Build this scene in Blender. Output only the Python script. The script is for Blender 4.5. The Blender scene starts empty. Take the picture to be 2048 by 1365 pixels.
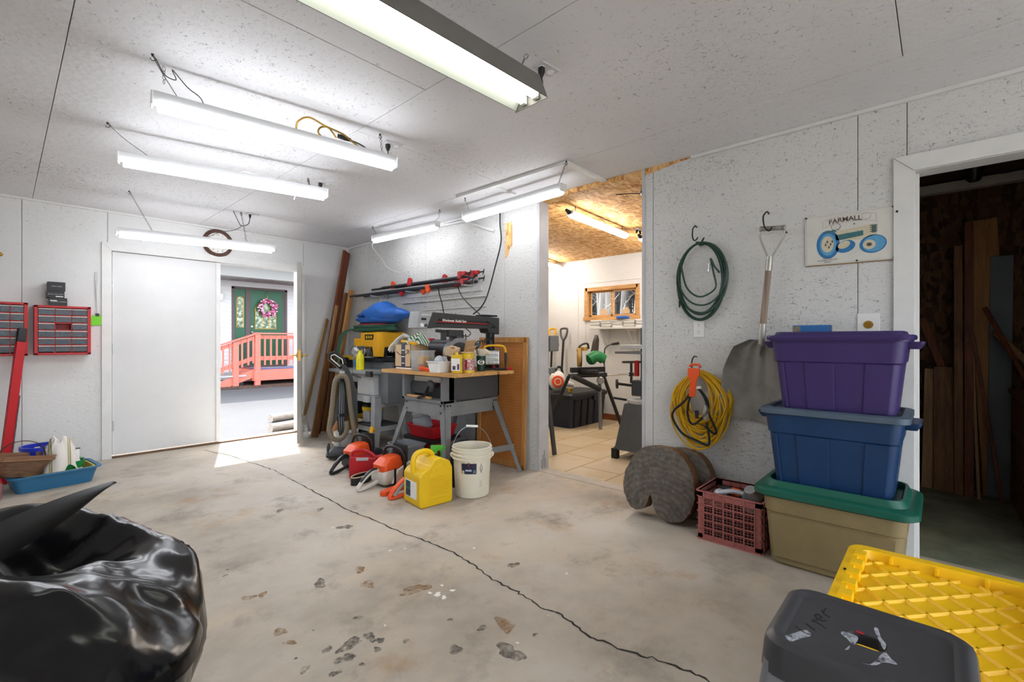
import bpy, bmesh, math, random
from mathutils import Vector, Matrix, Euler, noise
random.seed(11)
SC = bpy.context.scene
COL = SC.collection
V = Vector
rad = math.radians

# ---------------------------------------------------------------- camera frame (used to read places off the floor, walls and ceiling)
FPX, CX, CY, EYE = 935.0, 1024.0, 682.5, 1.16
_s, _c = math.sin(rad(42.5)), math.cos(rad(42.5))


def ray(px, py):
    r = (px - CX) / FPX
    return V((r * _s + _c, -r * _c + _s, (CY - py) / FPX))


def onz(px, py, z=0.0):
    d = ray(px, py); t = (z - EYE) / d.z
    return V((d.x * t, d.y * t, z))


def onY(px, py, Y=6.02):
    d = ray(px, py); t = Y / d.y
    return V((d.x * t, Y, EYE + d.z * t))


def onX(px, py, X=3.23):
    d = ray(px, py); t = X / d.x
    return V((X, d.y * t, EYE + d.z * t))


# ---------------------------------------------------------------- materials
def lin(h):
    h = h.lstrip('#')
    out = []
    for i in (0, 2, 4):
        c = int(h[i:i + 2], 16) / 255.0
        out.append(c / 12.92 if c <= 0.04045 else ((c + 0.055) / 1.055) ** 2.4)
    return (out[0], out[1], out[2], 1.0)


class NT:
    """small helper around a material's node tree"""
    def __init__(self, name):
        self.m = bpy.data.materials.new(name)
        self.m.use_nodes = True
        self.t = self.m.node_tree
        self.b = self.t.nodes['Principled BSDF']
        self.tc = None

    def n(self, typ, **kw):
        nd = self.t.nodes.new(typ)
        for k, v in kw.items():
            if k.startswith('i_'):
                key = k[2:]
                key = int(key) if key.isdigit() else key.replace('_', ' ')
                nd.inputs[key].default_value = v
            else:
                setattr(nd, k, v)
        return nd

    def l(self, a, b):
        self.t.links.new(a, b)

    def co(self, scale=None, rot=None):
        if self.tc is None:
            self.tc = self.n('ShaderNodeTexCoord')
        if scale is None and rot is None:
            return self.tc.outputs['Object']
        mp = self.n('ShaderNodeMapping')
        self.l(self.tc.outputs['Object'], mp.inputs['Vector'])
        if scale is not None:
            mp.inputs['Scale'].default_value = scale
        if rot is not None:
            mp.inputs['Rotation'].default_value = rot
        return mp.outputs['Vector']

    def noise(self, scale, detail=4, rough=.55, vec=None, dist=0.0):
        nd = self.n('ShaderNodeTexNoise')
        nd.inputs['Scale'].default_value = scale
        nd.inputs['Detail'].default_value = detail
        nd.inputs['Roughness'].default_value = rough
        nd.inputs['Distortion'].default_value = dist
        self.l(vec if vec is not None else self.co(), nd.inputs['Vector'])
        return nd.outputs['Fac']

    def ramp(self, fac, stops):
        r = self.n('ShaderNodeValToRGB')
        el = r.color_ramp.elements
        while len(el) < len(stops):
            el.new(0.5)
        for e, (p, c) in zip(el, stops):
            e.position = p
            e.color = c if not isinstance(c, str) else lin(c)
        self.l(fac, r.inputs['Fac'])
        return r.outputs['Color']

    def mix(self, a, b, fac, mode='MIX'):
        m = self.n('ShaderNodeMix', data_type='RGBA', blend_type=mode)
        for s, v in ((m.inputs[6], a), (m.inputs[7], b), (m.inputs[0], fac)):
            if isinstance(v, (int, float)):
                s.default_value = v
            elif isinstance(v, (str, tuple)):
                s.default_value = lin(v) if isinstance(v, str) else v
            else:
                self.l(v, s)
        return m.outputs[2]

    def bump(self, h, strength=.3, dist=.01):
        b = self.n('ShaderNodeBump')
        b.inputs['Strength'].default_value = strength
        b.inputs['Distance'].default_value = dist
        self.l(h, b.inputs['Height'])
        self.l(b.outputs['Normal'], self.b.inputs['Normal'])

    def setc(self, c):
        if isinstance(c, str):
            self.b.inputs['Base Color'].default_value = lin(c)
        else:
            self.l(c, self.b.inputs['Base Color'])


MATS = {}


def mat(name, hexc, rough=.5, metal=0.0, var=0.0, vs=6.0, bump=0.0, bs=40.0, spec=.5, trans=0.0, alpha=1.0, ior=1.45, coat=0.0, emit=None, est=0.0):
    if name in MATS:
        return MATS[name]
    k = NT(name)
    if var > 0:
        a = lin(hexc)
        lo = tuple(x * (1 - var) for x in a[:3]) + (1,)
        hi = tuple(min(1, x * (1 + var * .6)) for x in a[:3]) + (1,)
        k.setc(k.ramp(k.noise(vs, 5, .6), [(.3, lo), (.7, hi)]))
    else:
        k.setc(hexc)
    b = k.b.inputs
    b['Roughness'].default_value = rough
    b['Metallic'].default_value = metal
    b['Specular IOR Level'].default_value = spec
    b['IOR'].default_value = ior
    b['Transmission Weight'].default_value = trans
    b['Alpha'].default_value = alpha
    b['Coat Weight'].default_value = coat
    if emit:
        b['Emission Color'].default_value = lin(emit)
        b['Emission Strength'].default_value = est
    if bump > 0:
        k.bump(k.noise(bs, 4, .6), bump, .01)
    MATS[name] = k.m
    return k.m


def wood(name, dark, light, scale=(14, 14, 1.2), rough=.6, axis='z', knots=False):
    if name in MATS:
        return MATS[name]
    k = NT(name)
    sc = {'z': (14, 14, 1.2), 'x': (1.2, 14, 14), 'y': (14, 1.2, 14)}[axis] if scale == (14, 14, 1.2) else scale
    v = k.co(scale=sc)
    f = k.noise(2.2, 6, .62, v, .6)
    col = k.ramp(f, [(.28, dark), (.72, light)])
    if knots:
        vo = k.n('ShaderNodeTexVoronoi', feature='F1')
        k.l(k.co(scale=tuple(.25 * s for s in sc)), vo.inputs['Vector'])
        vo.inputs['Scale'].default_value = 1.0
        col = k.mix(dark, col, k.ramp(vo.outputs['Distance'], [(.06, (0, 0, 0, 1)), (.14, (1, 1, 1, 1))]))
    k.setc(col)
    k.b.inputs['Roughness'].default_value = rough
    k.bump(f, .15, .004)
    MATS[name] = k.m
    return k.m


# ---------------------------------------------------------------- mesh builder
def frame(x, y, z, o=(0, 0, 0)):
    M = Matrix.Identity(4)
    for i, a in enumerate((x, y, z)):
        a = V(a).normalized()
        for j in range(3):
            M[j][i] = a[j]
    for j in range(3):
        M[j][3] = o[j]
    return M


def rr(w, d, r, z=0, n=4, cx=0, cy=0):
    """rounded rectangle ring"""
    out = []
    r = min(r, w / 2 - 1e-4, d / 2 - 1e-4)
    for k, (sx, sy) in enumerate(((1, 1), (-1, 1), (-1, -1), (1, -1))):
        for i in range(n + 1):
            a = (k + i / n) * math.pi / 2
            out.append(V((cx + sx * (w / 2 - r) + r * math.cos(a), cy + sy * (d / 2 - r) + r * math.sin(a), z)))
    return out


def circ(r, z=0, n=20, cx=0, cy=0, ry=None):
    ry = r if ry is None else ry
    return [V((cx + r * math.cos(2 * math.pi * i / n), cy + ry * math.sin(2 * math.pi * i / n), z)) for i in range(n)]


def spline(pts, m=8, closed=False):
    """Catmull-Rom through the points"""
    P = [V(p) for p in pts]
    n = len(P)
    out = []
    rng = range(n if closed else n - 1)
    for i in rng:
        if closed:
            p0, p1, p2, p3 = P[(i - 1) % n], P[i], P[(i + 1) % n], P[(i + 2) % n]
        else:
            p0, p1, p2, p3 = P[max(i - 1, 0)], P[i], P[i + 1], P[min(i + 2, n - 1)]
        for j in range(m):
            t = j / m
            out.append(0.5 * ((2 * p1) + (p2 - p0) * t + (2 * p0 - 5 * p1 + 4 * p2 - p3) * t * t + (3 * p1 - p0 - 3 * p2 + p3) * t ** 3))
    if not closed:
        out.append(P[-1])
    return out


class MB:
    def __init__(self):
        self.bm = bmesh.new()

    def _merge(self, b2, M=None):
        if M is not None:
            b2.transform(M)
        me = bpy.data.meshes.new('t')
        b2.to_mesh(me); b2.free()
        self.bm.from_mesh(me)
        bpy.data.meshes.remove(me)
        return self

    def box(self, c, d, bev=0.0, rot=None, seg=2, M=None):
        b2 = bmesh.new()
        bmesh.ops.create_cube(b2, size=1.0, matrix=Matrix.Diagonal((d[0], d[1], d[2], 1)))
        if bev > 0:
            bev = min(bev, min(d) * .45)
            bmesh.ops.bevel(b2, geom=list(b2.edges), offset=bev, segments=seg, affect='EDGES', profile=.5, clamp_overlap=True)
        T = Matrix.Translation(c)
        if rot is not None:
            T = T @ Euler(rot).to_matrix().to_4x4()
        if M is not None:
            T = M @ T
        return self._merge(b2, T)

    def bb(self, lo, hi, bev=0.0, M=None):
        lo, hi = V(lo), V(hi)
        d = hi - lo
        return self.box((lo + hi) / 2, (abs(d.x), abs(d.y), abs(d.z)), bev, M=M)

    def beam(self, p, q, w, t, up=(0, 0, 1), bev=0.0):
        """a rectangular bar from p to q: w along the side direction, t along 'up'"""
        p, q = V(p), V(q)
        z = (q - p); L = z.length; z.normalize()
        y = V(up) - z * V(up).dot(z)
        if y.length < 1e-4:
            y = V((0, 1, 0)) - z * z.y
        y.normalize(); x = y.cross(z)
        return self.box((0, 0, L / 2), (w, t, L), bev, M=frame(x, y, z, p))

    def loft(self, rings, cap0=True, cap1=True, closed=True, M=None):
        bm = self.bm
        vs = []
        for r in rings:
            vs.append([bm.verts.new(M @ V(p) if M is not None else V(p)) for p in r])
        n = len(vs[0])
        for a, b in zip(vs[:-1], vs[1:]):
            for i in range(n if closed else n - 1):
                j = (i + 1) % n
                try:
                    bm.faces.new((a[i], a[j], b[j], b[i]))
                except ValueError:
                    pass
        if cap0:
            bm.faces.new(list(reversed(vs[0])))
        if cap1:
            bm.faces.new(vs[-1])
        return self

    def lathe(self, prof, n=24, M=None, cap0=True, cap1=True):
        """prof: list of (radius, z) from bottom to top"""
        return self.loft([circ(max(r, 1e-4), z, n) for r, z in prof], cap0, cap1, M=M)

    def cyl(self, p, q, r0, r1=None, n=16):
        p, q = V(p), V(q)
        z = (q - p); L = z.length; z.normalize()
        x = z.orthogonal().normalized(); y = z.cross(x)
        r1 = r0 if r1 is None else r1
        return self.lathe([(r0, 0), (r1, L)], n, frame(x, y, z, p))

    def disc(self, c, axis, r, t, n=24, bev=.0):
        a = V(axis).normalized(); c = V(c)
        x = a.orthogonal().normalized(); y = a.cross(x)
        if bev > 0:
            pr = [(r - bev, -t / 2), (r, -t / 2 + bev), (r, t / 2 - bev), (r - bev, t / 2)]
        else:
            pr = [(r, -t / 2), (r, t / 2)]
        return self.lathe(pr, n, frame(x, y, a, c))

    def tube(self, pts, r, n=8, closed=False, flat=None):
        P = [V(p) for p in pts]
        m = len(P)
        rs = r if isinstance(r, (list, tuple)) else [r] * m
        tang = []
        for i in range(m):
            if closed:
                t = P[(i + 1) % m] - P[(i - 1) % m]
            else:
                t = P[min(i + 1, m - 1)] - P[max(i - 1, 0)]
            if t.length < 1e-9:
                t = V((0, 0, 1))
            tang.append(t.normalized())
        x = tang[0].orthogonal().normalized()
        if flat is not None:
            x = (V(flat) - tang[0] * V(flat).dot(tang[0])).normalized()
        rings = []
        for i in range(m):
            t = tang[i]
            if flat is not None:
                x = V(flat)
            x = (x - t * x.dot(t))
            if x.length < 1e-6:
                x = t.orthogonal()
            x.normalize()
            y = t.cross(x)
            rx, ry = (rs[i], rs[i]) if not isinstance(rs[i], (tuple, list)) else rs[i]
            rings.append([P[i] + x * (rx * math.cos(2 * math.pi * k / n)) + y * (ry * math.sin(2 * math.pi * k / n)) for k in range(n)])
        if closed:
            rings.append(rings[0])
            bm = self.bm
            vs = [[bm.verts.new(p) for p in rg] for rg in rings[:-1]]
            vs.append(vs[0])
            # untwist the last joint
            best, off = 1e9, 0
            for o in range(n):
                d = (rings[-2][0] - rings[0][o]).length
                if d < best:
                    best, off = d, o
            for i in range(len(vs) - 1):
                a, b = vs[i], vs[i + 1]
                o = off if i == len(vs) - 2 else 0
                for k in range(n):
                    try:
                        bm.faces.new((a[k], a[(k + 1) % n], b[(k + 1 + o) % n], b[(k + o) % n]))
                    except ValueError:
                        pass
            return self
        return self.loft(rings)

    def ball(self, c, r, u=16, v=10, M=None):
        rx, ry, rz = r if isinstance(r, (tuple, list)) else (r, r, r)
        rings = []
        for i in range(v + 1):
            a = -math.pi / 2 + math.pi * i / v
            k = max(math.cos(a), 1e-3)
            rings.append([V((c[0] + rx * k * math.cos(2 * math.pi * j / u), c[1] + ry * k * math.sin(2 * math.pi * j / u), c[2] + rz * math.sin(a))) for j in range(u)])
        return self.loft(rings, M=M)

    def prism(self, poly, h, M=None, bev=0.0, seg=2):
        """2-D outline extruded along local z by h"""
        b2 = bmesh.new()
        vs = [b2.verts.new((p[0], p[1], 0)) for p in poly]
        f = b2.faces.new(vs)
        r = bmesh.ops.extrude_face_region(b2, geom=[f])
        up = [e for e in r['geom'] if isinstance(e, bmesh.types.BMVert)]
        bmesh.ops.translate(b2, verts=up, vec=(0, 0, h))
        bmesh.ops.recalc_face_normals(b2, faces=list(b2.faces))
        if bev > 0:
            bmesh.ops.bevel(b2, geom=list(b2.edges), offset=bev, segments=seg, affect='EDGES', profile=.5, clamp_overlap=True)
        return self._merge(b2, M)

    def grid(self, fn, nu, nv, thick=0.0):
        """a sheet: fn(u,v)->point for u,v in 0..1; thick gives it a back"""
        bm = self.bm
        P = [[V(fn(i / nu, j / nv)) for j in range(nv + 1)] for i in range(nu + 1)]
        A = [[bm.verts.new(p) for p in row] for row in P]
        for i in range(nu):
            for j in range(nv):
                bm.faces.new((A[i][j], A[i + 1][j], A[i + 1][j + 1], A[i][j + 1]))
        if thick:
            def nrm(i, j):
                a = P[min(i + 1, nu)][j] - P[max(i - 1, 0)][j]
                b = P[i][min(j + 1, nv)] - P[i][max(j - 1, 0)]
                c = a.cross(b)
                return c.normalized() if c.length > 1e-9 else V((0, 0, 1))
            B = [[bm.verts.new(P[i][j] - nrm(i, j) * thick) for j in range(nv + 1)] for i in range(nu + 1)]
            for i in range(nu):
                for j in range(nv):
                    bm.faces.new((B[i][j], B[i][j + 1], B[i + 1][j + 1], B[i + 1][j]))
            for i in range(nu):
                bm.faces.new((A[i][0], B[i][0], B[i + 1][0], A[i + 1][0]))
                bm.faces.new((A[i][nv], A[i + 1][nv], B[i + 1][nv], B[i][nv]))
            for j in range(nv):
                bm.faces.new((A[0][j], A[0][j + 1], B[0][j + 1], B[0][j]))
                bm.faces.new((A[nu][j], B[nu][j], B[nu][j + 1], A[nu][j + 1]))
        return self

    def build(self, name, m, parent=None, smooth=35, world=False):
        bmesh.ops.recalc_face_normals(self.bm, faces=list(self.bm.faces))
        me = bpy.data.meshes.new(name)
        self.bm.to_mesh(me); self.bm.free()
        o = bpy.data.objects.new(name, me)
        if m is not None:
            me.materials.append(m)
        if smooth:
            me.polygons.foreach_set('use_smooth', [True] * len(me.polygons))
            me.set_sharp_from_angle(angle=rad(smooth))
        COL.objects.link(o)
        if smooth and len(me.polygons) < 60000:
            wn = o.modifiers.new('weighted_normal', 'WEIGHTED_NORMAL'); wn.keep_sharp = True; wn.weight = 100
        if parent is not None:
            o.parent = parent
            if world:
                me.transform(wmat(parent).inverted())
        return o


def wmat(o):
    M = o.matrix_basis.copy()
    while o.parent is not None:
        o = o.parent
        M = o.matrix_basis @ M
    return M


def thing(name, label, cat, loc=(0, 0, 0), rz=0.0, group=None, rot=None):
    o = bpy.data.objects.new(name, None)
    COL.objects.link(o)
    o.empty_display_size = .05
    o.location = loc
    o.rotation_euler = rot if rot is not None else (0, 0, rz)
    return tag(o, label, cat, group)


def tag(o, label, cat=None, group=None, kind=None):
    o['label'] = label
    if cat:
        o['category'] = cat
    if group:
        o['group'] = group
    if kind:
        o['kind'] = kind
    return o


def lab(o, label):
    o['label'] = label
    return o


def struct(o, label=None):
    o['kind'] = 'structure'
    if label:
        o['label'] = label
    return o


def dup(o, loc=None, rot=None, label=None):
    def rec(s, par):
        c = s.copy()
        COL.objects.link(c)
        c.parent = par
        for ch in s.children:
            rec(ch, c)
        return c
    c = rec(o, None)
    if loc is not None:
        c.location = loc
    if rot is not None:
        c.rotation_euler = rot
    if label:
        c['label'] = label
    return c


def text(body, size, m, parent, right, up, origin, name='lettering', depth=.0006, align='CENTER', world=True, shear=0.0, bold=0.0, arc=None):
    cu = bpy.data.curves.new('t', 'FONT')
    cu.body = body; cu.size = size; cu.align_x = align; cu.align_y = 'CENTER'
    cu.extrude = depth; cu.shear = shear; cu.offset = bold
    cu.resolution_u = 3
    o = bpy.data.objects.new('t', cu)
    COL.objects.link(o)
    bpy.context.view_layer.update()
    me = bpy.data.meshes.new_from_object(o.evaluated_get(bpy.context.evaluated_depsgraph_get()))
    bpy.data.objects.remove(o); bpy.data.curves.remove(cu)
    if arc:
        for v in me.vertices:
            v.co.y += -arc * v.co.x * v.co.x
    right, up = V(right).normalized(), V(up).normalized()
    me.transform(frame(right, up, right.cross(up), origin))
    me.name = name
    ob = bpy.data.objects.new(name, me)
    me.materials.clear(); me.materials.append(m)
    COL.objects.link(ob)
    if parent is not None:
        ob.parent = parent
        if world:
            me.transform(wmat(parent).inverted())
    return ob
# ---------------------------------------------------------------- shared materials
def painted_board(name, base, fleck, amount=.5, rough=.6, bumpy=.35, patch=None):
    """white paint over flake board: faint wood-strand pattern, dark specks, scuffs"""
    k = NT(name)
    co = k.co()
    big = k.noise(1.1, 4, .6)
    col = k.ramp(big, [(.3, tuple(x * .92 for x in lin(base)[:3]) + (1,)), (.65, lin(base))])
    # short dark flecks where the paint missed the gaps between strands
    for sc, rot, th in (((15, 15, 48), (0, .5, .3), .70), ((48, 40, 15), (.3, -.4, .8), .71), ((40, 15, 40), (.8, .2, -.5), .71)):
        f = k.noise(2.6, 3, .55, k.co(scale=sc, rot=rot), 1.2)
        w = k.noise(.9, 3, .5)
        ad = k.n('ShaderNodeMath', operation='ADD'); k.l(f, ad.inputs[0])
        sc2 = k.n('ShaderNodeMath', operation='MULTIPLY', i_1=.22); k.l(w, sc2.inputs[0]); k.l(sc2.outputs[0], ad.inputs[1])
        msk = k.ramp(ad.outputs[0], [(th + .095 - .05 * amount, (0, 0, 0, 1)), (th + .15, (1, 1, 1, 1))])
        col = k.mix(col, fleck, msk)
    k.setc(col)
    k.b.inputs['Roughness'].default_value = rough
    k.b.inputs['Specular IOR Level'].default_value = .25
    vo = k.n('ShaderNodeTexVoronoi', feature='F1')
    k.l(k.co(scale=(30, 30, 55), rot=(.3, .5, .2)), vo.inputs['Vector'])
    vo.inputs['Scale'].default_value = 1.0
    k.bump(vo.outputs['Distance'], bumpy, .004)
    return k.m


M_WALL = painted_board('white_painted_board', 'd9d9d8', 'a19e9b', .8, bumpy=.2)
M_WALLB = painted_board('white_painted_board_worn', 'd2d2d0', '6d6863', 1.45)
M_CEIL = painted_board('white_painted_ceiling_board', 'dcdcde', '96928f', 1.0)
M_TRIM = mat('white_trim_paint', 'd8d8d6', .5, var=.06, vs=9, bump=.05)
M_TRIMW = mat('worn_grey_white_trim', 'c2c2c6', .55, var=.12, vs=5, bump=.1)
M_DOOR = mat('white_door_paint', 'd3d3d3', .5, var=.07, vs=2.2)


def strand_board(name, cs, rough=.7):
    k = NT(name)
    v1 = k.n('ShaderNodeTexVoronoi', feature='F1'); k.l(k.co(scale=(46, 12, 12), rot=(0, 0, .5)), v1.inputs['Vector']); v1.inputs['Scale'].default_value = 1
    v2 = k.n('ShaderNodeTexVoronoi', feature='F1'); k.l(k.co(scale=(14, 42, 14), rot=(.2, .3, -.35)), v2.inputs['Vector']); v2.inputs['Scale'].default_value = 1
    c1 = k.n('ShaderNodeSeparateColor'); k.l(v1.outputs['Color'], c1.inputs[0])
    c2 = k.n('ShaderNodeSeparateColor'); k.l(v2.outputs['Color'], c2.inputs[0])
    a = k.ramp(c1.outputs[0], [(0, cs[0]), (.5, cs[1]), (1, cs[2])])
    b = k.ramp(c2.outputs[1], [(0, cs[0]), (.45, cs[1]), (1, cs[2])])
    col = k.mix(a, b, k.ramp(c2.outputs[0], [(.45, (0, 0, 0, 1)), (.5, (1, 1, 1, 1))]))
    col = k.mix(col, cs[0], k.ramp(k.noise(1.3, 3, .6), [(.6, (0, 0, 0, 1)), (1., (.3, .3, .3, 1))]))
    k.setc(col)
    k.b.inputs['Roughness'].default_value = rough
    k.b.inputs['Specular IOR Level'].default_value = .2
    k.bump(v1.outputs['Distance'], .2, .003)
    return k.m


M_OSB = strand_board('bare_strand_board', ('a06a35', 'cc9a5c', 'e6c08a'))
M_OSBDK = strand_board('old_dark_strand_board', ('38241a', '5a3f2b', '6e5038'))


def concrete():
    k = NT('worn_concrete')
    big = k.noise(.9, 6, .62)
    col = k.ramp(big, [(.32, '998e80'), (.5, 'b5ab9d'), (.68, 'c6beb2')])
    col = k.mix(col, 'c4b59d', k.ramp(k.noise(1.7, 4, .6, k.co(scale=(1, 1.5, 1))), [(.5, (0, 0, 0, 1)), (.75, (.75, .75, .75, 1))]))
    # rust and oil blotches
    r = k.noise(2.3, 5, .65, k.co(rot=(0, 0, 1)))
    col = k.mix(col, 'a5835a', k.ramp(r, [(.58, (0, 0, 0, 1)), (.74, (.75, .75, .75, 1))]))
    o = k.noise(3.1, 6, .7, k.co(scale=(1, 1, 1), rot=(0, 0, 2)))
    col = k.mix(col, '857c71', k.ramp(o, [(.54, (0, 0, 0, 1)), (.72, (.75, .75, .75, 1))]))
    fine = k.noise(90, 4, .7)
    col = k.mix(col, '5c544a', k.ramp(fine, [(.62, (0, 0, 0, 1)), (.8, (.5, .5, .5, 1))]))
    wh = k.noise(24, 3, .6)
    col = k.mix(col, 'ddd8d0', k.ramp(wh, [(.735, (0, 0, 0, 1)), (.78, (.8, .8, .8, 1))]))
    k.setc(col)
    k.b.inputs['Roughness'].default_value = .75
    k.b.inputs['Specular IOR Level'].default_value = .25
    k.bump(k.noise(45, 6, .7), .18, .006)
    return k.m


M_CONC = concrete()


def pavers():
    k = NT('tan_paver_floor')
    br = k.n('ShaderNodeTexBrick')
    br.offset = .5
    k.l(k.co(rot=(0, 0, 0)), br.inputs['Vector'])
    br.inputs['Scale'].default_value = 1.0
    br.inputs['Brick Width'].default_value = .62
    br.inputs['Row Height'].default_value = .42
    br.inputs['Mortar Size'].default_value = .012
    br.inputs['Mortar Smooth'].default_value = .6
    br.inputs['Color1'].default_value = lin('c4b49a')
    br.inputs['Color2'].default_value = lin('b3a184')
    br.inputs['Mortar'].default_value = lin('9b8052')
    col = k.mix(br.outputs['Color'], 'a58a58', k.ramp(k.noise(2, 5, .65), [(.48, (0, 0, 0, 1)), (.75, (.8, .8, .8, 1))]))
    k.setc(col)
    k.b.inputs['Roughness'].default_value = .6
    k.bump(k.noise(40, 4, .6), .1, .004)
    return k.m


M_PAV = pavers()
M_STEEL = mat('steel', 'a9abad', .35, .9, var=.15, vs=8)
M_DKMETAL = mat('dark_metal', '2e2f31', .45, .6)
M_BLK = mat('black_plastic', '1b1b1d', .42)
M_BLKM = mat('matt_black_plastic', '202124', .65, bump=.08, bs=120)
M_RUB = mat('black_rubber', '161617', .7)
M_GREYP = mat('grey_plastic', '8f9297', .5, var=.06)
M_DKGREY = mat('charcoal_enamel', '3c3f43', .45, var=.12, vs=5)
M_LTGREY = mat('light_grey_enamel', 'b3b5b6', .45, var=.1, vs=7)
M_MACH = mat('machine_grey', '6d7073', .45, .1, var=.12, vs=6, bump=.05)
M_WHITEP = mat('white_plastic', 'e2e2e0', .42)
M_YEL = mat('yellow_plastic', 'e0b412', .45, var=.05)
M_DEWY = mat('tool_yellow', 'e5a91a', .45, var=.06)
M_RED = mat('red_plastic', 'b3161f', .42, var=.08)
M_ORG = mat('orange_plastic', 'e8541c', .42, var=.05)
M_GRN = mat('green_plastic', '1f7a45', .4)
M_CARD = mat('cardboard', 'b8946a', .8, var=.1, vs=5)
M_CARDL = mat('pale_cardboard', 'cdb08c', .8, var=.08, vs=5)
M_BRASS = mat('brass', 'b58a3c', .35, .9)
M_CHROME = mat('bright_metal', 'cfd0d2', .2, 1.0)
M_PAPER = mat('paper_white', 'e6e4de', .8)
M_PINE = wood('pine', '9f6b35', 'd3a264')
M_PINEX = wood('pine_lengthwise', 'a5733c', 'd5a668', axis='x')
M_PINEY = wood('pine_crosswise', 'a5733c', 'd5a668', axis='y')
M_REDWD = wood('red_brown_stained_wood', '4a2110', '8c4a26')
M_BRNWD = wood('brown_wood', '5d3a20', '93653a')
M_TANWD = wood('weathered_tan_wood', '8b6a45', 'b8946a')
M_GREYWD = wood('grey_weathered_wood', '6e6a66', 'a09a93')
M_BLUECL = None
M_LINE = mat('marker_black', '141414', .6)
M_GLASS = mat('clear_glass', 'ffffff', .02, trans=1.0, ior=1.45)
M_CLEARP = mat('clear_plastic', 'f2f4f4', .12, trans=.8, ior=1.3, alpha=.75)
M_TUBE = mat('fluorescent_tube', 'ffffff', .4, emit='f6f9ff', est=17.0)
M_TUBEW = mat('fluorescent_tube_warm', 'ffffff', .4, emit='fffaf2', est=27.0)
M_TUBEN = mat('near_fluorescent_tube', 'ffffff', .4, emit='fdfff4', est=1.9)
M_TUBES = mat('slim_fluorescent_tube', 'ffffff', .4, emit='f8faff', est=8.0)
M_GALV = mat('white_enamel_fixture', 'c9cacb', .4, var=.05)
M_FIXLIN = mat('white_reflector_lining', 'b9bdb4', .4)
M_GREYFIX = mat('grey_galvanised_fixture', '7f7c78', .45, .5, var=.1)
# ---------------------------------------------------------------- room shell
XW, XE, YS, YN, HT = -2.6, 3.23, -3.2, 6.02, 2.44
GAP = .0035


def panels_x(mb, xs, y0, y1, z0, z1):
    for a, b in zip(xs[:-1], xs[1:]):
        mb.bb((a + GAP / 2, y0, z0), (b - GAP / 2, y1, z1), .0015)


f = MB(); f.bb((XW, YS, -.1), (XE + .12, YN + .1, 0))
floor = struct(f.build('floor', M_CONC), 'worn concrete garage floor with rust and oil stains')

# long crack and hairline crack across the slab
def ribbon(pts, ws, z, seed):
    rn = random.Random(seed)
    P = []
    for a, b in zip(pts[:-1], pts[1:]):
        n = 7
        for i in range(n):
            t = i / n
            P.append(V(a).lerp(V(b), t) + V((rn.uniform(-.008, .008), rn.uniform(-.008, .008), 0)))
    P.append(V(pts[-1]))
    mb = MB()
    m = len(P)
    L, R = [], []
    for i, p in enumerate(P):
        t = (P[min(i + 1, m - 1)] - P[max(i - 1, 0)]).normalized()
        s = V((-t.y, t.x, 0))
        w = ws * rn.uniform(.5, 1.4) * (1 if 0 < i < m - 1 else .1)
        L.append((p.x + s.x * w, p.y + s.y * w, z)); R.append((p.x - s.x * w, p.y - s.y * w, z))
    bm = mb.bm
    lv = [bm.verts.new(q) for q in L]; rv = [bm.verts.new(q) for q in R]
    for i in range(m - 1):
        bm.faces.new((lv[i], lv[i + 1], rv[i + 1], rv[i]))
    return mb


ck = [(405, 900), (460, 912), (520, 932), (550, 942), (585, 962), (640, 990), (690, 1018), (745, 1040), (800, 1065), (850, 1082), (905, 1105), (945, 1130), (985, 1160), (1035, 1185), (1080, 1215), (1130, 1235), (1180, 1275), (1245, 1300), (1330, 1325), (1400, 1352), (1460, 1400)]
M_CRACK = mat('crack_dark', '2b2620', .9)
struct(ribbon([onz(*p) for p in ck], .0042, .0012, 3).build('floor_crack', M_CRACK, floor))
# oil stains soaked into the slab
def stain(name, h, lo, hi, vs):
    k = NT(name); k.setc(h); k.b.inputs['Roughness'].default_value = .75; k.b.inputs['Specular IOR Level'].default_value = .25
    k.l(k.ramp(k.noise(vs, 5, .65), [(lo, (0, 0, 0, 1)), (hi, (.85, .85, .85, 1))]), k.b.inputs['Alpha'])
    return k.m


M_OIL = stain('oil_stain', '6a635a', .3, .65, 26)
M_OILD = stain('dark_oil_stain', '57524c', .38, .64, 34)
M_RUST = stain('rust_stain', '9a7140', .36, .68, 22)


def blot(mb, c, r, seed, sq=1.0, rot=0.0):
    rn = random.Random(seed)
    ph = [rn.uniform(0, 6.28) for _ in range(5)]
    n = 26
    vs = []
    for i in range(n):
        a = 2 * math.pi * i / n
        q = r * (1 + .22 * math.sin(2 * a + ph[0]) + .16 * math.sin(3 * a + ph[1]) + .1 * math.sin(5 * a + ph[2]) + .07 * math.sin(8 * a + ph[3]))
        x, y = q * math.cos(a), q * math.sin(a) * sq
        vs.append(mb.bm.verts.new((c.x + x * math.cos(rot) - y * math.sin(rot), c.y + x * math.sin(rot) + y * math.cos(rot), mb.z)))
    mb.bm.faces.new(vs)


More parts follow.
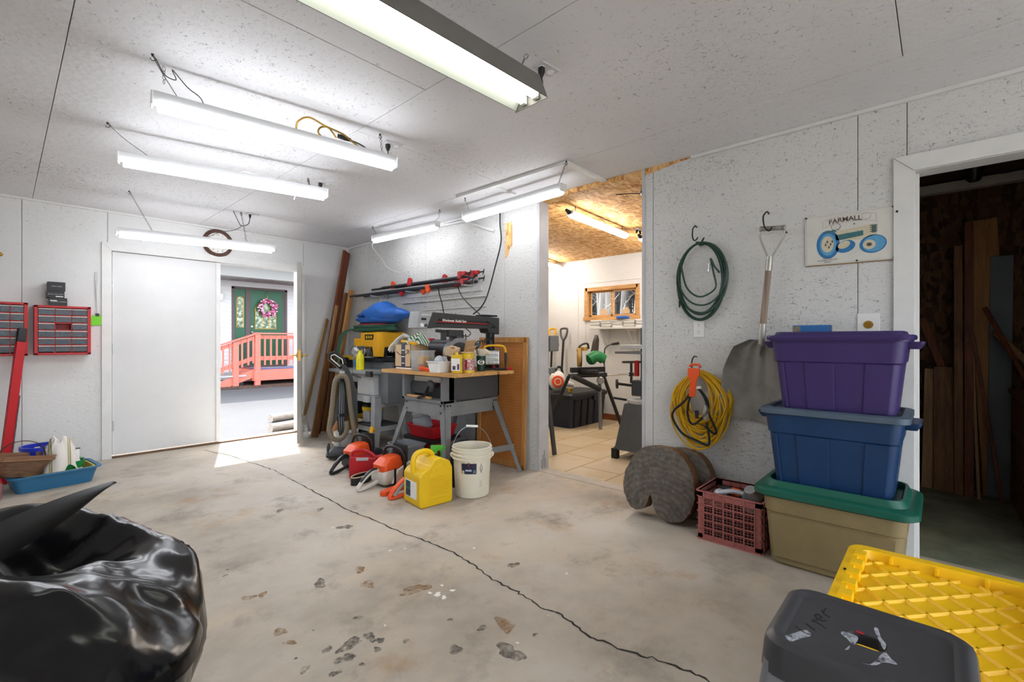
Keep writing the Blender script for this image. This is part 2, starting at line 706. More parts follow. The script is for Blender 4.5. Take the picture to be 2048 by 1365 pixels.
for nm, m, z, spots in (
        ('oil_stain', M_OIL, .0006, [((1027, 1131), .032), ((640, 1168), .04), ((965, 1257), .022), ((812, 1283), .014), ((912, 1300), .03), ((1070, 1270), .012), ((1020, 1305), .055), ((900, 1240), .012), ((560, 1022), .03), ((690, 1055), .045), ((640, 1020), .03)]),
        ('dark_oil_stain', M_OILD, .0009, [((700, 1290), .045), ((740, 1275), .03), ((690, 1318), .034), ((655, 1300), .02), ((755, 1300), .018), ((610, 1340), .02), ((725, 1330), .012), ((716, 1236), .018), ((610, 1266), .006), ((592, 1318), .007), ((606, 1320), .005), ((627, 1262), .005), ((670, 1348), .02), ((760, 1282), .02)]),
        ('rust_stain', M_RUST, .0003, [((497, 1196), .03), ((525, 1190), .025), ((560, 1265), .03), ((720, 1140), .035), ((735, 1170), .04), ((450, 1152), .012), ((455, 1140), .01), ((830, 1180), .06), ((1010, 1250), .05), ((580, 1286), .022)])):
    b = MB(); b.z = z
    for i, (p, r) in enumerate(spots):
        blot(b, onz(*p), r, i * 7 + len(nm), .7, i * 1.3)
    struct(b.build(nm, m, floor, smooth=0))
b = MB(); b.z = .0011
for i, (p, r) in enumerate([((875, 1190), .018), ((888, 1196), .014), ((860, 1187), .01), ((905, 1182), .012), ((884, 1172), .008), ((1133, 1148), .007), ((780, 1102), .008), ((810, 1098), .006), ((948, 1097), .008), ((665, 1056), .007), ((770, 1252), .005), ((1035, 1287), .006)]):
    blot(b, onz(*p), r, i * 5 + 2, .8, i)
struct(b.build('paint_drip', M_PAPER, floor, smooth=0))

# north wall with the double door opening (0.73..2.55)
DX0, DX1, DH = .73, 2.55, 2.05
w = MB()
w.bb((XW - .12, YN + .02, 0), (DX0 - .03, YN + .14, HT)); w.bb((DX1 + .03, YN + .02, 0), (XE + .12, YN + .14, HT)); w.bb((DX0 - .03, YN + .02, DH + .03), (DX1 + .03, YN + .14, HT))
panels_x(w, [XW, -1.1, .12, DX0 - .03], YN, YN + .02, 0, HT)
panels_x(w, [DX0 - .03, DX1 + .06], YN, YN + .02, DH + .03, HT)
panels_x(w, [DX1 + .06, XE + .02], YN, YN + .02, 0, HT)
struct(w.build('wall_north', M_WALL), 'white painted board wall with the double doors')

# east wall: workshop opening full height (1.62..2.65), store-room doorway (-.78..0.10)
OY0, OY1, SY0, SY1 = 1.62, 2.655, -.80, .10
w = MB()
for a, b2, z0, z1 in ((OY1, YN + .02, 0, HT), (SY1 + .03, OY0, 0, HT), (YS, SY0 - .03, 0, HT), (SY0 - .03, SY1 + .03, 2.08, HT)):
    w.bb((XE + .02, a, z0), (XE + .12, b2, z1))
    cuts = [c for c in (-1.5, .34, 1.555, 2.67, 3.06, 4.28, 5.5) if a + .02 < c < b2 - .02]
    ys = [a] + cuts + [b2]
    for p, q in zip(ys[:-1], ys[1:]):
        w.bb((XE, p + GAP / 2, z0), (XE + .021, q - GAP / 2, z1), .0015)
struct(w.build('wall_east', M_WALLB), 'white painted board wall with scuffs, open to the workshop')
w = MB(); w.bb((XW - .12, YS, 0), (XW, YN, HT))
struct(w.build('wall_west', M_WALL))
w = MB()
w.bb((XW, YS - .12, 0), (-2.35, YS, HT)); w.bb((3.0, YS - .12, 0), (XE + .12, YS, HT)); w.bb((-2.35, YS - .12, 2.25), (3.0, YS, HT))
struct(w.build('wall_south', M_WALL))

# ceiling of painted 4x8 boards
w = MB()
w.bb((XW - .12, YS - .12, HT + .02), (XE + .12, YN + .14, HT + .08))
for x0, x1, cy in ((XW, -1.09, (-2.4, .1, 2.6, 5.1)), (-1.09, .185, (-.6, 1.9, 4.4)), (.185, 1.46, (-1.9, -.56, 1.935, 4.4)), (1.46, 2.735, (-2.3, .125, 2.62, 5.1)), (2.735, XE + .0, (-.6, 4.2))):
    ys = [YS] + list(cy) + [YN]
    for p, q in zip(ys[:-1], ys[1:]):
        w.bb((x0 + GAP / 2, p + GAP / 2, HT), (x1 - GAP / 2, q - GAP / 2, HT + .02), .0015)
struct(w.build('ceiling', M_CEIL), 'white painted board ceiling')

# trims
def trim(name, lo, hi, m=None, bev=.004):
    b = MB(); b.bb(lo, hi, bev)
    return struct(b.build(name, m or M_TRIM))


trim('trim_1', (XE - .025, YS, HT - .022), (XE, OY0 - .35, HT))
trim('trim_2', (XW, YN - .022, HT - .022), (XE, YN, HT))
trim('trim_3', (XE - .022, OY1 + .5, HT - .022), (XE, YN, HT))
# casing of the double door, mitred boards
w = MB()
cw = .075
w.prism([(DX0 - cw, 0), (DX0, 0), (DX0, DH), (DX0 - cw, DH + cw)], .018, frame((1, 0, 0), (0, 0, 1), (0, -1, 0), (0, YN, 0)), .002)
w.prism([(DX0 - cw, DH + cw), (DX0, DH), (DX1, DH), (DX1 + cw, DH + cw)], .018, frame((1, 0, 0), (0, 0, 1), (0, -1, 0), (0, YN, 0)), .002)
w.prism([(DX1, 0), (DX1 + cw, 0), (DX1 + cw, DH + cw), (DX1, DH)], .018, frame((1, 0, 0), (0, 0, 1), (0, -1, 0), (0, YN, 0)), .002)
w.bb((DX0 - .03, YN, 0), (DX0, YN + .14, DH + .03)); w.bb((DX1, YN, 0), (DX1 + .03, YN + .14, DH + .03)); w.bb((DX0, YN, DH), (DX1, YN + .14, DH + .03))
struct(w.build('trim_4', M_TRIM), 'white mitred casing of the double door')
# threshold strip of bare wood under the doors
w = MB(); w.bb((DX0, YN - .01, 0), (DX1, YN + .14, .018), .004)
struct(w.build('trim_5', wood('worn_threshold_wood', '4a3626', '7a5a3c', axis='x')), 'worn brown threshold under the doors')
# fixed leaf
w = MB(); w.bb((DX0 + .006, YN + .004, .03), (1.665, YN + .048, DH - .006), .003)
d1 = struct(w.build('door_1', M_DOOR), 'closed white leaf of the double door')
w = MB(); w.bb((1.63, YN - .006, .03), (1.675, YN + .004, DH - .006), .003)
w.build('astragal', M_TRIM, d1)
for hz in (.32, 1.08, 1.68):
    w = MB(); w.cyl((DX0 + .002, YN - .004, hz - .05), (DX0 + .002, YN - .004, hz + .05), .006, n=8); w.bb((DX0 - .012, YN - .003, hz - .05), (DX0 + .018, YN + .001, hz + .05))
    w.build('hinge', M_STEEL, d1)
# open leaf, hinged on the right jamb
hx, hy = DX1 - .012, YN - .012
ang = math.atan2(-.80, -.352)
dd = V((math.cos(ang), math.sin(ang), 0)); nn = V((-dd.y, dd.x, 0))
w = MB()
MD = frame(dd, nn, (0, 0, 1), (hx, hy, 0))
w.box((.45, .026, 1.03), (.83, .044, 2.0), .003, M=MD)
d2 = struct(w.build('door_2', M_DOOR), 'white door leaf standing open into the garage')
for hz in (.36, 1.06, 1.72):
    w = MB(); w.cyl(MD @ V((.005, -.004, hz - .05)), MD @ V((.005, -.004, hz + .05)), .007, n=8); w.box((.025, .003, hz), (.05, .004, .1), M=MD)
    w.build('hinge', M_STEEL, d2)
for sgn, nm in ((1, 'door_handle'), (-1, 'door_handle')):
    w = MB()
    yy = .048 if sgn > 0 else .004
    w.disc(MD @ V((.79, yy + sgn * .005, 1.0)), nn, .03, .012, 16, .003)
    w.cyl(MD @ V((.79, yy, 1.0)), MD @ V((.79, yy + sgn * .05, 1.0)), .009, n=10)
    w.beam(MD @ V((.80, yy + sgn * .05, 1.0)), MD @ V((.69, yy + sgn * .055, 1.0)), .018, .014, bev=.005)
    w.build(nm, M_BRASS, d2)
w = MB(); w.box((.867, .026, 1.03), (.004, .046, 2.0), .001, M=MD); w.build('grey_edge', mat('grey_door_edge', '8f8a84', .6, var=.1), d2)  # thin darker grey strip along the free edge of the leaf
w = MB(); w.box((.8695, .026, 1.0), (.003, .026, .12), M=MD); w.build('latch_plate', M_BRASS, d2)

# jamb boards of the workshop opening
w = MB(); w.bb((XE - .004, OY1 - .028, 0), (XE + .13, OY1 + .001, HT - .03), .003)
jb = struct(w.build('trim_6', M_TRIMW), 'worn whitish jamb board left of the workshop opening')
w = MB()
for q in range(4):
    w.beam((XE + .03 + .018 * q, OY1 - .0295, .02), (XE + .03 + .018 * q, OY1 - .0295, .1 + .04 * ((q * 7) % 3)), .005, .003)
w.build('bare_wood_streak', M_GREYWD, jb)
trim('trim_7', (XE - .006, OY0 - .002, 0), (XE + .13, OY0 + .022, HT), M_TRIMW, .003)
# raw board edge above the opening and the tapering unpainted strip
w = MB(); w.bb((XE + .0, OY0, HT - .035), (XE + .12, OY1, HT + .0))
struct(w.build('trim_8', M_OSB), 'raw strand board edge above the workshop opening')
w = MB()
w.prism([(OY0, HT), (OY0, HT - .05), (OY0 - .2, HT - .022), (OY0 - .42, HT)], .004, frame((0, 1, 0), (0, 0, 1), (-1, 0, 0), (XE + .001, 0, 0)))
w.prism([(3.045, HT - .16), (2.955, HT - .16), (2.955, HT - .38), (2.985, HT - .40), (3.01, HT - .47), (3.045, HT - .50)], .003, frame((0, 1, 0), (0, 0, 1), (-1, 0, 0), (XE + .001, 0, 0)))
struct(w.build('trim_9', M_OSB), 'bare strand board where the paint stops')
# smooth filler patch below the outlet
# battens under the ceiling that carry the two right-hand lamps
w = MB()
w.bb((2.70, 1.945, HT - .02), (3.23, 1.985, HT), .002); w.bb((2.70, 1.985, HT - .02), (2.74, 3.14, HT), .002); w.bb((2.74, 2.70, HT - .018), (3.0, 2.725, HT), .002)
struct(w.build('trim_10', M_TRIM), 'white battens on the ceiling above the workshop opening')
# conduit rail along the right wall
w = MB(); p1, p2, p3 = onX(745, 478, 3.215), onX(930, 443, 3.215), onX(988, 462, 3.215)
w.beam(p1, p2, .02, .02); w.beam(p2, p3, .02, .02)
struct(w.build('trim_11', M_TRIM), 'white rail on the wall under the lamps')

# store-room doorway casing
w = MB()
cf = frame((0, -1, 0), (0, 0, 1), (-1, 0, 0), (XE, 0, 0))
c0, c1, ch, cw = -SY1, -SY0, 2.05, .085
w.prism([(c0 - cw, 0), (c0, 0), (c0, ch), (c0 - cw, ch + cw)], .016, cf, .002)
w.prism([(c0 - cw, ch + cw), (c0, ch), (c1, ch), (c1 + cw, ch + cw)], .022, cf, .002)
w.prism([(c1, 0), (c1 + cw, 0), (c1 + cw, ch + cw), (c1, ch)], .016, cf, .002)
w.bb((XE - .008, SY1 - .003, 0), (XE + .125, SY1 + .031, ch), .003); w.bb((XE - .008, SY0 - .031, 0), (XE + .125, SY0 + .003, ch), .003); w.bb((XE - .008, SY0, ch - .003), (XE + .125, SY1, ch + .031), .003)
w.bb((XE + .05, SY1 - .018, 0), (XE + .085, SY1 - .002, ch), .003)
struct(w.build('trim_12', M_TRIM), 'white casing around the dark store-room doorway')

# ---------------------------------------------------------------- workshop beyond the opening
WX, WY0, WY1 = 6.2, 1.0, 5.6
w = MB(); w.bb((XE + .12, WY0, -.1), (WX + .12, WY1 + .1, -.03))
struct(w.build('floor_workshop', M_PAV), 'tan paver floor of the workshop')
w = MB(); w.bb((XE - .0, OY0, -.02), (XE + .13, OY1, .004), .003)
struct(w.build('trim_13', mat('sill_concrete', 'b5aca0', .8, var=.15, vs=8)), 'concrete sill of the workshop opening')
w = MB()
w.bb((XE + .12, WY0 - .1, HT + .021), (WX + .12, WY1 + .1, HT + .06))
for y0, y1 in ((WY0, 2.35), (2.36, 3.57), (3.58, 4.8), (4.81, WY1)):
    pass
for x0, x1 in ((XE + .12, 3.86), (3.866, 5.08), (5.086, WX + .02)):
    w.bb((x0, WY0, HT), (x1, WY1, HT + .021), .001)
struct(w.build('ceiling_workshop', M_OSB), 'bare strand board ceiling of the workshop')
WIN = (3.21, 4.11, 1.50, 1.97)
w = MB()
w.bb((WX + .015, WY0, -.1), (WX + .12, WIN[0], HT + .03)); w.bb((WX + .015, WIN[1], -.1), (WX + .12, WY1, HT + .03))
w.bb((WX + .015, WIN[0], -.1), (WX + .12, WIN[1], WIN[2])); w.bb((WX + .015, WIN[0], WIN[3]), (WX + .12, WIN[1], HT + .03))
for a, b2, z0, z1 in ((WY0, WIN[0] - .1, -.05, 2.06), (WIN[0] - .1, WIN[0], -.05, 2.06), (WIN[1], 4.25, -.05, 2.06), (4.25, WY1, -.05, HT + .01), (WIN[0], WIN[1], -.05, WIN[2]), (WIN[0], WIN[1], WIN[3], 2.06), (WY0, 4.25, 2.06, HT + .01)):
    w.bb((WX, a + GAP / 2, z0), (WX + .016, b2 - GAP / 2, z1 - GAP), .001)
struct(w.build('wall_workshop_east', M_WALL), 'white board wall of the workshop with the window')
w = MB(); w.bb((XE + .12, WY1, -.1), (WX + .12, WY1 + .1, HT + .03)); struct(w.build('wall_workshop_north', M_WALL))
w = MB(); w.bb((XE + .12, WY0 - .1, -.1), (WX + .12, WY0, HT + .03)); struct(w.build('wall_workshop_south', M_WALL))
w = MB(); w.bb((WX - .015, 1.1, -.03), (WX, WY1, .06), .003); struct(w.build('baseboard_workshop', wood('reddish_base_wood', '6d3a1c', '9a5c30', axis='y')))
# the sliding window
w = MB()
y0, y1, z0, z1 = WIN
t = .035
w.bb((WX - .012, y0 - .02, z0 - .02), (WX + .1, y0 + t, z1 + .02), .003); w.bb((WX - .012, y1 - t, z0 - .02), (WX + .1, y1 + .02, z1 + .02), .003)
w.bb((WX - .012, y0, z1 - t), (WX + .1, y1, z1 + .02), .003); w.bb((WX - .03, y0 - .03, z0 - .025), (WX + .1, y1 + .03, z0 + t), .003)
win = struct(w.build('window_1', M_PINEY), 'pine framed sliding window onto the woods')
for a, b2, xo in ((y0 + t, (y0 + y1) / 2 + .02, .03), ((y0 + y1) / 2 - .02, y1 - t, .055)):
    s = MB(); t2 = .035
    s.bb((WX + xo, a, z0 + t), (WX + xo + .022, a + t2, z1 - t), .002); s.bb((WX + xo, b2 - t2, z0 + t), (WX + xo + .022, b2, z1 - t), .002)
    s.bb((WX + xo, a, z0 + t), (WX + xo + .022, b2, z0 + t + t2 * .8), .002); s.bb((WX + xo, a, z1 - t - t2 * .8), (WX + xo + .022, b2, z1 - t), .002)
    so = s.build('sash', M_PINEY, win)
    g = MB(); g.bb((WX + xo + .009, a + t2 - .005, z0 + t + t2 * .8 - .005), (WX + xo + .013, b2 - t2 + .005, z1 - t - t2 * .8 + .005))
    g.build('glass_pane', mat('window_glass', 'ffffff', .0, trans=1.0, ior=1.08), so)
    k = MB(); yc = a + (b2 - a) * .42
    k.bb((WX + xo + .006, yc - .06, z0 + .07), (WX + xo + .0085, yc + .06, z0 + .13)); k.bb((WX + xo + .006, yc - .04, z0 + .13), (WX + xo + .0085, yc + .03, z0 + .16))
    k.build('sticker', M_CARDL, so)

# ---------------------------------------------------------------- dark store room
CXX, CY0, CY1 = 5.12, -2.2, .9
w = MB(); w.bb((XE + .12, CY0, -.1), (CXX + .1, CY1, -.001)); struct(w.build('floor_storeroom', mat('green_grey_floor', '868b74', .65, var=.35, vs=5, bump=.15, bs=20)), 'green-grey floor of the dark store room')
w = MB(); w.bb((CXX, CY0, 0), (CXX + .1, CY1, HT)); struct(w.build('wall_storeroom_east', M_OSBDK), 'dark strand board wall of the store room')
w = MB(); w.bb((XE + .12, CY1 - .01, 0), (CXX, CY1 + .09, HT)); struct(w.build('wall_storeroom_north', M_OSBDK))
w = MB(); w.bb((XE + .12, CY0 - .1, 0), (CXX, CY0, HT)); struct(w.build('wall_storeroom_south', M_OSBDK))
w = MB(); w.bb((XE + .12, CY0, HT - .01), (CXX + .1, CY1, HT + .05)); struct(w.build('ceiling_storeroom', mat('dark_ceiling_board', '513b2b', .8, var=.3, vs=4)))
w = MB(); w.bb((5.03, CY0, HT - .10), (5.11, CY1 - .01, HT - .03), .003); struct(w.build('trim_14', mat('dingy_white_paint', 'cfc9be', .6, var=.15)), 'dingy white batten across the store-room ceiling')

# ---------------------------------------------------------------- outside ground
def asphalt(name, a, b):
    k = NT(name)
    col = k.ramp(k.noise(70, 5, .7), [(.3, a), (.7, b)])
    col = k.mix(col, b, k.ramp(k.noise(.8, 4, .6), [(.4, (0, 0, 0, 1)), (.8, (.6, .6, .6, 1))]))
    k.setc(col); k.b.inputs['Roughness'].default_value = .9
    k.bump(k.noise(120, 3, .7), .4, .01)
    return k.m


w = MB(); w.bb((-40, -40, -.3), (60, 60, -.11))
struct(w.build('ground', asphalt('grey_driveway', '3e3f42', '565656')), 'grey gravelly driveway')
w = MB(); w.bb((-6, -16, -.3), (8, YS - .13, -.06))  # unseen pale ground, added to bounce daylight up onto the ceiling
struct(w.build('ground_bounce_apron', mat('pale_bounce_apron', 'c4c0b8', .85, var=.08, vs=2)), 'unseen pale apron added outside the garage opening to bounce daylight in')
w = MB(); w.grid(lambda u, v: (3.2 + 6 * u, 13.55 + 2.4 * v + .12 * math.sin(9 * u) * (1 - v), -.108 + .05 * math.sin(math.pi * min(1, 4 * v)) + .03 * noise.noise(V((u * 22, v * 11, 0)))), 60, 24)
mk = NT('mulch')
mk.setc(mk.ramp(mk.noise(38, 4, .7), [(.35, '2a1c14'), (.5, '5a4232'), (.68, '8a705c')])); mk.bump(mk.noise(50, 4, .7), 1.0, .05); mk.b.inputs['Roughness'].default_value = .9
tag(w.build('mulch', mk.m), 'brown wood chip mulch bed under the coral porch', 'mulch', kind='stuff')
# ---------------------------------------------------------------- hanging strip lamps
def chain_mb(p, q, link=.024, r=.0016):
    p, q = V(p), V(q)
    n = max(2, int((q - p).length / (link * .8)))
    d = (q - p).normalized()
    x = d.orthogonal().normalized(); y = d.cross(x)
    mb = MB()
    for i in range(n):
        c = p.lerp(q, (i + .5) / n)
        s = x if i % 2 else y
        mb.tube([c + d * (link / 2 * math.cos(a)) + s * (link * .28 * math.sin(a)) for a in [k * math.pi / 3 for k in range(6)]], r, 4, closed=True)
    return mb


def wire_mb(pts, r=.0022, m=8):
    return MB().tube(spline(pts, m), r, 6)


M_CHAIN = mat('chain_steel', '6f6f70', .4, .8)
M_WIRE = mat('dark_wire', '2a2a2c', .5, .4)
M_WCORD = mat('white_cord', 'dcdcda', .5)
M_YCORD = mat('ochre_cord', 'a57f1f', .5)


def strip_lamp(name, label, p0, p1, hooks, h=.055, w=.06, tube=M_TUBE, tr=.016, group='white strip lamps', side=0.0):
    """p0..p1: underside of the fixture; hooks: chain/wire points on the ceiling"""
    p0, p1 = V(p0), V(p1)
    c = (p0 + p1) / 2
    t = thing(name, label, 'strip light', c, group=group)
    d = (p1 - p0).normalized(); s = d.cross(V((0, 0, 1))).normalized(); u = s.cross(d)
    M = frame(d, s, u, c); L = (p1 - p0).length
    a = MB(); a.box((0, 0, h / 2 + .012), (L, w * .8, h), .004, M=M)
    a.build('housing', M_GALV, t, world=True)
    for e in (-1, 1):
        a = MB(); a.box((e * (L / 2 + .003), 0, h / 2 + .004), (.008, w * 1.04, h * 1.15), .002, M=M)
        a.build('end_cap', M_WHITEP, t, world=True)
    a = MB()
    rings = []
    for x in (-L / 2 + .02, L / 2 - .02):
        rings.append([M @ V((x, w * .5 * math.cos(-.1 + k * 3.342 / 10), .012 - .034 * math.sin(-.1 + k * 3.342 / 10))) for k in range(11)])
    a.loft(rings)
    a.build('tube', tube, t, world=True)
    for hk in hooks:
        q, tt = V(hk[0]), hk[1]
        e = M @ V((tt * L, 0, h + .012))
        kind = hk[2] if len(hk) > 2 else 'chain'
        if kind == 'chain':
            chain_mb(q, e).build('chain', M_CHAIN, t, world=True)
        else:
            mid = q.lerp(e, .45) + V((0, 0, -.02)) + s * .02
            wire_mb([q, q.lerp(e, .15) + V((0, 0, -.01)), mid, e], .0016).build('hanging_wire', M_WIRE, t, world=True)
        a = MB(); a.cyl(q + V((0, 0, .0)), q + V((0, 0, -.012)), .006, .003, 8); a.tube(spline([q + V((0, 0, -.005)), q + V((.012, 0, -.018)), q + V((0, 0, -.03)), q + V((-.01, 0, -.02))], 4), .0018, 5)
        a.build('ceiling_hook', M_WIRE, t, world=True)
    return t


def ceiling_outlet(name, label, p, dirx, plug=True):
    t = thing(name, label, 'outlet', p, group='ceiling outlets for the lamps')
    d = V(dirx).normalized(); s = V((-d.y, d.x, 0))
    M = frame(d, s, (0, 0, 1), p)
    a = MB(); a.box((0, 0, -.004), (.115, .07, .008), .002, M=M); a.build('cover_plate', M_TRIMW, t, world=True)
    a = MB()
    for e in (-.03, .03):
        a.disc(M @ V((e, 0, -.0095)), (0, 0, 1), .017, .004, 16)
    a.build('socket', M_WHITEP, t, world=True)
    return t, M


def plug_cord(lamp, M, end, col=None, slack=.05):
    pr = M @ V((-.03, 0, -.01)); 
    a = MB(); a.loft([rr(.026, .026, .006), [v + V((0, 0, .022)) for v in rr(.028, .028, .008)], [v + V((0, 0, .045)) for v in rr(.012, .012, .005)]], M=Matrix.Translation(pr) @ Matrix.Rotation(math.pi, 4, 'X'))
    a.build('plug', M_BLK, lamp, world=True)
    b = pr + V((0, 0, -.045)); e = V(end)
    wire_mb([b, b + V((0.005, 0, -.03)), b.lerp(e, .55) + V((0, 0, -slack)), e], .0035).build('power_cord', col or M_BLK, lamp, world=True)


Z2 = 2.235
l2 = strip_lamp('strip_light', 'white hanging strip light with loose yellow cord looped on its back', onz(305, 212, Z2), onz(790, 336, Z2), [(onz(305, 108, 2.44), -.42, 'wire'), (onz(760, 268, 2.44), .43)])
a = wire_mb([onz(312, 118, 2.43), onz(330, 150, 2.40), onz(352, 160, 2.37), onz(345, 140, 2.39), onz(375, 175, 2.36), onz(400, 195, 2.31), onz(408, 212, 2.30)], .0024); a.build('dark_hanging_wire', M_WIRE, l2, world=True)
chain_mb(onz(328, 133, 2.41), onz(328, 168, 2.36)).build('loose_chain', M_CHAIN, l2, world=True)
a = wire_mb([onz(592, 262, 2.30), onz(596, 243, 2.33), onz(618, 235, 2.36), onz(650, 252, 2.36), onz(685, 268, 2.35), onz(700, 280, 2.33), onz(722, 297, 2.30)], .005); a.build('yellow_cord', M_YCORD, l2, world=True)
a = wire_mb([onz(705, 293, 2.30), onz(660, 282, 2.30), onz(638, 268, 2.33), onz(640, 256, 2.35), onz(656, 255, 2.36), onz(672, 275, 2.35)], .005); a.build('yellow_cord', M_YCORD, l2, world=True)
a = MB(); a.tube([onz(675, 272, 2.35), onz(690, 276, 2.345), onz(702, 281, 2.335)], [.012, .016, .009], 8); a.build('cord_connector', M_BLK, l2, world=True)
wire_mb([onz(702, 281, 2.335), onz(722, 290, 2.32), onz(745, 306, 2.30)], .004).build('power_cord', M_BLK, l2, world=True)
t, M = ceiling_outlet('ceiling_outlet', 'square ceiling outlet plate above the end of the lamp with the yellow cord', onz(784, 288, 2.44), (1, -.05, 0))
plug_cord(l2, M, onz(780, 318, 2.30), slack=.01)

l3 = strip_lamp('strip_light', 'white strip light hanging second back, with a pale cord draped over its right half', onz(238, 325, Z2), onz(653, 396, Z2), [(onz(215, 245, 2.44), -.38, 'wire'), (onz(616, 357, 2.44), .40)])
wire_mb([onz(475, 350, 2.31), onz(490, 343, 2.34), onz(515, 350, 2.32), onz(540, 350, 2.33), onz(555, 364, 2.31)], .003).build('white_cord', M_WCORD, l3, world=True)
wire_mb([onz(575, 360, 2.32), onz(590, 356, 2.35), onz(605, 368, 2.31), onz(593, 385, 2.22), onz(588, 400, 2.16)], .003).build('white_cord', M_WCORD, l3, world=True)
t, M = ceiling_outlet('ceiling_outlet', 'square ceiling outlet plate above the lamp with the pale draped cord', onz(648, 365, 2.44), (1, 0, 0))
plug_cord(l3, M, onz(638, 383, 2.30), M_WCORD, slack=.01)

l4 = strip_lamp('strip_light', 'lowest white strip light, hanging on chains in front of the wall clock', onz(233, 470, 2.085), onz(548, 503, 2.085), [(onz(258, 382, 2.44), -.30), (onz(482, 425, 2.44), .30)])
t, M = ceiling_outlet('ceiling_outlet', 'square ceiling outlet plate nearest the double door', onz(505, 428, 2.44), (1, 0, 0))
wire_mb([onz(500, 432, 2.42), onz(497, 448, 2.37), onz(484, 452, 2.35), onz(478, 446, 2.37), onz(467, 423, 2.43)], .004).build('power_cord', M_BLK, l4, world=True)
wire_mb([onz(484, 452, 2.35), onz(470, 460, 2.32), onz(440, 465, 2.28), onz(412, 476, 2.155)], .003).build('power_cord', M_BLK, l4, world=True)
a = MB(); a.cyl(onz(500, 428, 2.435), onz(500, 436, 2.40), .014, .008, 10); a.build('plug', M_BLK, l4, world=True)

l5 = strip_lamp('strip_light', 'white strip light along the right wall beside the workshop opening', onz(1126, 384, 2.295), onz(930, 440, 2.295), [(onz(1133, 322, 2.42), -.46), (onz(930, 396, 2.42), .46, 'wire')], w=.07, tube=M_TUBES)
l6 = strip_lamp('strip_light', 'white strip light along the right wall above the pipe clamps', onz(875, 455, 2.29), onz(748, 483, 2.29), [(onz(879, 420, 2.44), -.46, 'wire'), (onz(745, 453, 2.44), .46, 'wire')], tube=M_TUBES)
wire_mb([onz(748, 483, 2.29), onz(745, 495, 2.23), onX(765, 520, 3.1), onX(775, 535, 3.15), onX(798, 545, 3.2), onX(815, 540, 3.215), onX(823, 548, 3.22), onX(824, 556, 3.222)], .003).build('white_cord', M_WCORD, l6, world=True)
a = onX(824, 550, 3.218)

# the near two-tube shop light with the grey reflector
q0, q1 = V((.32, 1.305, 2.27)), V((1.60, 1.205, 2.235))
q1 = onz(1062, 205, 2.235); q0 = q1 + (onz(700, 8, 2.235) - q1).normalized() * 1.24
c = (q0 + q1) / 2
l1 = thing('shop_light', 'large two-tube shop light with a grey sloped reflector, nearest the camera', 'strip light', c)
d = (q1 - q0).normalized(); s = d.cross(V((0, 0, 1))).normalized(); u = s.cross(d); M = frame(d, s, u, c); L = (q1 - q0).length
a = MB()
pr = [(-.095, -.008), (-.05, .105), (.05, .105), (.095, -.008), (.0925, -.008), (.048, .1), (-.048, .1), (-.0925, -.008)]
a.loft([[M @ V((x, p[0], p[1])) for p in pr] for x in (-L / 2, L / 2)])
a.build('reflector', M_GREYFIX, l1, world=True)
a = MB(); pr = [(-.0915, -.0085), (-.047, .055), (.047, .055), (.0915, -.0085), (.0905, -.0085), (.046, .053), (-.046, .053), (-.0905, -.0085)]
a.loft([[M @ V((x, p[0], p[1])) for p in pr] for x in (-L / 2 + .004, L / 2 - .004)])
a.build('reflector_lining', M_FIXLIN, l1, world=True)
for e in (-1, 1):
    a = MB(); a.prism([(-.097, -.014), (-.05, .106), (.05, .106), (.097, -.014)], .004, M @ frame((0, 1, 0), (0, 0, 1), (1, 0, 0), (e * L / 2 - .002, 0, 0)))
    a.build('end_plate', M_GREYFIX, l1, world=True)
a = MB(); a.box((0, 0, .045), (L - .02, .075, .02), .003, M=M); a.build('ballast_cover', M_GALV, l1, world=True)
for y in (-.036, .036):
    a = MB(); a.cyl(M @ V((-L / 2 + .03, y, .018)), M @ V((L / 2 - .012, y, .018)), .019, n=16); a.build('tube', M_TUBEN, l1, world=True)
    for e in (-1, 1):
        a = MB(); a.box((e * (L / 2 - .012), y, .022), (.02, .03, .05), .004, M=M); a.build('lamp_holder', M_WHITEP, l1, world=True)
for q, tt in ((onz(1055, 108, 2.44), .44), (V((.53, 1.4, 2.44)), -.44)):
    e = M @ V((tt * L, .0, .105))
    chain_mb(q, e + V((0, .02, 0)), .03, .0018).build('chain', M_CHAIN, l1, world=True)
t, M = ceiling_outlet('ceiling_outlet', 'square ceiling outlet plate behind the near two-tube light', onz(1092, 136, 2.44), (1, -.1, 0))
plug_cord(l1, M, onz(1065, 165, 2.34), slack=0)

# workshop tubes
for p, q, lb, hk in (((1140, 430), (1252, 474), 'full-length strip light under the strand board ceiling of the workshop', 1), ((1282, 478), (1345, 505), 'workshop strip light half hidden by the right jamb of the opening', 1), ((1040, 513), (1122, 538), 'farthest workshop strip light, half hidden by the left jamb', 1)):
    P, Q = onz(*p, 2.34), onz(*q, 2.34)
    if Q.x > 6.1:
        Q = P + (Q - P) * ((6.1 - P.x) / (Q.x - P.x))
    tp = strip_lamp('strip_light', lb, P, Q, [(P.lerp(Q, .08) + V((0, 0, .1)), -.42), (P.lerp(Q, .92) + V((0, 0, .1)), .42)], h=.03, w=.07, tube=M_TUBEW, group='workshop strip lamps')
    a = MB(); a.cyl(P + V((-.01, 0, .02)), P + V((-.06, 0, .035)), .022, .014, 12); a.build('plug', M_BLK, tp, world=True)
    wire_mb([P.lerp(Q, .45) + V((0, .02, .05)), P.lerp(Q, .5) + V((0.05, .03, .095)), P.lerp(Q, .75) + V((0, .06, .08)), P.lerp(Q, .98) + V((0.1, .03, .095))], .003).build('power_cord', M_BLK, tp, world=True)
t, M = ceiling_outlet('ceiling_outlet', 'ceiling outlet with black plugs between the workshop lamps', onz(1277, 459, 2.438), (1, 0, 0))
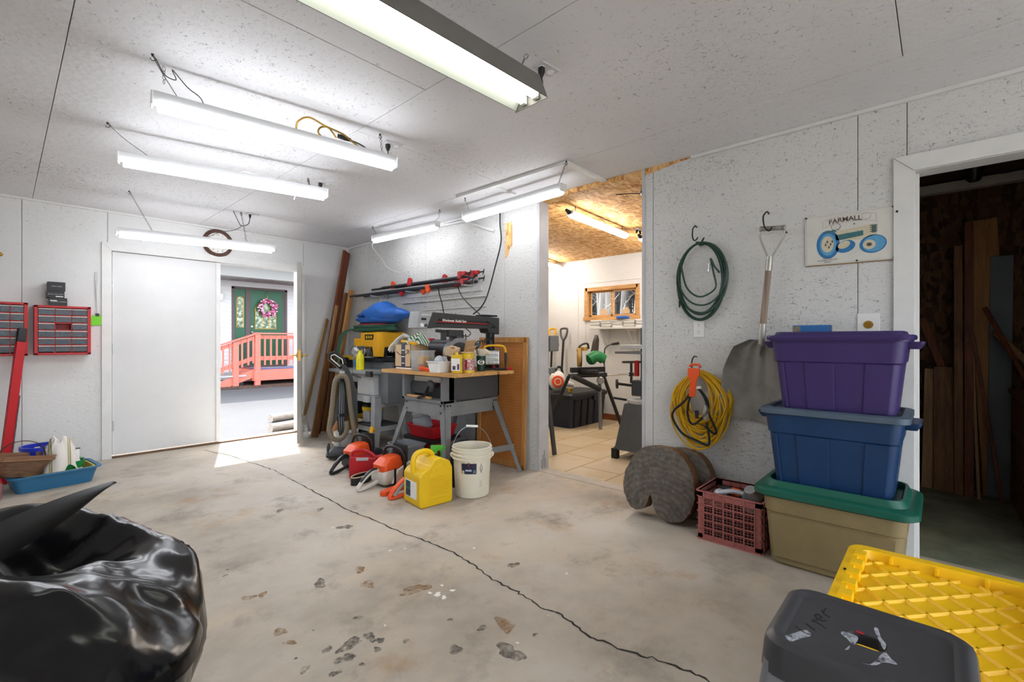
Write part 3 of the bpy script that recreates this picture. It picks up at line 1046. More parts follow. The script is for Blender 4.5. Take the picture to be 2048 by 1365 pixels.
for e in (-.03, .03):
    a = MB(); a.cyl(M @ V((e, 0, -.01)), M @ V((e * 1.6, .0, -.05)), .016, .01, 10); a.build('plug', M_BLK, t, world=True)
a = MB(); pz = onz(1290, 383, 2.438); 
t = thing('ceiling_junction_box', 'round black box on the workshop ceiling beside the right jamb', 'outlet', pz)
a.lathe([(.03, -.035), (.04, -.02), (.042, 0)], 16, Matrix.Translation(pz)); a.build('box_body', M_BLK, t, world=True)
wire_mb([pz + V((0, 0, -.02)), pz + V((-.05, .1, -.01)), pz + V((-.1, .22, -.004))], .004).build('power_cord', M_BLK, t, world=True)
# ---------------------------------------------------------------- the house across the drive
HY = 16.1
M_SID = mat('white_siding', 'd9dadc', .55, var=.03)
M_COR = mat('coral_paint', 'e07a68', .6, var=.08, vs=9)
M_GDOOR = mat('dark_green_door', '14563a', .4, var=.06)
M_BRNTRIM = mat('brown_grey_trim', '5b5150', .6)
M_CONCST = mat('grey_step', 'b9b8b6', .8, var=.1)
h = thing('house', 'white clapboard house with a green front door behind the coral porch', 'house', (5.5, HY, -.11))
w = MB(); w.bb((0, HY + .03, -.11), (13, HY + .2, 3.5)); w.bb((12.9, HY, -.11), (13, HY + 6, 3.5))
zz = -.05
while zz < 3.3:
    for x0, x1 in ((0, 4.80), (6.42, 13)) if zz < 2.75 else ((0, 13),):
        w.loft([[V((x0, HY + .03, zz)), V((x0, HY - .012, zz)), V((x0, HY + .008, zz + .125)), V((x0, HY + .03, zz + .125))], [V((x1, HY + .03, zz)), V((x1, HY - .012, zz)), V((x1, HY + .008, zz + .125)), V((x1, HY + .03, zz + .125))]])
    zz += .125
w.build('siding', M_SID, h, world=True, smooth=0)
w = MB(); w.bb((0, HY - 1.25, 3.02), (13, HY, 3.06)); 
w.build('porch_ceiling', wood('grey_beadboard', '6f6c6b', 'b0adab', scale=(9, 1, 9)), h, world=True)
w = MB(); w.bb((0, HY - 1.5, 2.98), (13, HY - 1.25, 3.5)); w.prism([(0, 0), (.95, 0), (0, .5)], .05, frame((1, 0, 0), (0, 0, 1), (0, -1, 0), (4.0, HY - 1.0, 3.0)))
w.build('porch_beam', mat('pale_grey_beam', 'b9b9b8', .6), h, world=True)
w = MB(); w.loft([[V((0, 13.0, 3.5)), V((13, 13.0, 3.5)), V((13, 13.0, 3.62)), V((0, 13.0, 3.62))], [V((0, 20, 6.2)), V((13, 20, 6.2)), V((13, 20, 6.32)), V((0, 20, 6.32))]])
w.build('roof', mat('grey_shingle_roof', '5d5b59', .9, var=.2, vs=20), h, world=True)
w = MB(); w.bb((4.78, HY - .02, .3), (4.86, HY + .06, 2.84), .004); w.bb((6.36, HY - .02, .3), (6.44, HY + .06, 2.84), .004); w.bb((4.78, HY - .02, 2.78), (6.44, HY + .06, 2.86), .004); w.bb((5.17, HY - .025, .3), (5.31, HY + .06, 2.8), .004); w.bb((4.86, HY - .02, .33), (6.36, HY + .06, .4))
w.build('door_frame', M_BRNTRIM, h, world=True)
M_PGL = NT('patterned_door_glass')
M_PGL.setc(M_PGL.ramp(M_PGL.noise(9, 4, .65), [(.35, '1d2a20'), (.5, '5f7a58'), (.62, 'c8d2bd'), (.75, '39503f')])); M_PGL.b.inputs['Roughness'].default_value = .15
M_PGL = M_PGL.m


def arch(x0, x1, z0, z1, n=12):
    r = (x1 - x0) / 2
    return [(x0, z0), (x1, z0)] + [((x0 + x1) / 2 + r * math.cos(a), z1 - r + r * math.sin(a)) for a in [math.pi * k / n for k in range(n + 1)]]


FH = frame((1, 0, 0), (0, 0, 1), (0, -1, 0), (0, HY, 0))
w = MB(); w.bb((5.31, HY + .0, .4), (6.30, HY + .045, 2.78), .004); gd = w.build('front_door', M_GDOOR, h, world=True)
w = MB(); w.prism(arch(5.45, 6.08, 1.55, 2.44), .012, FH); w.build('arched_glass', M_PGL, gd, world=False)
w = MB()
ar = arch(5.45, 6.08, 1.55, 2.44)
w.tube([FH @ V((p[0], p[1], .014)) for p in ar], .014, 6, closed=True)
for xx in (5.66, 5.87):
    w.beam(FH @ V((xx, 1.55, .014)), FH @ V((xx, 2.4, .014)), .014, .008)
w.build('came', M_BRASS, gd)
w = MB(); w.disc((5.35, HY - .03, 1.44), (0, 1, 0), .035, .05, 16, .01); w.ball((5.35, HY - .06, 1.44), .035); w.build('door_knob', M_CHROME, gd)
w = MB(); w.disc((5.35, HY - .02, 1.62), (0, 1, 0), .03, .03, 16, .005); w.build('deadbolt', M_CHROME, gd)
w = MB(); w.bb((4.86, HY + .0, .4), (5.17, HY + .045, 2.78), .004); sl = w.build('sidelight', M_GDOOR, h, world=True)
w = MB(); w.prism(arch(4.92, 5.11, 1.58, 2.54), .012, FH); w.build('arched_glass', M_PGL, sl)
w = MB(); w.tube([FH @ V((p[0], p[1], .014)) for p in arch(4.92, 5.11, 1.58, 2.54)], .012, 6, closed=True); w.build('came', M_BRASS, sl)
w = MB(); w.bb((6.30, HY + .0, .4), (6.36, HY + .03, 2.78)); w.build('door_stop', M_BRNTRIM, h, world=True)
for o in (gd, sl):
    for chd in o.children:
        chd.data.transform(Matrix.Translation((-5.5, -HY, .11)))
# wreath
wr = thing('wreath', 'round pink flower wreath hanging on the green front door', 'wreath', (5.78, HY - .10, 2.22))
rn = random.Random(4)
ring = MB(); ring.tube([V((.22 * math.cos(a), 0, .22 * math.sin(a))) for a in [k * math.pi / 12 for k in range(24)]], .06, 8, closed=True)
ring.build('twig_ring', mat('twig_brown', '4b3527', .9, var=.3, vs=30), wr)
for nm, hx2, cnt in (('pink_blossoms', 'd76aa0', 70), ('pale_pink_blossoms', 'ecc2d2', 55)):
    fl = MB()
    for i in range(cnt):
        a = rn.uniform(0, 6.283); R2 = .22 + rn.uniform(-.075, .08)
        p = V((R2 * math.cos(a), -rn.uniform(.03, .085), R2 * math.sin(a)))
        for k in range(4):
            an = rn.uniform(0, 3.14); dx = V((math.cos(an), 0, math.sin(an)))
            fl.disc(p + dx * .012, (rn.uniform(-.6, .6), -1, rn.uniform(-.6, .6)), .022, .003, 6)
    fl.build(nm, mat(nm, hx2, .7), wr, smooth=0)
wire_mb([(0, -.01, .24), (0, 0, .4), (0, .06, .555)], .008).build('hanger', M_BRASS, wr)
# lantern and bell
ln = thing('wall_lantern', 'pale lantern on the house wall left of the door', 'lamp', (4.46, HY - .01, 2.5))
w = MB(); w.bb((-.05, -.03, -.12), (.05, 0, .22), .01); w.build('back_plate', M_TRIM, ln)
w = MB(); w.lathe([(.03, -.13), (.07, -.1), (.085, .08), (.03, .13), (.01, .17)], 8, Matrix.Translation((0, -.11, 0))); w.build('lamp_shade', M_PAPER, ln)
w = MB(); w.tube(spline([(0, -.02, .17), (0, -.08, .22), (0, -.11, .16)], 5), .01, 6); w.build('bracket', M_TRIM, ln)
bx = thing('doorbell_box', 'small white box on the siding beside the green door', 'doorbell', (4.66, HY - .03, 1.63))
w = MB(); w.bb((-.03, -.02, -.06), (.03, .025, .06), .006); w.build('box_body', M_WHITEP, bx); w = MB(); w.disc((0, -.022, .01), (0, 1, 0), .014, .01); w.build('button', M_PAPER, bx)

# porch deck
DYF = 14.5
p = thing('porch', 'coral painted wooden porch with railing and side stairs', 'porch', (5.4, DYF, -.11))
GZ = -.11
w = MB(); w.bb((4.86, DYF - .06, .28), (9.5, HY - .06, .33)); w.build('deck_floor', M_COR, p, world=True)
w = MB(); w.bb((4.86, DYF - .08, .02), (9.5, DYF - .03, .29), .004); w.bb((4.84, DYF - .03, .02), (4.89, HY - .1, .29), .004); w.build('rim_joist', M_COR, p, world=True)
PO = [(4.96, DYF, 1.36), (6.75, DYF, 1.36), (4.40, DYF + .02, 1.12)]
for x, y, zt in PO:
    w = MB(); w.bb((x - .07, y - .09, GZ), (x + .07, y + .03, zt), .005); w.build('post', M_COR, p, world=True)
w = MB(); w.bb((4.86, DYF - .12, 1.36), (9.5, DYF + .05, 1.40), .005); w.build('top_rail', M_COR, p, world=True)
w = MB(); w.bb((5.0, DYF - .02, 1.22), (9.5, DYF + .02, 1.33), .004); w.build('upper_rail', M_COR, p, world=True)
w = MB(); w.bb((5.0, DYF - .02, .60), (9.5, DYF + .02, .72), .004); w.build('lower_rail', M_COR, p, world=True)
x = 5.16
while x < 8.2:
    w = MB(); w.bb((x - .022, DYF - .06, .46), (x + .022, DYF - .02, 1.30), .003); w.build('baluster', M_COR, p, world=True); x += .165
# stair rail and stairs going down to the left
def sr(x):
    return 1.36 + (x - 4.9) * .36
w = MB(); w.beam((3.4, DYF - .02, sr(3.4)), (4.98, DYF - .02, sr(4.98)), .15, .04, bev=.004); w.build('stair_rail', M_COR, p, world=True)
w = MB(); w.beam((3.4, DYF, sr(3.4) - .1), (4.9, DYF, sr(4.9) - .1), .04, .1, bev=.003); w.build('stair_rail', M_COR, p, world=True)
w = MB(); w.beam((3.4, DYF, sr(3.4) - .68), (4.9, DYF, sr(4.9) - .68), .04, .11, bev=.003); w.build('stair_rail', M_COR, p, world=True)
for x in (3.75, 3.92, 4.09, 4.25, 4.56, 4.72, 4.85):
    w = MB(); w.bb((x - .022, DYF - .05, sr(x) - .82), (x + .022, DYF - .02, sr(x) - .06), .003); w.build('baluster', M_COR, p, world=True)
w = MB(); w.beam((3.9, DYF + .02, -.12), (4.95, DYF + .02, .26), .05, .22, bev=.003); w.build('stringer', M_COR, p, world=True)
for i in range(2):
    w = MB(); w.bb((3.5 + .42 * i, DYF - .04, .0 + .15 * i), (3.95 + .42 * i + (.3 if i else .1), HY - .3, .05 + .15 * i), .012); w.build('stair_tread', M_CONCST, p, world=True)
w = MB(); w.bb((3.6, DYF + .3, GZ), (4.7, HY - .4, .0)); w.build('stair_base', M_DKGREY, p, world=True)
m = thing('door_mat', 'blue striped mat lying on the coral porch', 'mat', (5.8, DYF + .5, .33))
w = MB(); w.bb((-.75, -.4, .002), (1.2, .4, .028), .006); mo = w.build('woven_mat', mat('blue_mat', '5a6aa8', .9, var=.2), m)
for y in (-.3, 0, .3):
    w = MB(); w.bb((-.75, y - .04, .028), (1.2, y + .04, .031)); w.build('white_stripe', M_PAPER, m)
# landscape timbers by the garage door
for i, (a, b) in enumerate((((541, 838), (640, 822)), ((541, 857), (660, 838)))):
    A, B = onz(*a, -.05 + (.0)), onz(*b, -.05)
    t = thing('landscape_timber', ('weathered log timber on the far side of the driveway step', 'weathered log timber nearest the open door')[i], 'timber', A, group='landscape timbers by the door')
    w = MB(); d = (B - A).normalized()
    w.cyl(A + V((0, 0, 0)), A + d * .95, .062, n=14); w.build('log_body', wood('grey_beige_timber', '6f665c', 'a0968a', axis='x'), t, world=True)

# trees seen through the workshop window, and green ones that the door glass mirrors
rn = random.Random(21)
M_BARK = wood('grey_bark', '4c4741', '8d857b')
for i, (x, y) in enumerate(((10.5, 6.2), (11.8, 6.6), (9.6, 6.0), (12.6, 7.6), (10.9, 7.2), (13.5, 8.4), (11.2, 5.2), (14.2, 9.2), (9.9, 5.2), (12.2, 6.0), (13.0, 6.8))):
    t = thing('bare_tree', 'slim bare grey tree trunk in the woods outside the workshop window', 'tree', (x, y, -.11), group='bare trees outside the workshop window')
    w = MB(); hgt = rn.uniform(7, 9); r0 = rn.uniform(.05, .12); ln_ = rn.uniform(-.2, .2)
    w.tube([V((ln_ * k / 6, .1 * math.sin(k + i), hgt * k / 6)) for k in range(7)], [r0 * (1 - .12 * k) for k in range(7)], 8)
    for k in range(7):
        z0 = rn.uniform(1.0, hgt * .8); a = rn.uniform(0, 6.28); L2 = rn.uniform(.2, .55)
        b0 = V((ln_ * z0 / hgt, .1 * math.sin(6 * z0 / hgt + i), z0))
        w.tube([b0, b0 + V((math.cos(a) * L2 * .5, math.sin(a) * L2 * .5, L2 * .35)), b0 + V((math.cos(a) * L2, math.sin(a) * L2, L2 * .9))], [.022, .014, .005], 5)
    w.build('trunk', M_BARK, t)
rn = random.Random(77)
w = MB()
for i in range(420):
    x, y = rn.uniform(15.5, 26), rn.uniform(2.5, 15)
    r0 = rn.uniform(.04, .13); h_ = rn.uniform(6, 10); l_ = rn.uniform(-.5, .5)
    w.cyl((x, y, -.11), (x + l_ * .3, y + l_, h_), r0, r0 * .4, 6)
    for k in range(5):
        z0 = rn.uniform(.8, 5); a = rn.uniform(0, 6.28); L2 = rn.uniform(.6, 1.8)
        w.tube([(x, y, z0), (x + math.cos(a) * L2, y + math.sin(a) * L2, z0 + L2 * rn.uniform(.2, .9))], [.025, .008], 4)
for i in range(260):
    x, y = rn.uniform(15, 24), rn.uniform(2.5, 14); a = rn.uniform(0, 6.28); L2 = rn.uniform(.5, 1.6)
    w.tube([(x, y, -.11), (x + .3 * math.cos(a), y + .3 * math.sin(a), L2 * .6), (x + .5 * math.cos(a), y + .6 * math.sin(a), L2)], [.012, .009, .004], 4)
tag(w.build('woods', wood('dark_bark', '38342f', '6b655c'), smooth=0), 'bare grey woods far behind the workshop window', 'woods', kind='stuff')
# ---------------------------------------------------------------- things along the right-hand (east) wall
FE = lambda o: frame((0, -1, 0), (0, 0, 1), (-1, 0, 0), o)      # local x = right as seen, y = up, z = out of the wall


def hook(label, p, path, r=.0045):
    t = thing('wall_hook', label, 'hook', p, group='bent steel hooks on the right wall')
    M = FE(p)
    a = MB(); a.tube(spline([M @ V(q) for q in path], 6), r, 8); a.build('hook_rod', M_DKMETAL, t, world=True)
    return t


HK = [(0, 0, -.002), (.0, .0, .05), (-.01, -.03, .075), (-.005, -.09, .085), (.01, -.13, .095), (.03, -.125, .10), (.035, -.11, .10)]
hook('bent dark steel hook holding the green air hose', onX(1393, 455), [(0, 0, -.002), (.002, .003, .03), (-.008, -.02, .045), (-.008, -.07, .05), (.006, -.1, .06), (.025, -.10, .07), (.035, -.085, .07)])
hook('bent dark steel hook holding the scoop shovel by its grip', onX(1538, 428), [(0, 0, -.002), (.0, .003, .05), (-.012, -.03, .08), (-.006, -.085, .09), (.012, -.12, .10), (.03, -.125, .10), (.04, -.105, .10)])
hook('short dark steel hook holding the yellow extension cord', onX(1393, 714), [(0, 0, -.002), (.0, .003, .04), (-.006, -.02, .06), (-.006, -.06, .07), (.006, -.08, .08), (.02, -.075, .085)])

# green air hose
c = onX(1402, 556, 3.195)
t = thing('air_hose', 'coil of dark green hose hanging from a hook on the white wall', 'hose', c)
M = FE(c); rn = random.Random(3)
pts = []
for k in range(7):
    a = .155 + rn.uniform(-.012, .012); b = .235 + rn.uniform(-.03, .03); oy = -.235 + (.235 + .235 - b) + rn.uniform(-.004, .01) - (.05 if k in (2, 5) else 0)
    n = 22
    for i in range(n):
        an = math.pi / 2 + 2 * math.pi * i / n
        sc = 1 + (.10 if k == 5 else 0) * (1 - math.sin(an)) / 2
        pts.append(M @ V((a * math.cos(an) * sc + .004 * k - .012, (b * math.sin(an) * sc) + (.235 - b) - (.04 if k == 5 else 0) * (1 - math.sin(an)) / 2, .004 * k + rn.uniform(0, .004) - .01)))
a = MB(); a.tube(spline(pts, 2), .0062, 7)
hz = spline([M @ V((-.13, .1, .02)), M @ V((-.09, -.06, .02)), M @ V((.0, -.13, .02)), M @ V((.1, -.08, .02)), M @ V((.09, .02, .02)), M @ V((.07, .12, .02)), M @ V((.10, .06, .025)), M @ V((.13, .02, .025))], 6)
a.tube(hz, .0062, 7)
a.build('hose_coil', mat('dark_green_rubber', '1c3d31', .4), t, world=True)
a = MB(); p = M @ V((.06, .085, .025)); a.cyl(p, p + V((0, 0, -.035)), .011, .009, 10); a.cyl(p + V((0, 0, -.035)), p + V((0, 0, -.05)), .006, .005, 8); a.build('coupling', M_CHROME, t, world=True)
a = MB(); p = M @ V((.005, .225, .02)); a.tube([p + V((0, .03, .015)), p, p + V((0, -.03, -.004))], [.006, .016, .006], 8); a.tube([p, p + V((-.02, -.03, .035))], [.008, .005], 6); a.build('tie_cord', mat('dark_green_rubber', '1c3d31', .4), t, world=True)
a = MB(); p = M @ V((-.14, -.15, .02)); a.cyl(p, p + V((0, 0, -.045)), .007, .006, 8); a.build('hose_end', M_BLK, t, world=True)

# scoop shovel
g = onX(1545, 457, 3.15); b0 = onX(1522, 690, 3.17); b1 = onX(1505, 843, 3.17)
t = thing('scoop_shovel', 'worn metal scoop shovel hanging head down by its wooden grip', 'shovel', V((3.15, .84, .66)))
ax = (g - b0).normalized()
sd = V((0, -1, 0)); sd = (sd - ax * sd.dot(ax)).normalized(); no = sd.cross(ax)
a = MB(); a.cyl(g - sd * .062, g + sd * .062, .0145, n=14); a.build('grip', M_GREYWD, t, world=True)
a = MB()
fk = g - ax * .17
for e in (-1, 1):
    a.tube(spline([g + sd * e * .066, g + sd * e * .066 - ax * .05, g + sd * e * .045 - ax * .1, fk + sd * e * .012, fk - ax * .02], 5), (.006 if e else 0), 8)
    a.disc(g + sd * e * .064, sd, .017, .01, 14, .002)
a.cyl(fk, fk - ax * .085, .0185, .0195, 14)
a.build('fork', mat('worn_metal', 'a7a39d', .4, .7, var=.15, vs=20), t, world=True)
a = MB(); s0 = fk - ax * .08; s1 = b0 + ax * .1; a.cyl(s0, s1, .0175, .0195, 14); a.build('shaft', wood('grey_brown_handle', '6d5b4d', 'a08b78'), t, world=True)
a = MB(); a.cyl(s1 + ax * .03, s1 - ax * .13, .0205, .022, 14); a.build('socket', mat('worn_metal_bright', 'b9b5ae', .35, .8), t, world=True)
M_SCOOP = mat('dull_scoop_steel', '918e88', .5, .3, var=.3, vs=7)
bl = (b0 - b1).length
def blade(u, v):
    # v: 0 top .. 1 bottom, u across
    x = (u - .5) * 2
    wv = .105 + .085 * min(1, v * 2.6) ** .6 + .02 * v
    if v < .1:
        wv *= .55 + 4.5 * v
    rib = .012 * max(0, 1 - v * 1.3) * (math.exp(-((abs(x) - .42) / .12) ** 2) + 1.2 * math.exp(-(x / .1) ** 2))
    dish = .055 * (abs(x) ** 2.5) - .02 + .05 * max(0, .35 - v)
    return b0 + ax * .03 - ax * (bl + .03) * v + sd * (x * wv) + no * (dish + rib) * 1.0
a = MB(); a.grid(blade, 28, 20, .003); a.build('scoop_blade', M_SCOOP, t, smooth=60, world=True)
a = MB(); a.tube([s1 - ax * .1, b0 - ax * .01 + no * .02, b0 - ax * .07 + no * .012], [.02, .016, .004], 10); a.build('tang', M_SCOOP, t, world=True)

# yellow extension cord
c = onX(1398, 818, 3.16)
t = thing('extension_cord', 'thick coil of yellow extension cord hung low on the white wall', 'extension cord', c)
M = FE(c); rn = random.Random(8)
pts = []
for k in range(34):
    w_ = .065 + .125 * rn.random() ** .6; hgt = .15 + .12 * rn.random()
    cx = rn.uniform(-.025, .025) + .008; n = 16
    for i in range(n):
        an = math.pi / 2 + 2 * math.pi * i / n
        s_ = math.sin(an)
        x = cx + w_ * math.cos(an) * (1 if s_ < 0 else (1 - .5 * s_ * s_))
        y = .255 - hgt + hgt * s_ - .004 * (k % 4)
        pts.append(M @ V((x, y, .0035 * (k % 12) + .01 * math.sin(3 * an + k) - .02)))
a = MB(); a.tube(spline(pts, 2), .006, 6); a.build('cord_coil', mat('yellow_cord_jacket', 'd3a312', .4), t, world=True)
a = MB()
q = [(-.02, .14, .05), (-.075, .05, .055), (-.15, -.02, .05), (-.16, -.08, .045), (-.1, -.17, .04), (.0, -.205, .045), (.075, -.225, .05), (.085, -.18, .05), (.07, -.08, .055)]
a.tube(spline([M @ V(p) for p in q], 7), .0075, 8)
q = [(-.02, .14, .055), (-.045, .05, .06), (-.055, -.04, .055), (-.02, -.1, .055), (.06, -.03, .06), (.08, .05, .055), (.03, .13, .055), (.0, .14, .06)]
a.tube(spline([M @ V(p) for p in q], 7), .0075, 8)
q = [(.02, .14, .06), (.06, .08, .06), (.09, -.03, .06), (.13, -.12, .055), (.115, -.145, .05), (.06, -.105, .055)]
a.tube(spline([M @ V(p) for p in q], 7), .0075, 8)
a.build('black_lead', M_RUB, t, world=True)
a = MB(); p = M @ V((.068, .035, .065)); a.loft([[p + v for v in circ(.010, 0, 12)], [p + V((0, 0, -.02)) + v for v in circ(.019, 0, 12)], [p + V((0, 0, -.075)) + v for v in circ(.021, 0, 12)], [p + V((0, 0, -.095)) + v for v in circ(.013, 0, 12)]]); a.build('clear_plug', M_CLEARP, t, world=True)
a = MB(); p = M @ V((.01, -.005, .065)); a.cyl(p, p + V((0, 0, -.05)), .013, .010, 10); a.build('plug', M_BLK, t, world=True)
a = MB()
sp = [M @ V((-.004, .285, .035)), M @ V((0, .2, .075)), M @ V((-.006, .12, .072))]
a.loft([[M @ V((-.045, .275, .06)), M @ V((.03, .275, .06)), M @ V((.03, .275, .075)), M @ V((-.045, .275, .075))], [M @ V((-.045, .235, .07)), M @ V((.03, .235, .07)), M @ V((.03, .235, .082)), M @ V((-.045, .235, .082))], [M @ V((-.026, .19, .075)), M @ V((.012, .19, .075)), M @ V((.012, .19, .085)), M @ V((-.026, .19, .085))], [M @ V((-.034, .12, .07)), M @ V((.006, .12, .07)), M @ V((.006, .12, .08)), M @ V((-.034, .12, .08))], [M @ V((-.04, .085, .065)), M @ V((.0, .085, .065)), M @ V((.0, .085, .075)), M @ V((-.04, .085, .075))]])
a.tube([M @ V((-.04, .285, .06)), M @ V((-.03, .298, .05)), M @ V((.018, .298, .05)), M @ V((.028, .283, .06))], .009, 6)
a.build('orange_strap', M_ORG, t, world=True)
a = MB(); a.tube([M @ V((-.04, .135, .06)), M @ V((.035, .15, .065))], .01, 6); a.build('tie_band', M_WHITEP, t, world=True)

# tin sign with a tractor
sc_ = V((XE - .006, .385, 1.745))
t = thing('tin_sign', 'faded tin sign with a blue tractor drawing pinned beside the doorway', 'sign', sc_, rot=(0, 0, 0))
Ms = frame((0, -1, -.012), (0, .012, 1), (-1, 0, 0), sc_)
a = MB(); a.box((0, 0, 0), (.415, .29, .003), .001, M=Ms)
M_TIN = mat('faded_tin', 'd0cfc8', .5, var=.06, vs=14)
a.build('tin_plate', M_TIN, t, world=True)
INK = mat('sign_grey_ink', '8a857b', .6)
INKD = mat('sign_brown_ink', '5d4d45', .6)
BLU1 = mat('sign_blue', '2f74a8', .55, var=.15, vs=60)
BLU2 = mat('sign_light_blue', '5b9cc6', .55, var=.12, vs=60)
CRM = mat('sign_cream', 'c9c1a8', .55, var=.1, vs=60)
TEAL = mat('sign_teal', '3d6f74', .55, var=.2, vs=80)


def ell(mb, x, y, rx, ry, z, n=28, r=0.0):
    mb.prism([(x + rx * math.cos(2 * math.pi * i / n) * math.cos(r) - ry * math.sin(2 * math.pi * i / n) * math.sin(r), y + rx * math.cos(2 * math.pi * i / n) * math.sin(r) + ry * math.sin(2 * math.pi * i / n) * math.cos(r)) for i in range(n)], .0004, Ms @ Matrix.Translation((0, 0, z)))


def ply(mb, pts, z):
    mb.prism(pts, .0004, Ms @ Matrix.Translation((0, 0, z)))


tb = MB()
ell(tb, -.094, -.03, .056, .082, .0016); ell(tb, .112, -.05, .060, .050, .0016, r=.15); ell(tb, -.012, -.05, .047, .034, .0016, r=.3)
tb.build('tractor_tyres', BLU1, t, world=True)
tb = MB(); ell(tb, .116, -.049, .05, .044, .0021, r=.2); tb.build('tyre_wall', BLU2, t, world=True)
tb = MB(); ell(tb, -.094, -.03, .040, .064, .0021); tb.build('tyre_wall', BLU2, t, world=True)
tb = MB(); ell(tb, -.096, -.028, .030, .047, .0026); ell(tb, .096, -.052, .028, .026, .0026); ell(tb, -.018, -.04, .03, .02, .0026, r=.4)
ply(tb, [(-.06, .04), (.06, .055), (.12, .06), (.13, .052), (.13, .0), (.05, -.02), (-.055, -.01)], .0016)
tb.build('tractor_body', CRM, t, world=True)
tb = MB(); ply(tb, [(-.05, .02), (.07, .03), (.07, .002), (-.04, -.012)], .0022); ply(tb, [(.108, .05), (.128, .052), (.128, .012), (.108, .01)], .0022); ply(tb, [(-.12, .045), (-.06, .052), (-.05, .04), (-.1, .034)], .0024)
tb.build('tractor_shading', TEAL, t, world=True)
tb = MB()
for i in range(4):
    ply(tb, [(.10, .016 + .011 * i), (.134, .017 + .011 * i), (.134, .021 + .011 * i), (.10, .020 + .011 * i)], .0027)
for i in range(5):
    ell(tb, -.105 + .008 * i, -.03 + .018 * math.sin(i * 2.1), .004, .008, .0030)
ell(tb, .03, .072, .004, .004, .0022); ell(tb, .096, -.052, .012, .01, .0031)
tb.tube([Ms @ V((-.055 + .022 * math.cos(k * .5236), .068 + .02 * math.sin(k * .5236), .002)) for k in range(12)], .0012, 4, closed=True)
tb.tube([Ms @ V((-.055, .06, .002)), Ms @ V((-.04, .045, .002))], .0012, 4)
tb.build('tractor_linework', INKD, t, world=True)
tb = MB()
for off in (.128, .088):
    tb.tube([Ms @ V((x, off - 1.1 * (x - .01) ** 2 + .02 * x, .0018)) for x in [-.115 + .012 * k for k in range(21)]], .0007, 4)
tb.tube([Ms @ V((.085 + .02 * math.cos(k * .5236), .108 + .019 * math.sin(k * .5236), .0018)) for k in range(12)], .0008, 4, closed=True)
for x in (-.118, .128):
    tb.tube([Ms @ V((x, off - 1.1 * (x - .01) ** 2 + .02 * x, .0018)) for off in (.13, .08)], .0007, 4)
for a_, b_ in (((-.2, -.138), (.2, -.138)), ((-.2, .138), (.2, .138)), ((-.2, -.138), (-.2, .138)), ((.2, -.138), (.2, .138))):
    tb.tube([Ms @ V((*a_, .0016)), Ms @ V((*b_, .0016))], .0006, 4)
tb.build('sign_border', INK, t, world=True)
R_ = Ms.to_3x3() @ V((1, .03, 0)); U_ = Ms.to_3x3() @ V((-.03, 1, 0))
text('FARMALL', .037, INKD, t, R_, U_, Ms @ V((-.012, .104, .0018)), 'sign_title', arc=1.1, bold=.0009)
for i, s_ in enumerate(('ALL TYPES', 'MACHINERY TRACTOR', 'SERVICE')):
    text(s_, .0095, INKD, t, R_, U_, Ms @ V((-.098, -.108 - .011 * i, .0018)), 'sign_small_print')
a = MB()
for x, y in ((-.2, .138), (.2, .138), (.04, -.135), (.2, -.135)):
    a.disc(Ms @ V((x, y, .003)), (-1, 0, 0), .005, .004, 10)
a.build('pin', M_DKMETAL, t, world=True)
a = MB(); a.box((0, -.146, .0), (.415, .006, .006), .001, M=Ms); a.build('rusty_edge', mat('rust_edge', '8f7450', .8, var=.3, vs=30), t, world=True)

# outlets
for nm, lb, px, brass in (('wall_outlet', 'white wall outlet below the green hose', (1398, 658), 0), ('wall_outlet', 'white outlet with a brass socket behind the purple tote', (1737, 648), 1)):
    p = onX(*px); M = FE(p)
    t = thing(nm, lb, 'outlet', p, group='outlets on the right wall')
    a = MB(); a.box((0, 0, .003), (.072 if not brass else .10, .116, .007), .003, M=M); a.build('cover_plate', M_WHITEP, t, world=True)
    for e in ((-.024, .024) if not brass else (-.005,)):
        a = MB(); a.disc(M @ V((0, e, .0075)), (-1, 0, 0), .017 if not brass else .022, .003, 20); so_ = a.build('socket', M_WHITEP if not brass else M_BRASS, t, world=True)
        b = MB()
        for x in (-.006, .006):
            b.box((x, e + .004, .0092), (.002, .009, .001), M=M)
        b.disc(M @ V((0, e - .008, .0092)), (-1, 0, 0), .0025, .001, 8)
        b.build('slot', M_BLK, so_, world=True)
for px in ((1574, 466), (1793, 425)):
    p = onX(*px); M = FE(p)
    t = thing('nail', ('bent nail in the wall right of the shovel grip', 'nail in the wall at the upper right corner of the tin sign')[px[0] > 1700], 'nail', p)
    a = MB(); a.cyl(M @ V((0, 0, -.002)), M @ V((.004, -.004, .04)), .0025, n=8); a.disc(M @ V((.004, -.004, .04)), (-1, 0, 0), .006, .003, 10); a.build('nail_shank', M_DKMETAL, t, world=True)


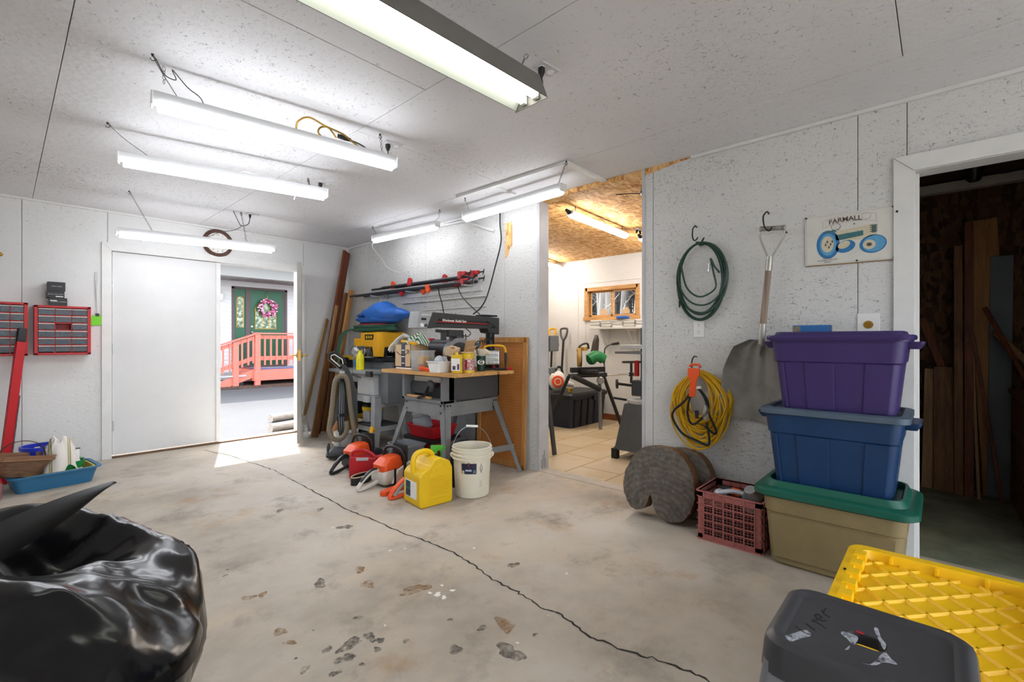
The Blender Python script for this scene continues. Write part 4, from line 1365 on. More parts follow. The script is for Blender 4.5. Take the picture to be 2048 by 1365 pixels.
# ---------------------------------------------------------------- storage totes
def tote_body(t, m, W, L, H, ribs, taper=.86, band=.66, rim=.02, wall=.004, r=.05, flat_band=True):
    """long side along Y; open top"""
    a = MB()
    k0 = taper
    rings = [rr(W * k0 - .02, L * k0 - .02, r, 0), rr(W * k0, L * k0, r, .012)]
    kb = k0 + (1 - k0) * band * .8
    rings += [rr(W * kb, L * kb, r, H * band), rr(W * kb + .014, L * kb + .014, r, H * band + .008), rr(W * .985, L * .985, r, H - rim - .012), rr(W * .985, L * .985, r, H - rim), rr(W + .018, L + .018, r, H - rim), rr(W + .018, L + .018, r, H - .004), rr(W + .008, L + .008, r, H), rr(W - .012, L - .012, r, H), rr(W * k0 - 2 * wall, L * k0 - 2 * wall, r, .012)]
    a.loft(rings)
    a.build('tote_body', m, t)
    # vertical ribs on the two long sides
    for sx in (-1, 1):
        for y in ribs:
            rb = MB()
            p0 = V((sx * (W * k0 / 2), y * L * k0 / 2, .015)); p1 = V((sx * (W * kb / 2), y * L * kb / 2, H * band))
            rb.beam(p0, p1, .012, .012, up=(1, 0, 0), bev=.003)
            rb.build('rib', m, t)
    # raised panels between alternate ribs
    rs = sorted(ribs)
    for sx in (-1, 1):
        for i in range(len(rs) - 1):
            if i % 2 == 0:
                ya, yb = rs[i], rs[i + 1]
                pn = MB()
                q = []
                for z, kk in ((.015, k0), (H * band, kb)):
                    for y in (ya, yb):
                        q.append((sx * (W * kk / 2), y * L * kk / 2, z))
                A = [V((sx * .006, 0, 0)) + V(v) for v in q]
                B = [V((-sx * .01, 0, 0)) + V(v) for v in q]
                pn.loft([[B[0], B[1], B[3], B[2]], [A[0], A[1], A[3], A[2]]])
                pn.build('panel', m, t, smooth=0)


def tote_lid(t, m, W, L, H, over=.03, hz=.0, raised=.018, handle=True, name='lid'):
    a = MB()
    r = .05
    a.loft([rr(W + over, L + over, r, H - .012), rr(W + over + .008, L + over + .008, r, H + .002), rr(W + over, L + over, r, H + .012), rr(W - .02, L - .02, r, H + .014), rr(W - .035, L - .035, r, H + raised), rr(W - .10, L - .10, r, H + raised), rr(W - .115, L - .115, r, H + raised - .01), rr(.1, .1, .03, H + raised - .01)])
    o = a.build(name, m, t)
    return o


def tote_handles(t, m, W, L, H, z):
    for s in (-1, 1):
        a = MB(); a.loft([rr(W * .45, .05, .012, z - .025, 4, 0, s * (L / 2 + .012)), rr(W * .5, .07, .015, z, 4, 0, s * (L / 2 + .018)), rr(W * .5, .07, .015, z + .01, 4, 0, s * (L / 2 + .018))]); a.build('handle', m, t)


M_TBEIGE = mat('beige_tote_plastic', '8b7a56', .5, var=.14, vs=7)
M_TGREEN = mat('dark_green_lid_plastic', '175948', .42, var=.08, vs=9)
M_TBLUE = mat('blue_tote_plastic', '10345c', .42, var=.1, vs=9)
M_TBLUER = mat('grey_blue_rim', '4c5c6c', .5, var=.1, vs=9)
M_TPURP = mat('purple_tote_plastic', '38295f', .45, var=.06, vs=9)
# beige with green lid
BX, BY = 2.925, .40
t = thing('storage_tote', 'beige storage tote with dark green lid, bottom of the stack by the doorway', 'storage tote', (BX, BY, 0), group='stacked storage totes by the doorway')
W, L, H = .46, .60, .385
a = MB(); r = .06
a.loft([rr(W * .84 - .02, L * .88 - .02, r, 0), rr(W * .86, L * .89, r, .014), rr(W * .93, L * .95, r, H * .70), rr(W * .96, L * .97, r, H * .72), rr(W * .985, L * .985, r, H - .03), rr(W + .01, L + .01, r, H - .03), rr(W + .01, L + .01, r, H), rr(W - .01, L - .01, r, H), rr(W * .84, L * .88, r, .02)])
a.build('tote_body', M_TBEIGE, t)
a = MB()
for s in (-1,):
    a.loft([[V((-W * .43 - .001, -L * .40, .04)), V((-W * .43 - .001, L * .40, .04)), V((-W * .47 - .003, L * .42, H * .68)), V((-W * .47 - .003, -L * .42, H * .68))], [V((-W * .43 - .012, -L * .40, .045)), V((-W * .43 - .012, L * .40, .045)), V((-W * .47 - .010, L * .42, H * .67)), V((-W * .47 - .010, -L * .42, H * .67))]])
a.build('panel', M_TBEIGE, t)
a = MB(); r = .07
a.loft([rr(W + .03, L + .05, r, H - .028), rr(W + .05, L + .075, r, H - .02), rr(W + .05, L + .075, r, H + .006), rr(W + .03, L + .05, r, H + .016), rr(W - .02, L - .005, r, H + .02), rr(W - .035, L - .035, r, H + .052), rr(W - .05, L - .055, r, H + .052), rr(W - .06, L - .075, r, H + .022), rr(.1, .1, .03, H + .022)])
a.build('lid', M_TGREEN, t)
ZB = H + .024
# blue, open
t = thing('storage_tote', 'scratched dark blue storage tote in the middle of the stack', 'storage tote', (2.945, .405, ZB), group='stacked storage totes by the doorway')
W, L, H = .44, .58, .395
tote_body(t, M_TBLUE, W, L, H, (-.86, -.56, .02, .5, .86), taper=.84, band=.68)
a = MB(); r = .05
a.loft([rr(W + .015, L + .015, r, H - .024), rr(W + .036, L + .036, r, H - .02), rr(W + .036, L + .036, r, H + .006), rr(W + .01, L + .01, r, H + .012), rr(W - .03, L - .03, r, H + .012), rr(W - .05, L - .05, r, H - .004), rr(.1, .1, .03, H - .004)])
a.build('lid', M_TBLUER, t); tote_handles(t, M_TBLUE, W, L, H, H - .035)
ZP = ZB + H - .002
t = thing('storage_tote', 'purple storage tote with purple lid, topmost of the stack', 'storage tote', (2.945, .385, ZP), group='stacked storage totes by the doorway')
W, L, H = .42, .56, .375
tote_body(t, M_TPURP, W, L, H, (-.86, -.50, .02, .46, .86), taper=.84, band=.66)
tote_lid(t, M_TPURP, W, L, H, .035, raised=.03); tote_handles(t, M_TPURP, W, L, H, H - .03)
ZT = ZP + .375 + .022
t = thing('box', 'small blue carton lying on the lid of the purple tote', 'box', (2.90, .50, ZT - .001), rz=.1)
a = MB(); a.bb((-.05, -.085, .0), (.05, .085, .045), .002); a.build('carton', mat('blue_carton', '2b69a8', .5, var=.08), t)
a = MB(); a.bb((-.0505, -.0855, .01), (.0505, -.0845, .042)); a.bb((-.051, .05, .004), (-.0495, .084, .04)); a.build('label_panel', mat('carton_print', '7d7565', .6, var=.3, vs=60), t)

# pink milk crate
CL, CWd, CHt = .335, .31, .285
M_PINK = mat('dusty_pink_plastic', 'a8655f', .55, var=.06)
cr = thing('milk_crate', 'dusty pink plastic milk crate full of tools beside the totes', 'crate', (2.93, .883, 0))
a = MB()
def face(M, wd, ht):
    n = 5
    a.box((0, .016, 0), (wd, .032, .006), M=M); a.box((0, ht - .02, 0), (wd, .04, .006), M=M)
    a.box((-wd / 2 + .016, ht / 2, 0), (.032, ht, .006), M=M); a.box((wd / 2 - .016, ht / 2, 0), (.032, ht, .006), M=M)
    for i in range(n + 1):
        x = -wd / 2 + .03 + (wd - .06) * i / n
        a.box((x, ht / 2, .004), (.005, ht, .014), M=M)
    for i in range(1, n + 1):
        z = .028 + (ht - .065) * i / n
        a.box((0, z, .004), (wd, .005, .014), M=M)
    a.box((0, ht - .003, .006), (wd + .01, .006, .018), M=M); a.box((0, .004, .004), (wd, .008, .016), M=M)
    for i in range(1, 16):
        x = -wd / 2 + .03 + (wd - .06) * i / 15
        a.box((x, ht / 2, 0), (.0022, ht - .06, .004), M=M)
    for i in range(1, 16):
        z = .03 + (ht - .065) * i / 15
        a.box((0, z, 0), (wd - .04, .0022, .004), M=M)
face(frame((0, -1, 0), (0, 0, 1), (-1, 0, 0), (-CWd / 2, 0, 0)), CL, CHt); face(frame((0, 1, 0), (0, 0, 1), (1, 0, 0), (CWd / 2, 0, 0)), CL, CHt)
face(frame((1, 0, 0), (0, 0, 1), (0, -1, 0), (0, -CL / 2, 0)), CWd, CHt); face(frame((-1, 0, 0), (0, 0, 1), (0, 1, 0), (0, CL / 2, 0)), CWd, CHt)
a.bb((-CWd / 2, -CL / 2, .004), (CWd / 2, CL / 2, .01))
a.build('lattice', M_PINK, cr, smooth=0)
# things in the crate
def at(dx, dy, dz):
    return V((2.93 + dx, .883 + dy, dz))
t = thing('tool_case', 'flat black case lying at the bottom of the pink crate', 'case', at(0, 0, .012))
a = MB(); a.bb((-.14, -.15, 0), (.14, .15, .17), .01); a.build('case_shell', mat('dark_case', '2c2624', .6, var=.3, vs=15), t)
t = thing('clamp_lamp', 'grey metal clamp lamp with bell shade lying on top in the pink crate', 'lamp', at(-.06, -.06, .19))
a = MB(); Ml = frame((0, -1, .1), (1, 0, .3), (-.3, .1, 1), (.0, -.05, .06))
a.lathe([(.03, .10), (.034, .085), (.045, .06), (.075, .0), (.078, -.004), (.072, -.002), (.04, .055)], 20, Ml @ Matrix.Rotation(.3, 4, 'X')); a.build('bell_shade', mat('dull_aluminium', '9c9d9e', .4, .7), t)
a = MB(); a.tube(spline([(-.02, .0, .1), (-.03, .06, .105), (-.05, .11, .09), (-.04, .15, .05)], 6), [.014] * 19, 8); a.ball((-.03, .13, .07), (.04, .035, .035)); a.build('handle', mat('light_aluminium', 'b9bcc2', .4, .3), t)
t = thing('spray_can', 'can with an orange cap at the back of the pink crate', 'can', at(.09, -.03, .183))
a = MB(); a.cyl((0, -.05, .035), (0, .04, .05), .03, n=16); a.build('can_body', M_DKGREY, t); a = MB(); a.cyl((0, .035, .05), (0, .09, .058), .028, .024, 16); a.build('cap', M_ORG, t)
t = thing('book', 'worn paperback lying at the left front of the pink crate', 'book', at(-.07, .09, .183), rz=.2)
a = MB(); a.box((0, 0, .02), (.12, .09, .035), .002, rot=(.05, .2, 0)); a.build('cover', mat('faded_book', 'a77a68', .7, var=.2, vs=20), t)
t = thing('dark_box', 'small dark box standing behind the paperback in the pink crate', 'box', at(.06, .09, .183))
a = MB(); a.box((0, 0, .04), (.08, .06, .075), .003); a.build('carton', M_DKGREY, t)

# wood slices leaning on the wall
def heart(s=1.0, seed=0):
    rn = random.Random(seed)
    P = [(-.055, .14), (-.025, .06), (.03, .005), (.12, .0), (.19, .06), (.225, .17), (.2, .31), (.13, .42), (.03, .455), (-.09, .45), (-.17, .39), (-.23, .28), (-.245, .17), (-.20, .06), (-.14, .03), (-.085, .06)]
    q = spline([(p[0] * s, p[1] * s, 0) for p in P], 5, closed=True)
    return [(v.x + rn.uniform(-.003, .003), v.y + rn.uniform(-.003, .003)) for v in q]
k = NT('end_grain')
wv = k.n('ShaderNodeTexWave', wave_type='RINGS', rings_direction='X')
k.l(k.co(scale=(.01, 1, 1)), wv.inputs['Vector']); wv.inputs['Scale'].default_value = 9; wv.inputs['Distortion'].default_value = 5; wv.inputs['Detail'].default_value = 4; wv.inputs['Detail Scale'].default_value = 1.5
col = k.ramp(wv.outputs['Fac'], [(.1, '5f574f'), (.9, '6b635a')]); col = k.mix(col, '3e3833', k.ramp(k.noise(16, 6, .7), [(.4, (0, 0, 0, 1)), (.7, (.9, .9, .9, 1))])); col = k.mix(col, '938b80', k.ramp(k.noise(40, 4, .7), [(.58, (0, 0, 0, 1)), (.75, (.8, .8, .8, 1))]))
k.setc(col); k.b.inputs['Roughness'].default_value = .85; k.bump(k.noise(60, 5, .7), .5, .005)
M_ENDG = k.m
M_LOGB = wood('peeled_log_side', '4a2f1a', '8a6238', scale=(30, 30, 3))
for i, (lb, pos, tilt, th, sc2) in enumerate((('large heart-shaped wood slice with dark end grain, in front', (2.83, 1.335, 0), .16, .13, 1.0), ('second wood slice leaning on the wall behind the heart-shaped one', (3.01, 1.265, 0), .14, .09, .93))):
    t = thing('wood_slice', lb, 'wood slice', pos, rot=(0, tilt, .10 if i == 0 else 0.0), group='wood slices by the opening')
    M = frame((0, -1, 0), (0, 0, 1), (-1, 0, 0), (0, 0, .02))
    hp = heart(sc2, i)
    a = MB(); a.prism(hp, -th, M, .006); a.build('bark_side', M_LOGB, t)
    a = MB(); a.prism([(x * .985, y * .985 + .004) for x, y in hp], .0012, M @ Matrix.Translation((0, 0, .0004))); a.build('cut_face', M_ENDG, t, smooth=0)
# ---------------------------------------------------------------- near things: step stool, yellow lid tote, bagged bin
# tote with yellow lid: X 1.50..2.27, Y -.26..+.26
TX, TY, LW, LL, LZ = 1.885, 0.0, .77, .525, .365
t = thing('storage_tote', 'black storage tote with big yellow crisscross lid next to the grey stool', 'storage tote', (TX, TY, 0))
a = MB(); a.loft([rr(LW * .80, LL * .78, .05, 0), rr(LW * .82, LL * .80, .05, .015), rr(LW * .94, LL * .92, .05, LZ - .05), rr(LW * .97, LL * .95, .05, LZ - .045), rr(LW * .97, LL * .95, .05, LZ - .04)])
a.build('tote_body', M_BLKM, t)
M_LID = mat('lid_yellow', 'fbc914', .42, var=.03)
a = MB()
a.loft([rr(LW - .01, LL - .01, .05, LZ - .035), rr(LW, LL, .05, LZ - .03), rr(LW, LL, .05, LZ - .004), rr(LW - .008, LL - .008, .05, LZ), rr(LW - .085, LL - .075, .045, LZ), rr(LW - .10, LL - .09, .04, LZ - .034), rr(.2, .15, .04, LZ - .034)])
lid = a.build('lid', M_LID, t)
# diagonal ribs of the recessed panel
a = MB()
hx_, hy_ = (LW - .105) / 2, (LL - .095) / 2
def clip(c_, s_):
    P = []
    for x in (-hx_, hx_):
        y = c_ + s_ * x
        if -hy_ <= y <= hy_: P.append(V((x, y, 0)))
    for y in (-hy_, hy_):
        x = (y - c_) / s_
        if -hx_ < x < hx_: P.append(V((x, y, 0)))
    return P
z = LZ - .031
for i in range(-9, 10):
    for s_ in (.85, -.85):
        P = clip(i * .103 + .03, s_)
        if len(P) >= 2 and (P[0] - P[1]).length > .03:
            d = (P[1] - P[0]).normalized(); n_ = V((-d.y, d.x, 0))
            A, B = P[0], P[1]
            prf = lambda q: [q + n_ * .009 + V((0, 0, z - .004)), q + n_ * .003 + V((0, 0, z + .0045)), q - n_ * .003 + V((0, 0, z + .0045)), q - n_ * .009 + V((0, 0, z - .004))]
            a.loft([prf(A), prf(B)])
a.build('crisscross_rib', M_LID, lid, smooth=0)
# blocks along the inside of the rim
bl_ = []
for i in range(7):
    x = -hx_ + .06 + i * .092
    bl_ += [((x, hy_ + .006, LZ - .008), (.05, .04, .03)), ((x, -hy_ - .006, LZ - .008), (.05, .04, .03))]
for i in range(3):
    y = -hy_ + .1 + i * .125
    bl_ += [((hx_ - .004, y, LZ - .016), (.014, .012, .03)), ((-hx_ + .004, y, LZ - .016), (.014, .012, .03))]
for c_, d_ in bl_:
    a = MB(); a.box(c_, d_, .004); a.build('rim_block', M_LID, lid)
a = MB(); a.box((.10, LL / 2 - .022, LZ - .0005), (.016, .018, .003)); a.build('hasp_hole', M_BLK, lid)

# grey step stool with handwriting
SX, SY_, SZ = 1.245, .115, .53
SW, SL = .31, .345     # X extent, Y extent
M_STL = mat('grey_stool_plastic', '3d3d40', .38, var=.06, vs=8)
M_STLL = mat('grey_stool_leg', '77777c', .4, var=.04)
st = thing('step_stool', 'dark grey plastic step stool with hand-hole and handwritten word on its top', 'step stool', (SX, SY_, 0))
# top with a hole: rings from the hole outwards and down the apron
hole = lambda z, k=1.0: rr(.052 * k, .062 * k, .02 * k, z, 4)
a = MB()
a.loft([hole(SZ - .035), hole(SZ - .012), hole(SZ - .009, 1.1), rr(SW - .075, SL - .075, .03, SZ - .009), rr(SW - .062, SL - .062, .034, SZ - .004), rr(SW - .05, SL - .05, .036, SZ), rr(SW - .03, SL - .03, .045, SZ), rr(SW - .008, SL - .008, .05, SZ - .008), rr(SW, SL, .05, SZ - .022), rr(SW + .008, SL + .008, .052, SZ - .07), rr(SW + .002, SL + .002, .05, SZ - .07), rr(SW - .008, SL - .008, .046, SZ - .02), hole(SZ - .02, 1.12), hole(SZ - .035)], cap0=False, cap1=False)
a.build('seat', M_STL, st)
for sx in (-1, 1):
    for sy in (-1, 1):
        a = MB()
        top = V((sx * (SW / 2 - .035), sy * (SL / 2 - .04), SZ - .05)); bot = V((sx * (SW / 2 + .012), sy * (SL / 2 + .025), 0))
        a.loft([[v + V((bot.x, bot.y, 0)) for v in rr(.055, .065, .018, 0)], [v + V((top.x, top.y, 0)) for v in rr(.055, .07, .02, top.z)]])
        a.build('leg', M_STLL, st)
for sx in (-1,):
    a = MB(); a.bb((sx * (SW / 2 - .012) - .006, -SL / 2 + .05, SZ - .16), (sx * (SW / 2 - .012) + .006, SL / 2 - .05, SZ - .05), .004); a.build('side_panel', M_STL, st)
for sy in (-1, 1):
    a = MB(); a.beam((-SW / 2 + .02, sy * (SL / 2), .2), (SW / 2 - .02, sy * (SL / 2), .2), .03, .03, bev=.006); a.build('stretcher', M_STLL, st)
# handwriting along the far edge, read off the stool top
ZW = SZ - .0086
def stroke(pts, w=.0028):
    P = [onz(*p, ZW) for p in pts]
    for p, q in zip(P[:-1], P[1:]):
        a.beam(p, q, w, .0006)
a = MB()
for pts in ([(1591, 1253), (1600, 1260), (1612, 1268), (1620, 1270)], [(1612, 1248), (1620, 1254), (1630, 1262)], [(1624, 1243), (1634, 1246), (1644, 1252), (1652, 1258)], [(1624, 1243), (1628, 1240), (1636, 1243)],
            [(1634, 1240), (1630, 1231), (1636, 1229), (1643, 1234), (1641, 1238), (1636, 1236)], [(1636, 1240), (1646, 1243), (1652, 1242)], [(1643, 1222), (1648, 1229), (1660, 1236)], [(1647, 1226), (1649, 1220), (1652, 1218)]):
    stroke(pts)
a.build('handwriting', M_LINE, st, world=True)
k = NT('paint_smear'); k.setc(k.ramp(k.noise(70, 4, .6), [(.35, '8f929c'), (.65, 'c3c6cf')])); k.l(k.ramp(k.noise(55, 5, .7), [(.36, (0, 0, 0, 1)), (.52, (.9, .9, .9, 1))]), k.b.inputs['Alpha']); k.b.inputs['Roughness'].default_value = .6
for i, pts in enumerate(([(1554, 1284), (1560, 1274), (1585, 1268), (1603, 1262), (1618, 1262), (1622, 1272), (1606, 1277), (1584, 1284), (1570, 1294)],
                         [(1682, 1268), (1688, 1264), (1712, 1272), (1716, 1280), (1706, 1292), (1696, 1280)], [(1700, 1292), (1697, 1300), (1690, 1300)],
                         [(1748, 1258), (1756, 1258), (1762, 1276), (1772, 1290), (1768, 1300), (1758, 1282)],
                         [(1725, 1327), (1744, 1328), (1768, 1306), (1782, 1318), (1794, 1330), (1770, 1326), (1748, 1332)])):
    mb = MB()
    q = spline([onz(*p, ZW + .0001 * i) for p in pts], 5, closed=True)
    mb.bm.faces.new([mb.bm.verts.new(v) for v in q])
    mb.build('paint_smear', k.m, st, smooth=0, world=True)
a = MB(); a.box(onz(1720, 1266, ZW), (.008, .014, .0006)); a.build('red_spot', M_RED, st, world=True)

# black bin liner over a bin
BNX, BNY = -.035, 1.145
t = thing('bagged_bin', 'dark bin covered by a shiny crumpled black bag with one flap sticking up', 'bin', (BNX, BNY, 0))
a = MB(); a.lathe([(.17, 0), (.185, .01), (.225, .60), (.235, .61), (.235, .64)], 28); a.build('bin_body', mat('dark_brown_bin', '2b2523', .55), t)
k = NT('shiny_black_bag')
k.setc('08080a'); k.b.inputs['Roughness'].default_value = .2; k.b.inputs['Specular IOR Level'].default_value = .45
n1 = k.noise(5, 3, .5, k.co(scale=(1, 1, .6), rot=(.3, .2, .7)), .8)
k.bump(n1, .22, .03)
M_BAG = k.m
def rid(p, s, o):
    return 1 - abs(noise.noise(V(p) * s + V((o, o * 1.7, -o))))
def bag(u, v):
    # u: angle, v: 0 centre of the top .. 1 hem
    a_ = 2 * math.pi * u
    dx, dy = math.cos(a_), math.sin(a_)
    fold = math.sin(5 * a_ + 1.3) * .5 + math.sin(9 * a_ + .4) * .3 + math.sin(3 * a_ - .5) * .6
    if v < .5:
        s_ = v / .5
        r_ = .275 * s_
        z_ = .765 + .03 * (1 - s_ ** 2) + .012 * fold * s_
    elif v < .62:
        s_ = (v - .5) / .12
        r_ = .275 + .035 * math.sin(s_ * math.pi / 2)
        z_ = .765 - .045 * s_ + .012 * fold
    else:
        s_ = (v - .62) / .38
        r_ = .31 + .012 * math.sin(3 * s_) + .02 * fold * (s_ + .3) - .05 * s_
        z_ = .72 - .24 * s_ * (1 + .16 * math.sin(2 * a_ + .8)) - .03 * fold * s_
    p = V((r_ * dx, r_ * dy, z_))
    w_ = (rid(p, 3.2, 3) - .75) * .085 + (rid(p, 6.5, 7) - .7) * .045 + (rid(V((p.x + p.y, p.x - p.y, p.z * .5)), 13, 5) - .7) * .014
    p += V((dx * .6, dy * .6, .6 if v < .6 else .2)) * w_ * min(1, v * 4 + .2)
    p.z -= .10 * max(-.4, (p.x * .676 - p.y * .737) / .3) * min(1, v * 2)
    # hollow towards the right rear of the top
    hx0, hy0 = .10, .12
    q = ((p.x - hx0) / .12) ** 2 + ((p.y - hy0) / .10) ** 2
    if v < .62:
        p.z -= .10 * math.exp(-q)
    return p
a = MB(); a.grid(bag, 150, 70); bmesh.ops.remove_doubles(a.bm, verts=list(a.bm.verts), dist=.0004)
bg = a.build('bag', M_BAG, t, smooth=50)
def flap2(u, v):
    # narrow pointed fin rising to the tip at the right rear
    A = [V((-.16, -.09, .735)), V((.02, .05, .77)), V((.12, .13, .79)), V((.20, .235, .838))]
    B = [V((-.17, -.03, .775)), V((.0, .09, .835)), V((.09, .16, .845)), V((.205, .24, .842))]
    def bz(C, s_):
        return C[0] * (1 - s_) ** 3 + C[1] * 3 * s_ * (1 - s_) ** 2 + C[2] * 3 * s_ * s_ * (1 - s_) + C[3] * s_ ** 3
    p = bz(A, u).lerp(bz(B, u), v)
    return p + V((.008, -.008, 0)) * math.sin(v * 3.1)
a = MB(); a.grid(flap2, 30, 8, .0025); a.build('bag_flap', mat('matt_black_film', '060607', .42, spec=.3), t, smooth=50)
# ---------------------------------------------------------------- saw bench cluster in the middle
TZ = .90


def T_(name, label, cat, loc, rz=0.0, group=None):
    return thing(name, label, cat, loc, rz, group)


def part(t, name, m, fn, smooth=35, world=False):
    b = MB(); fn(b)
    return b.build(name, m, t, smooth=smooth, world=world)


# radial arm saw with its table, cabinet and stand: one machine
M_ARM = mat('saw_charcoal', '37383b', .45, .1, var=.1, vs=6)
rs = T_('radial_arm_saw', 'big charcoal radial arm saw on a grey steel stand, its wooden table piled with clutter', 'radial arm saw', (2.75, 3.25, 0))
wood_top = wood('saw_table_board', 'a8763f', 'd6a868', axis='y')
part(rs, 'table_board', wood_top, lambda b: b.bb((2.39, 2.80, TZ - .03), (2.87, 3.84, TZ), .002), world=True)
part(rs, 'rear_table_board', wood_top, lambda b: b.bb((2.89, 2.78, TZ - .028), (3.06, 3.84, TZ + .001), .002), world=True)
part(rs, 'fence', M_PINEY, lambda b: b.bb((2.872, 3.0, TZ - .03), (2.888, 3.84, TZ + .03), .001), world=True)
part(rs, 'cabinet', mat('saw_cabinet_dark', '434447', .5, .1, var=.08, vs=5), lambda b: (b.bb((2.50, 3.0, .655), (3.10, 3.58, .66)), b.bb((2.50, 3.0, .66), (3.10, 3.02, TZ - .035), .004), b.bb((2.50, 3.56, .66), (3.10, 3.58, TZ - .035), .004), b.bb((3.08, 3.0, .66), (3.10, 3.58, TZ - .035), .004), b.bb((2.55, 3.02, .66), (2.56, 3.56, TZ - .035))), world=True)
part(rs, 'front_frame', M_MACH, lambda b: (b.bb((2.44, 3.0, .64), (2.56, 3.035, TZ - .03), .003), b.bb((2.44, 3.545, .64), (2.56, 3.58, TZ - .03), .003), b.bb((2.44, 3.0, .64), (2.58, 3.58, .665), .003)), world=True)
part(rs, 'white_panel', M_PAPER, lambda b: b.bb((2.543, 3.04, .80), (2.549, 3.54, .845)), world=True)
part(rs, 'drawer_box', M_DKGREY, lambda b: b.bb((2.50, 3.30, .70), (2.545, 3.52, .80), .003), world=True)
part(rs, 'red_stripe', M_RED, lambda b: b.bb((2.541, 3.05, .775), (2.546, 3.28, .783)), world=True)
hw = part(rs, 'hand_wheel', M_DKGREY, lambda b: (b.disc((2.47, 3.21, .775), (1, 0, 0), .05, .03, 20, .008), b.cyl((2.47, 3.21, .775), (2.56, 3.21, .775), .02, n=12)), world=True)
part(hw, 'crank_handle', M_BLK, lambda b: (b.beam((2.45, 3.21, .775), (2.44, 3.25, .70), .02, .012, bev=.003), b.cyl((2.43, 3.26, .69), (2.43, 3.33, .67), .012, n=10), b.cyl((2.445, 3.25, .69), (2.42, 3.26, .69), .01, n=8)), world=False)
for chd in hw.children:
    chd.data.transform(Matrix.Translation((-2.75, -3.25, 0)))
part(rs, 'push_stick', M_PINEY, lambda b: b.bb((2.45, 3.2, .666), (2.48, 3.53, .684), .002), world=True)
# stand
SM = mat('stand_grey_steel', '7d8082', .45, .25, var=.15, vs=6)
tops = [(2.47, 3.02), (2.47, 3.56), (3.08, 3.02), (3.08, 3.56)]
feet = [(2.36, 2.86), (2.36, 3.76), (3.10, 2.72), (3.12, 3.76)]
for (x0, y0), (x1, y1) in zip(tops, feet):
    sx = 1 if x0 < 2.7 else -1; sy = 1 if y0 < 3.3 else -1
    def leg(b):
        for w_, d_ in (((.07 * sx, 0), (0, .0)), ((0, 0), (0, .07 * sy))):
            q = [V((x0, y0, .645)), V((x1, y1, .01))]
            ex = V((w_[0] + d_[0], w_[1] + d_[1], 0))
            n_ = V((0, .004 * sy, 0)) if w_[0] else V((.004 * sx, 0, 0))
            b.loft([[p, p + ex * k_, p + ex * k_ + n_, p + n_] for p, k_ in zip(q, (1, .6))])
    lg = part(rs, 'leg', SM, leg, world=True)
part(rs, 'apron', SM, lambda b: (b.bb((2.455, 3.02, .53), (2.46, 3.56, .645)), b.bb((2.47, 3.005, .53), (3.08, 3.01, .645)), b.bb((2.47, 3.57, .53), (3.08, 3.575, .645)), b.bb((3.085, 3.02, .53), (3.09, 3.56, .645))), world=True)
for q0_, q1_ in (((2.40, 2.91, .22), (3.08, 2.80, .22)),):
    part(rs, 'side_brace', SM, lambda b: b.beam(q0_, q1_, .004, .05), world=True)
def bolts(b):
    for x, y in ((2.49, 3.004), (2.52, 3.004), (3.03, 3.004), (3.06, 3.004)):
        for z in (.56, .62):
            b.disc((x, y, z), (0, 1, 0), .008, .006, 8)
    for y in (3.05, 3.53):
        for z in (.56, .62):
            b.disc((2.454, y, z), (1, 0, 0), .008, .006, 8)
part(rs, 'bolt', M_DKMETAL, bolts, world=True)
# column and arm
AY = 3.09
part(rs, 'column', M_DKMETAL, lambda b: (b.cyl((3.07, AY, .66), (3.07, AY, 1.28), .042, n=18), b.box((3.07, AY, .95), (.12, .13, .12), .01)), world=True)
def arm(b):
    P = [(2.30, 1.262), (2.335, 1.262), (2.42, 1.272), (2.98, 1.272), (3.0, 1.235), (3.13, 1.22), (3.135, 1.375), (2.36, 1.395)]
    b.prism([(x, z) for x, z in P], .12, frame((1, 0, 0), (0, 0, 1), (0, -1, 0), (0, AY + .06, 0)), .006)
part(rs, 'arm', M_ARM, arm, world=True)
hd = part(rs, 'control_head', mat('control_head_grey', '97989a', .5, var=.12, vs=14), lambda b: b.prism([(2.20, 1.262), (2.298, 1.258), (2.356, 1.393), (2.222, 1.398)], .125, frame((1, 0, 0), (0, 0, 1), (0, -1, 0), (0, AY + .063, 0)), .006), world=True)
for nm, m, fn in (('switch', M_BLK, lambda b: b.box((2.265, AY - .065, 1.335), (.045, .008, .018), .002)), ('knob', M_WHITEP, lambda b: (b.disc((2.245, AY - .066, 1.285), (0, 1, 0), .016, .012, 16, .002))), ('lock_knob', M_DKGREY, lambda b: b.disc((2.285, AY - .066, 1.285), (0, 1, 0), .012, .012, 14, .002)), ('printed_panel', M_LTGREY, lambda b: b.box((2.29, AY - .0635, 1.37), (.1, .003, .02)))):
    o = part(hd, nm, m, fn); o.data.transform(Matrix.Translation((-2.75, -3.25, 0)))
part(rs, 'label_band', M_BLK, lambda b: b.prism([(2.385, 1.30), (2.985, 1.30), (2.985, 1.335), (2.42, 1.345)], .002, frame((1, 0, 0), (0, 0, 1), (0, -1, 0), (0, AY - .0605, 0))), world=True)
part(rs, 'red_line', M_RED, lambda b: b.prism([(2.39, 1.316), (2.98, 1.311), (2.98, 1.318), (2.39, 1.322)], .001, frame((1, 0, 0), (0, 0, 1), (0, -1, 0), (0, AY - .0625, 0))), world=True)
text('Workwest. Radial Saw', .029, M_PAPER, rs, (1, 0, -.01), (.15, 0, 1), (2.585, AY - .0645, 1.330), bold=.0004)
part(rs, 'arm_cover', M_DKMETAL, lambda b: (b.bb((2.93, AY - .05, 1.385), (3.12, AY + .05, 1.40), .004)), world=True)
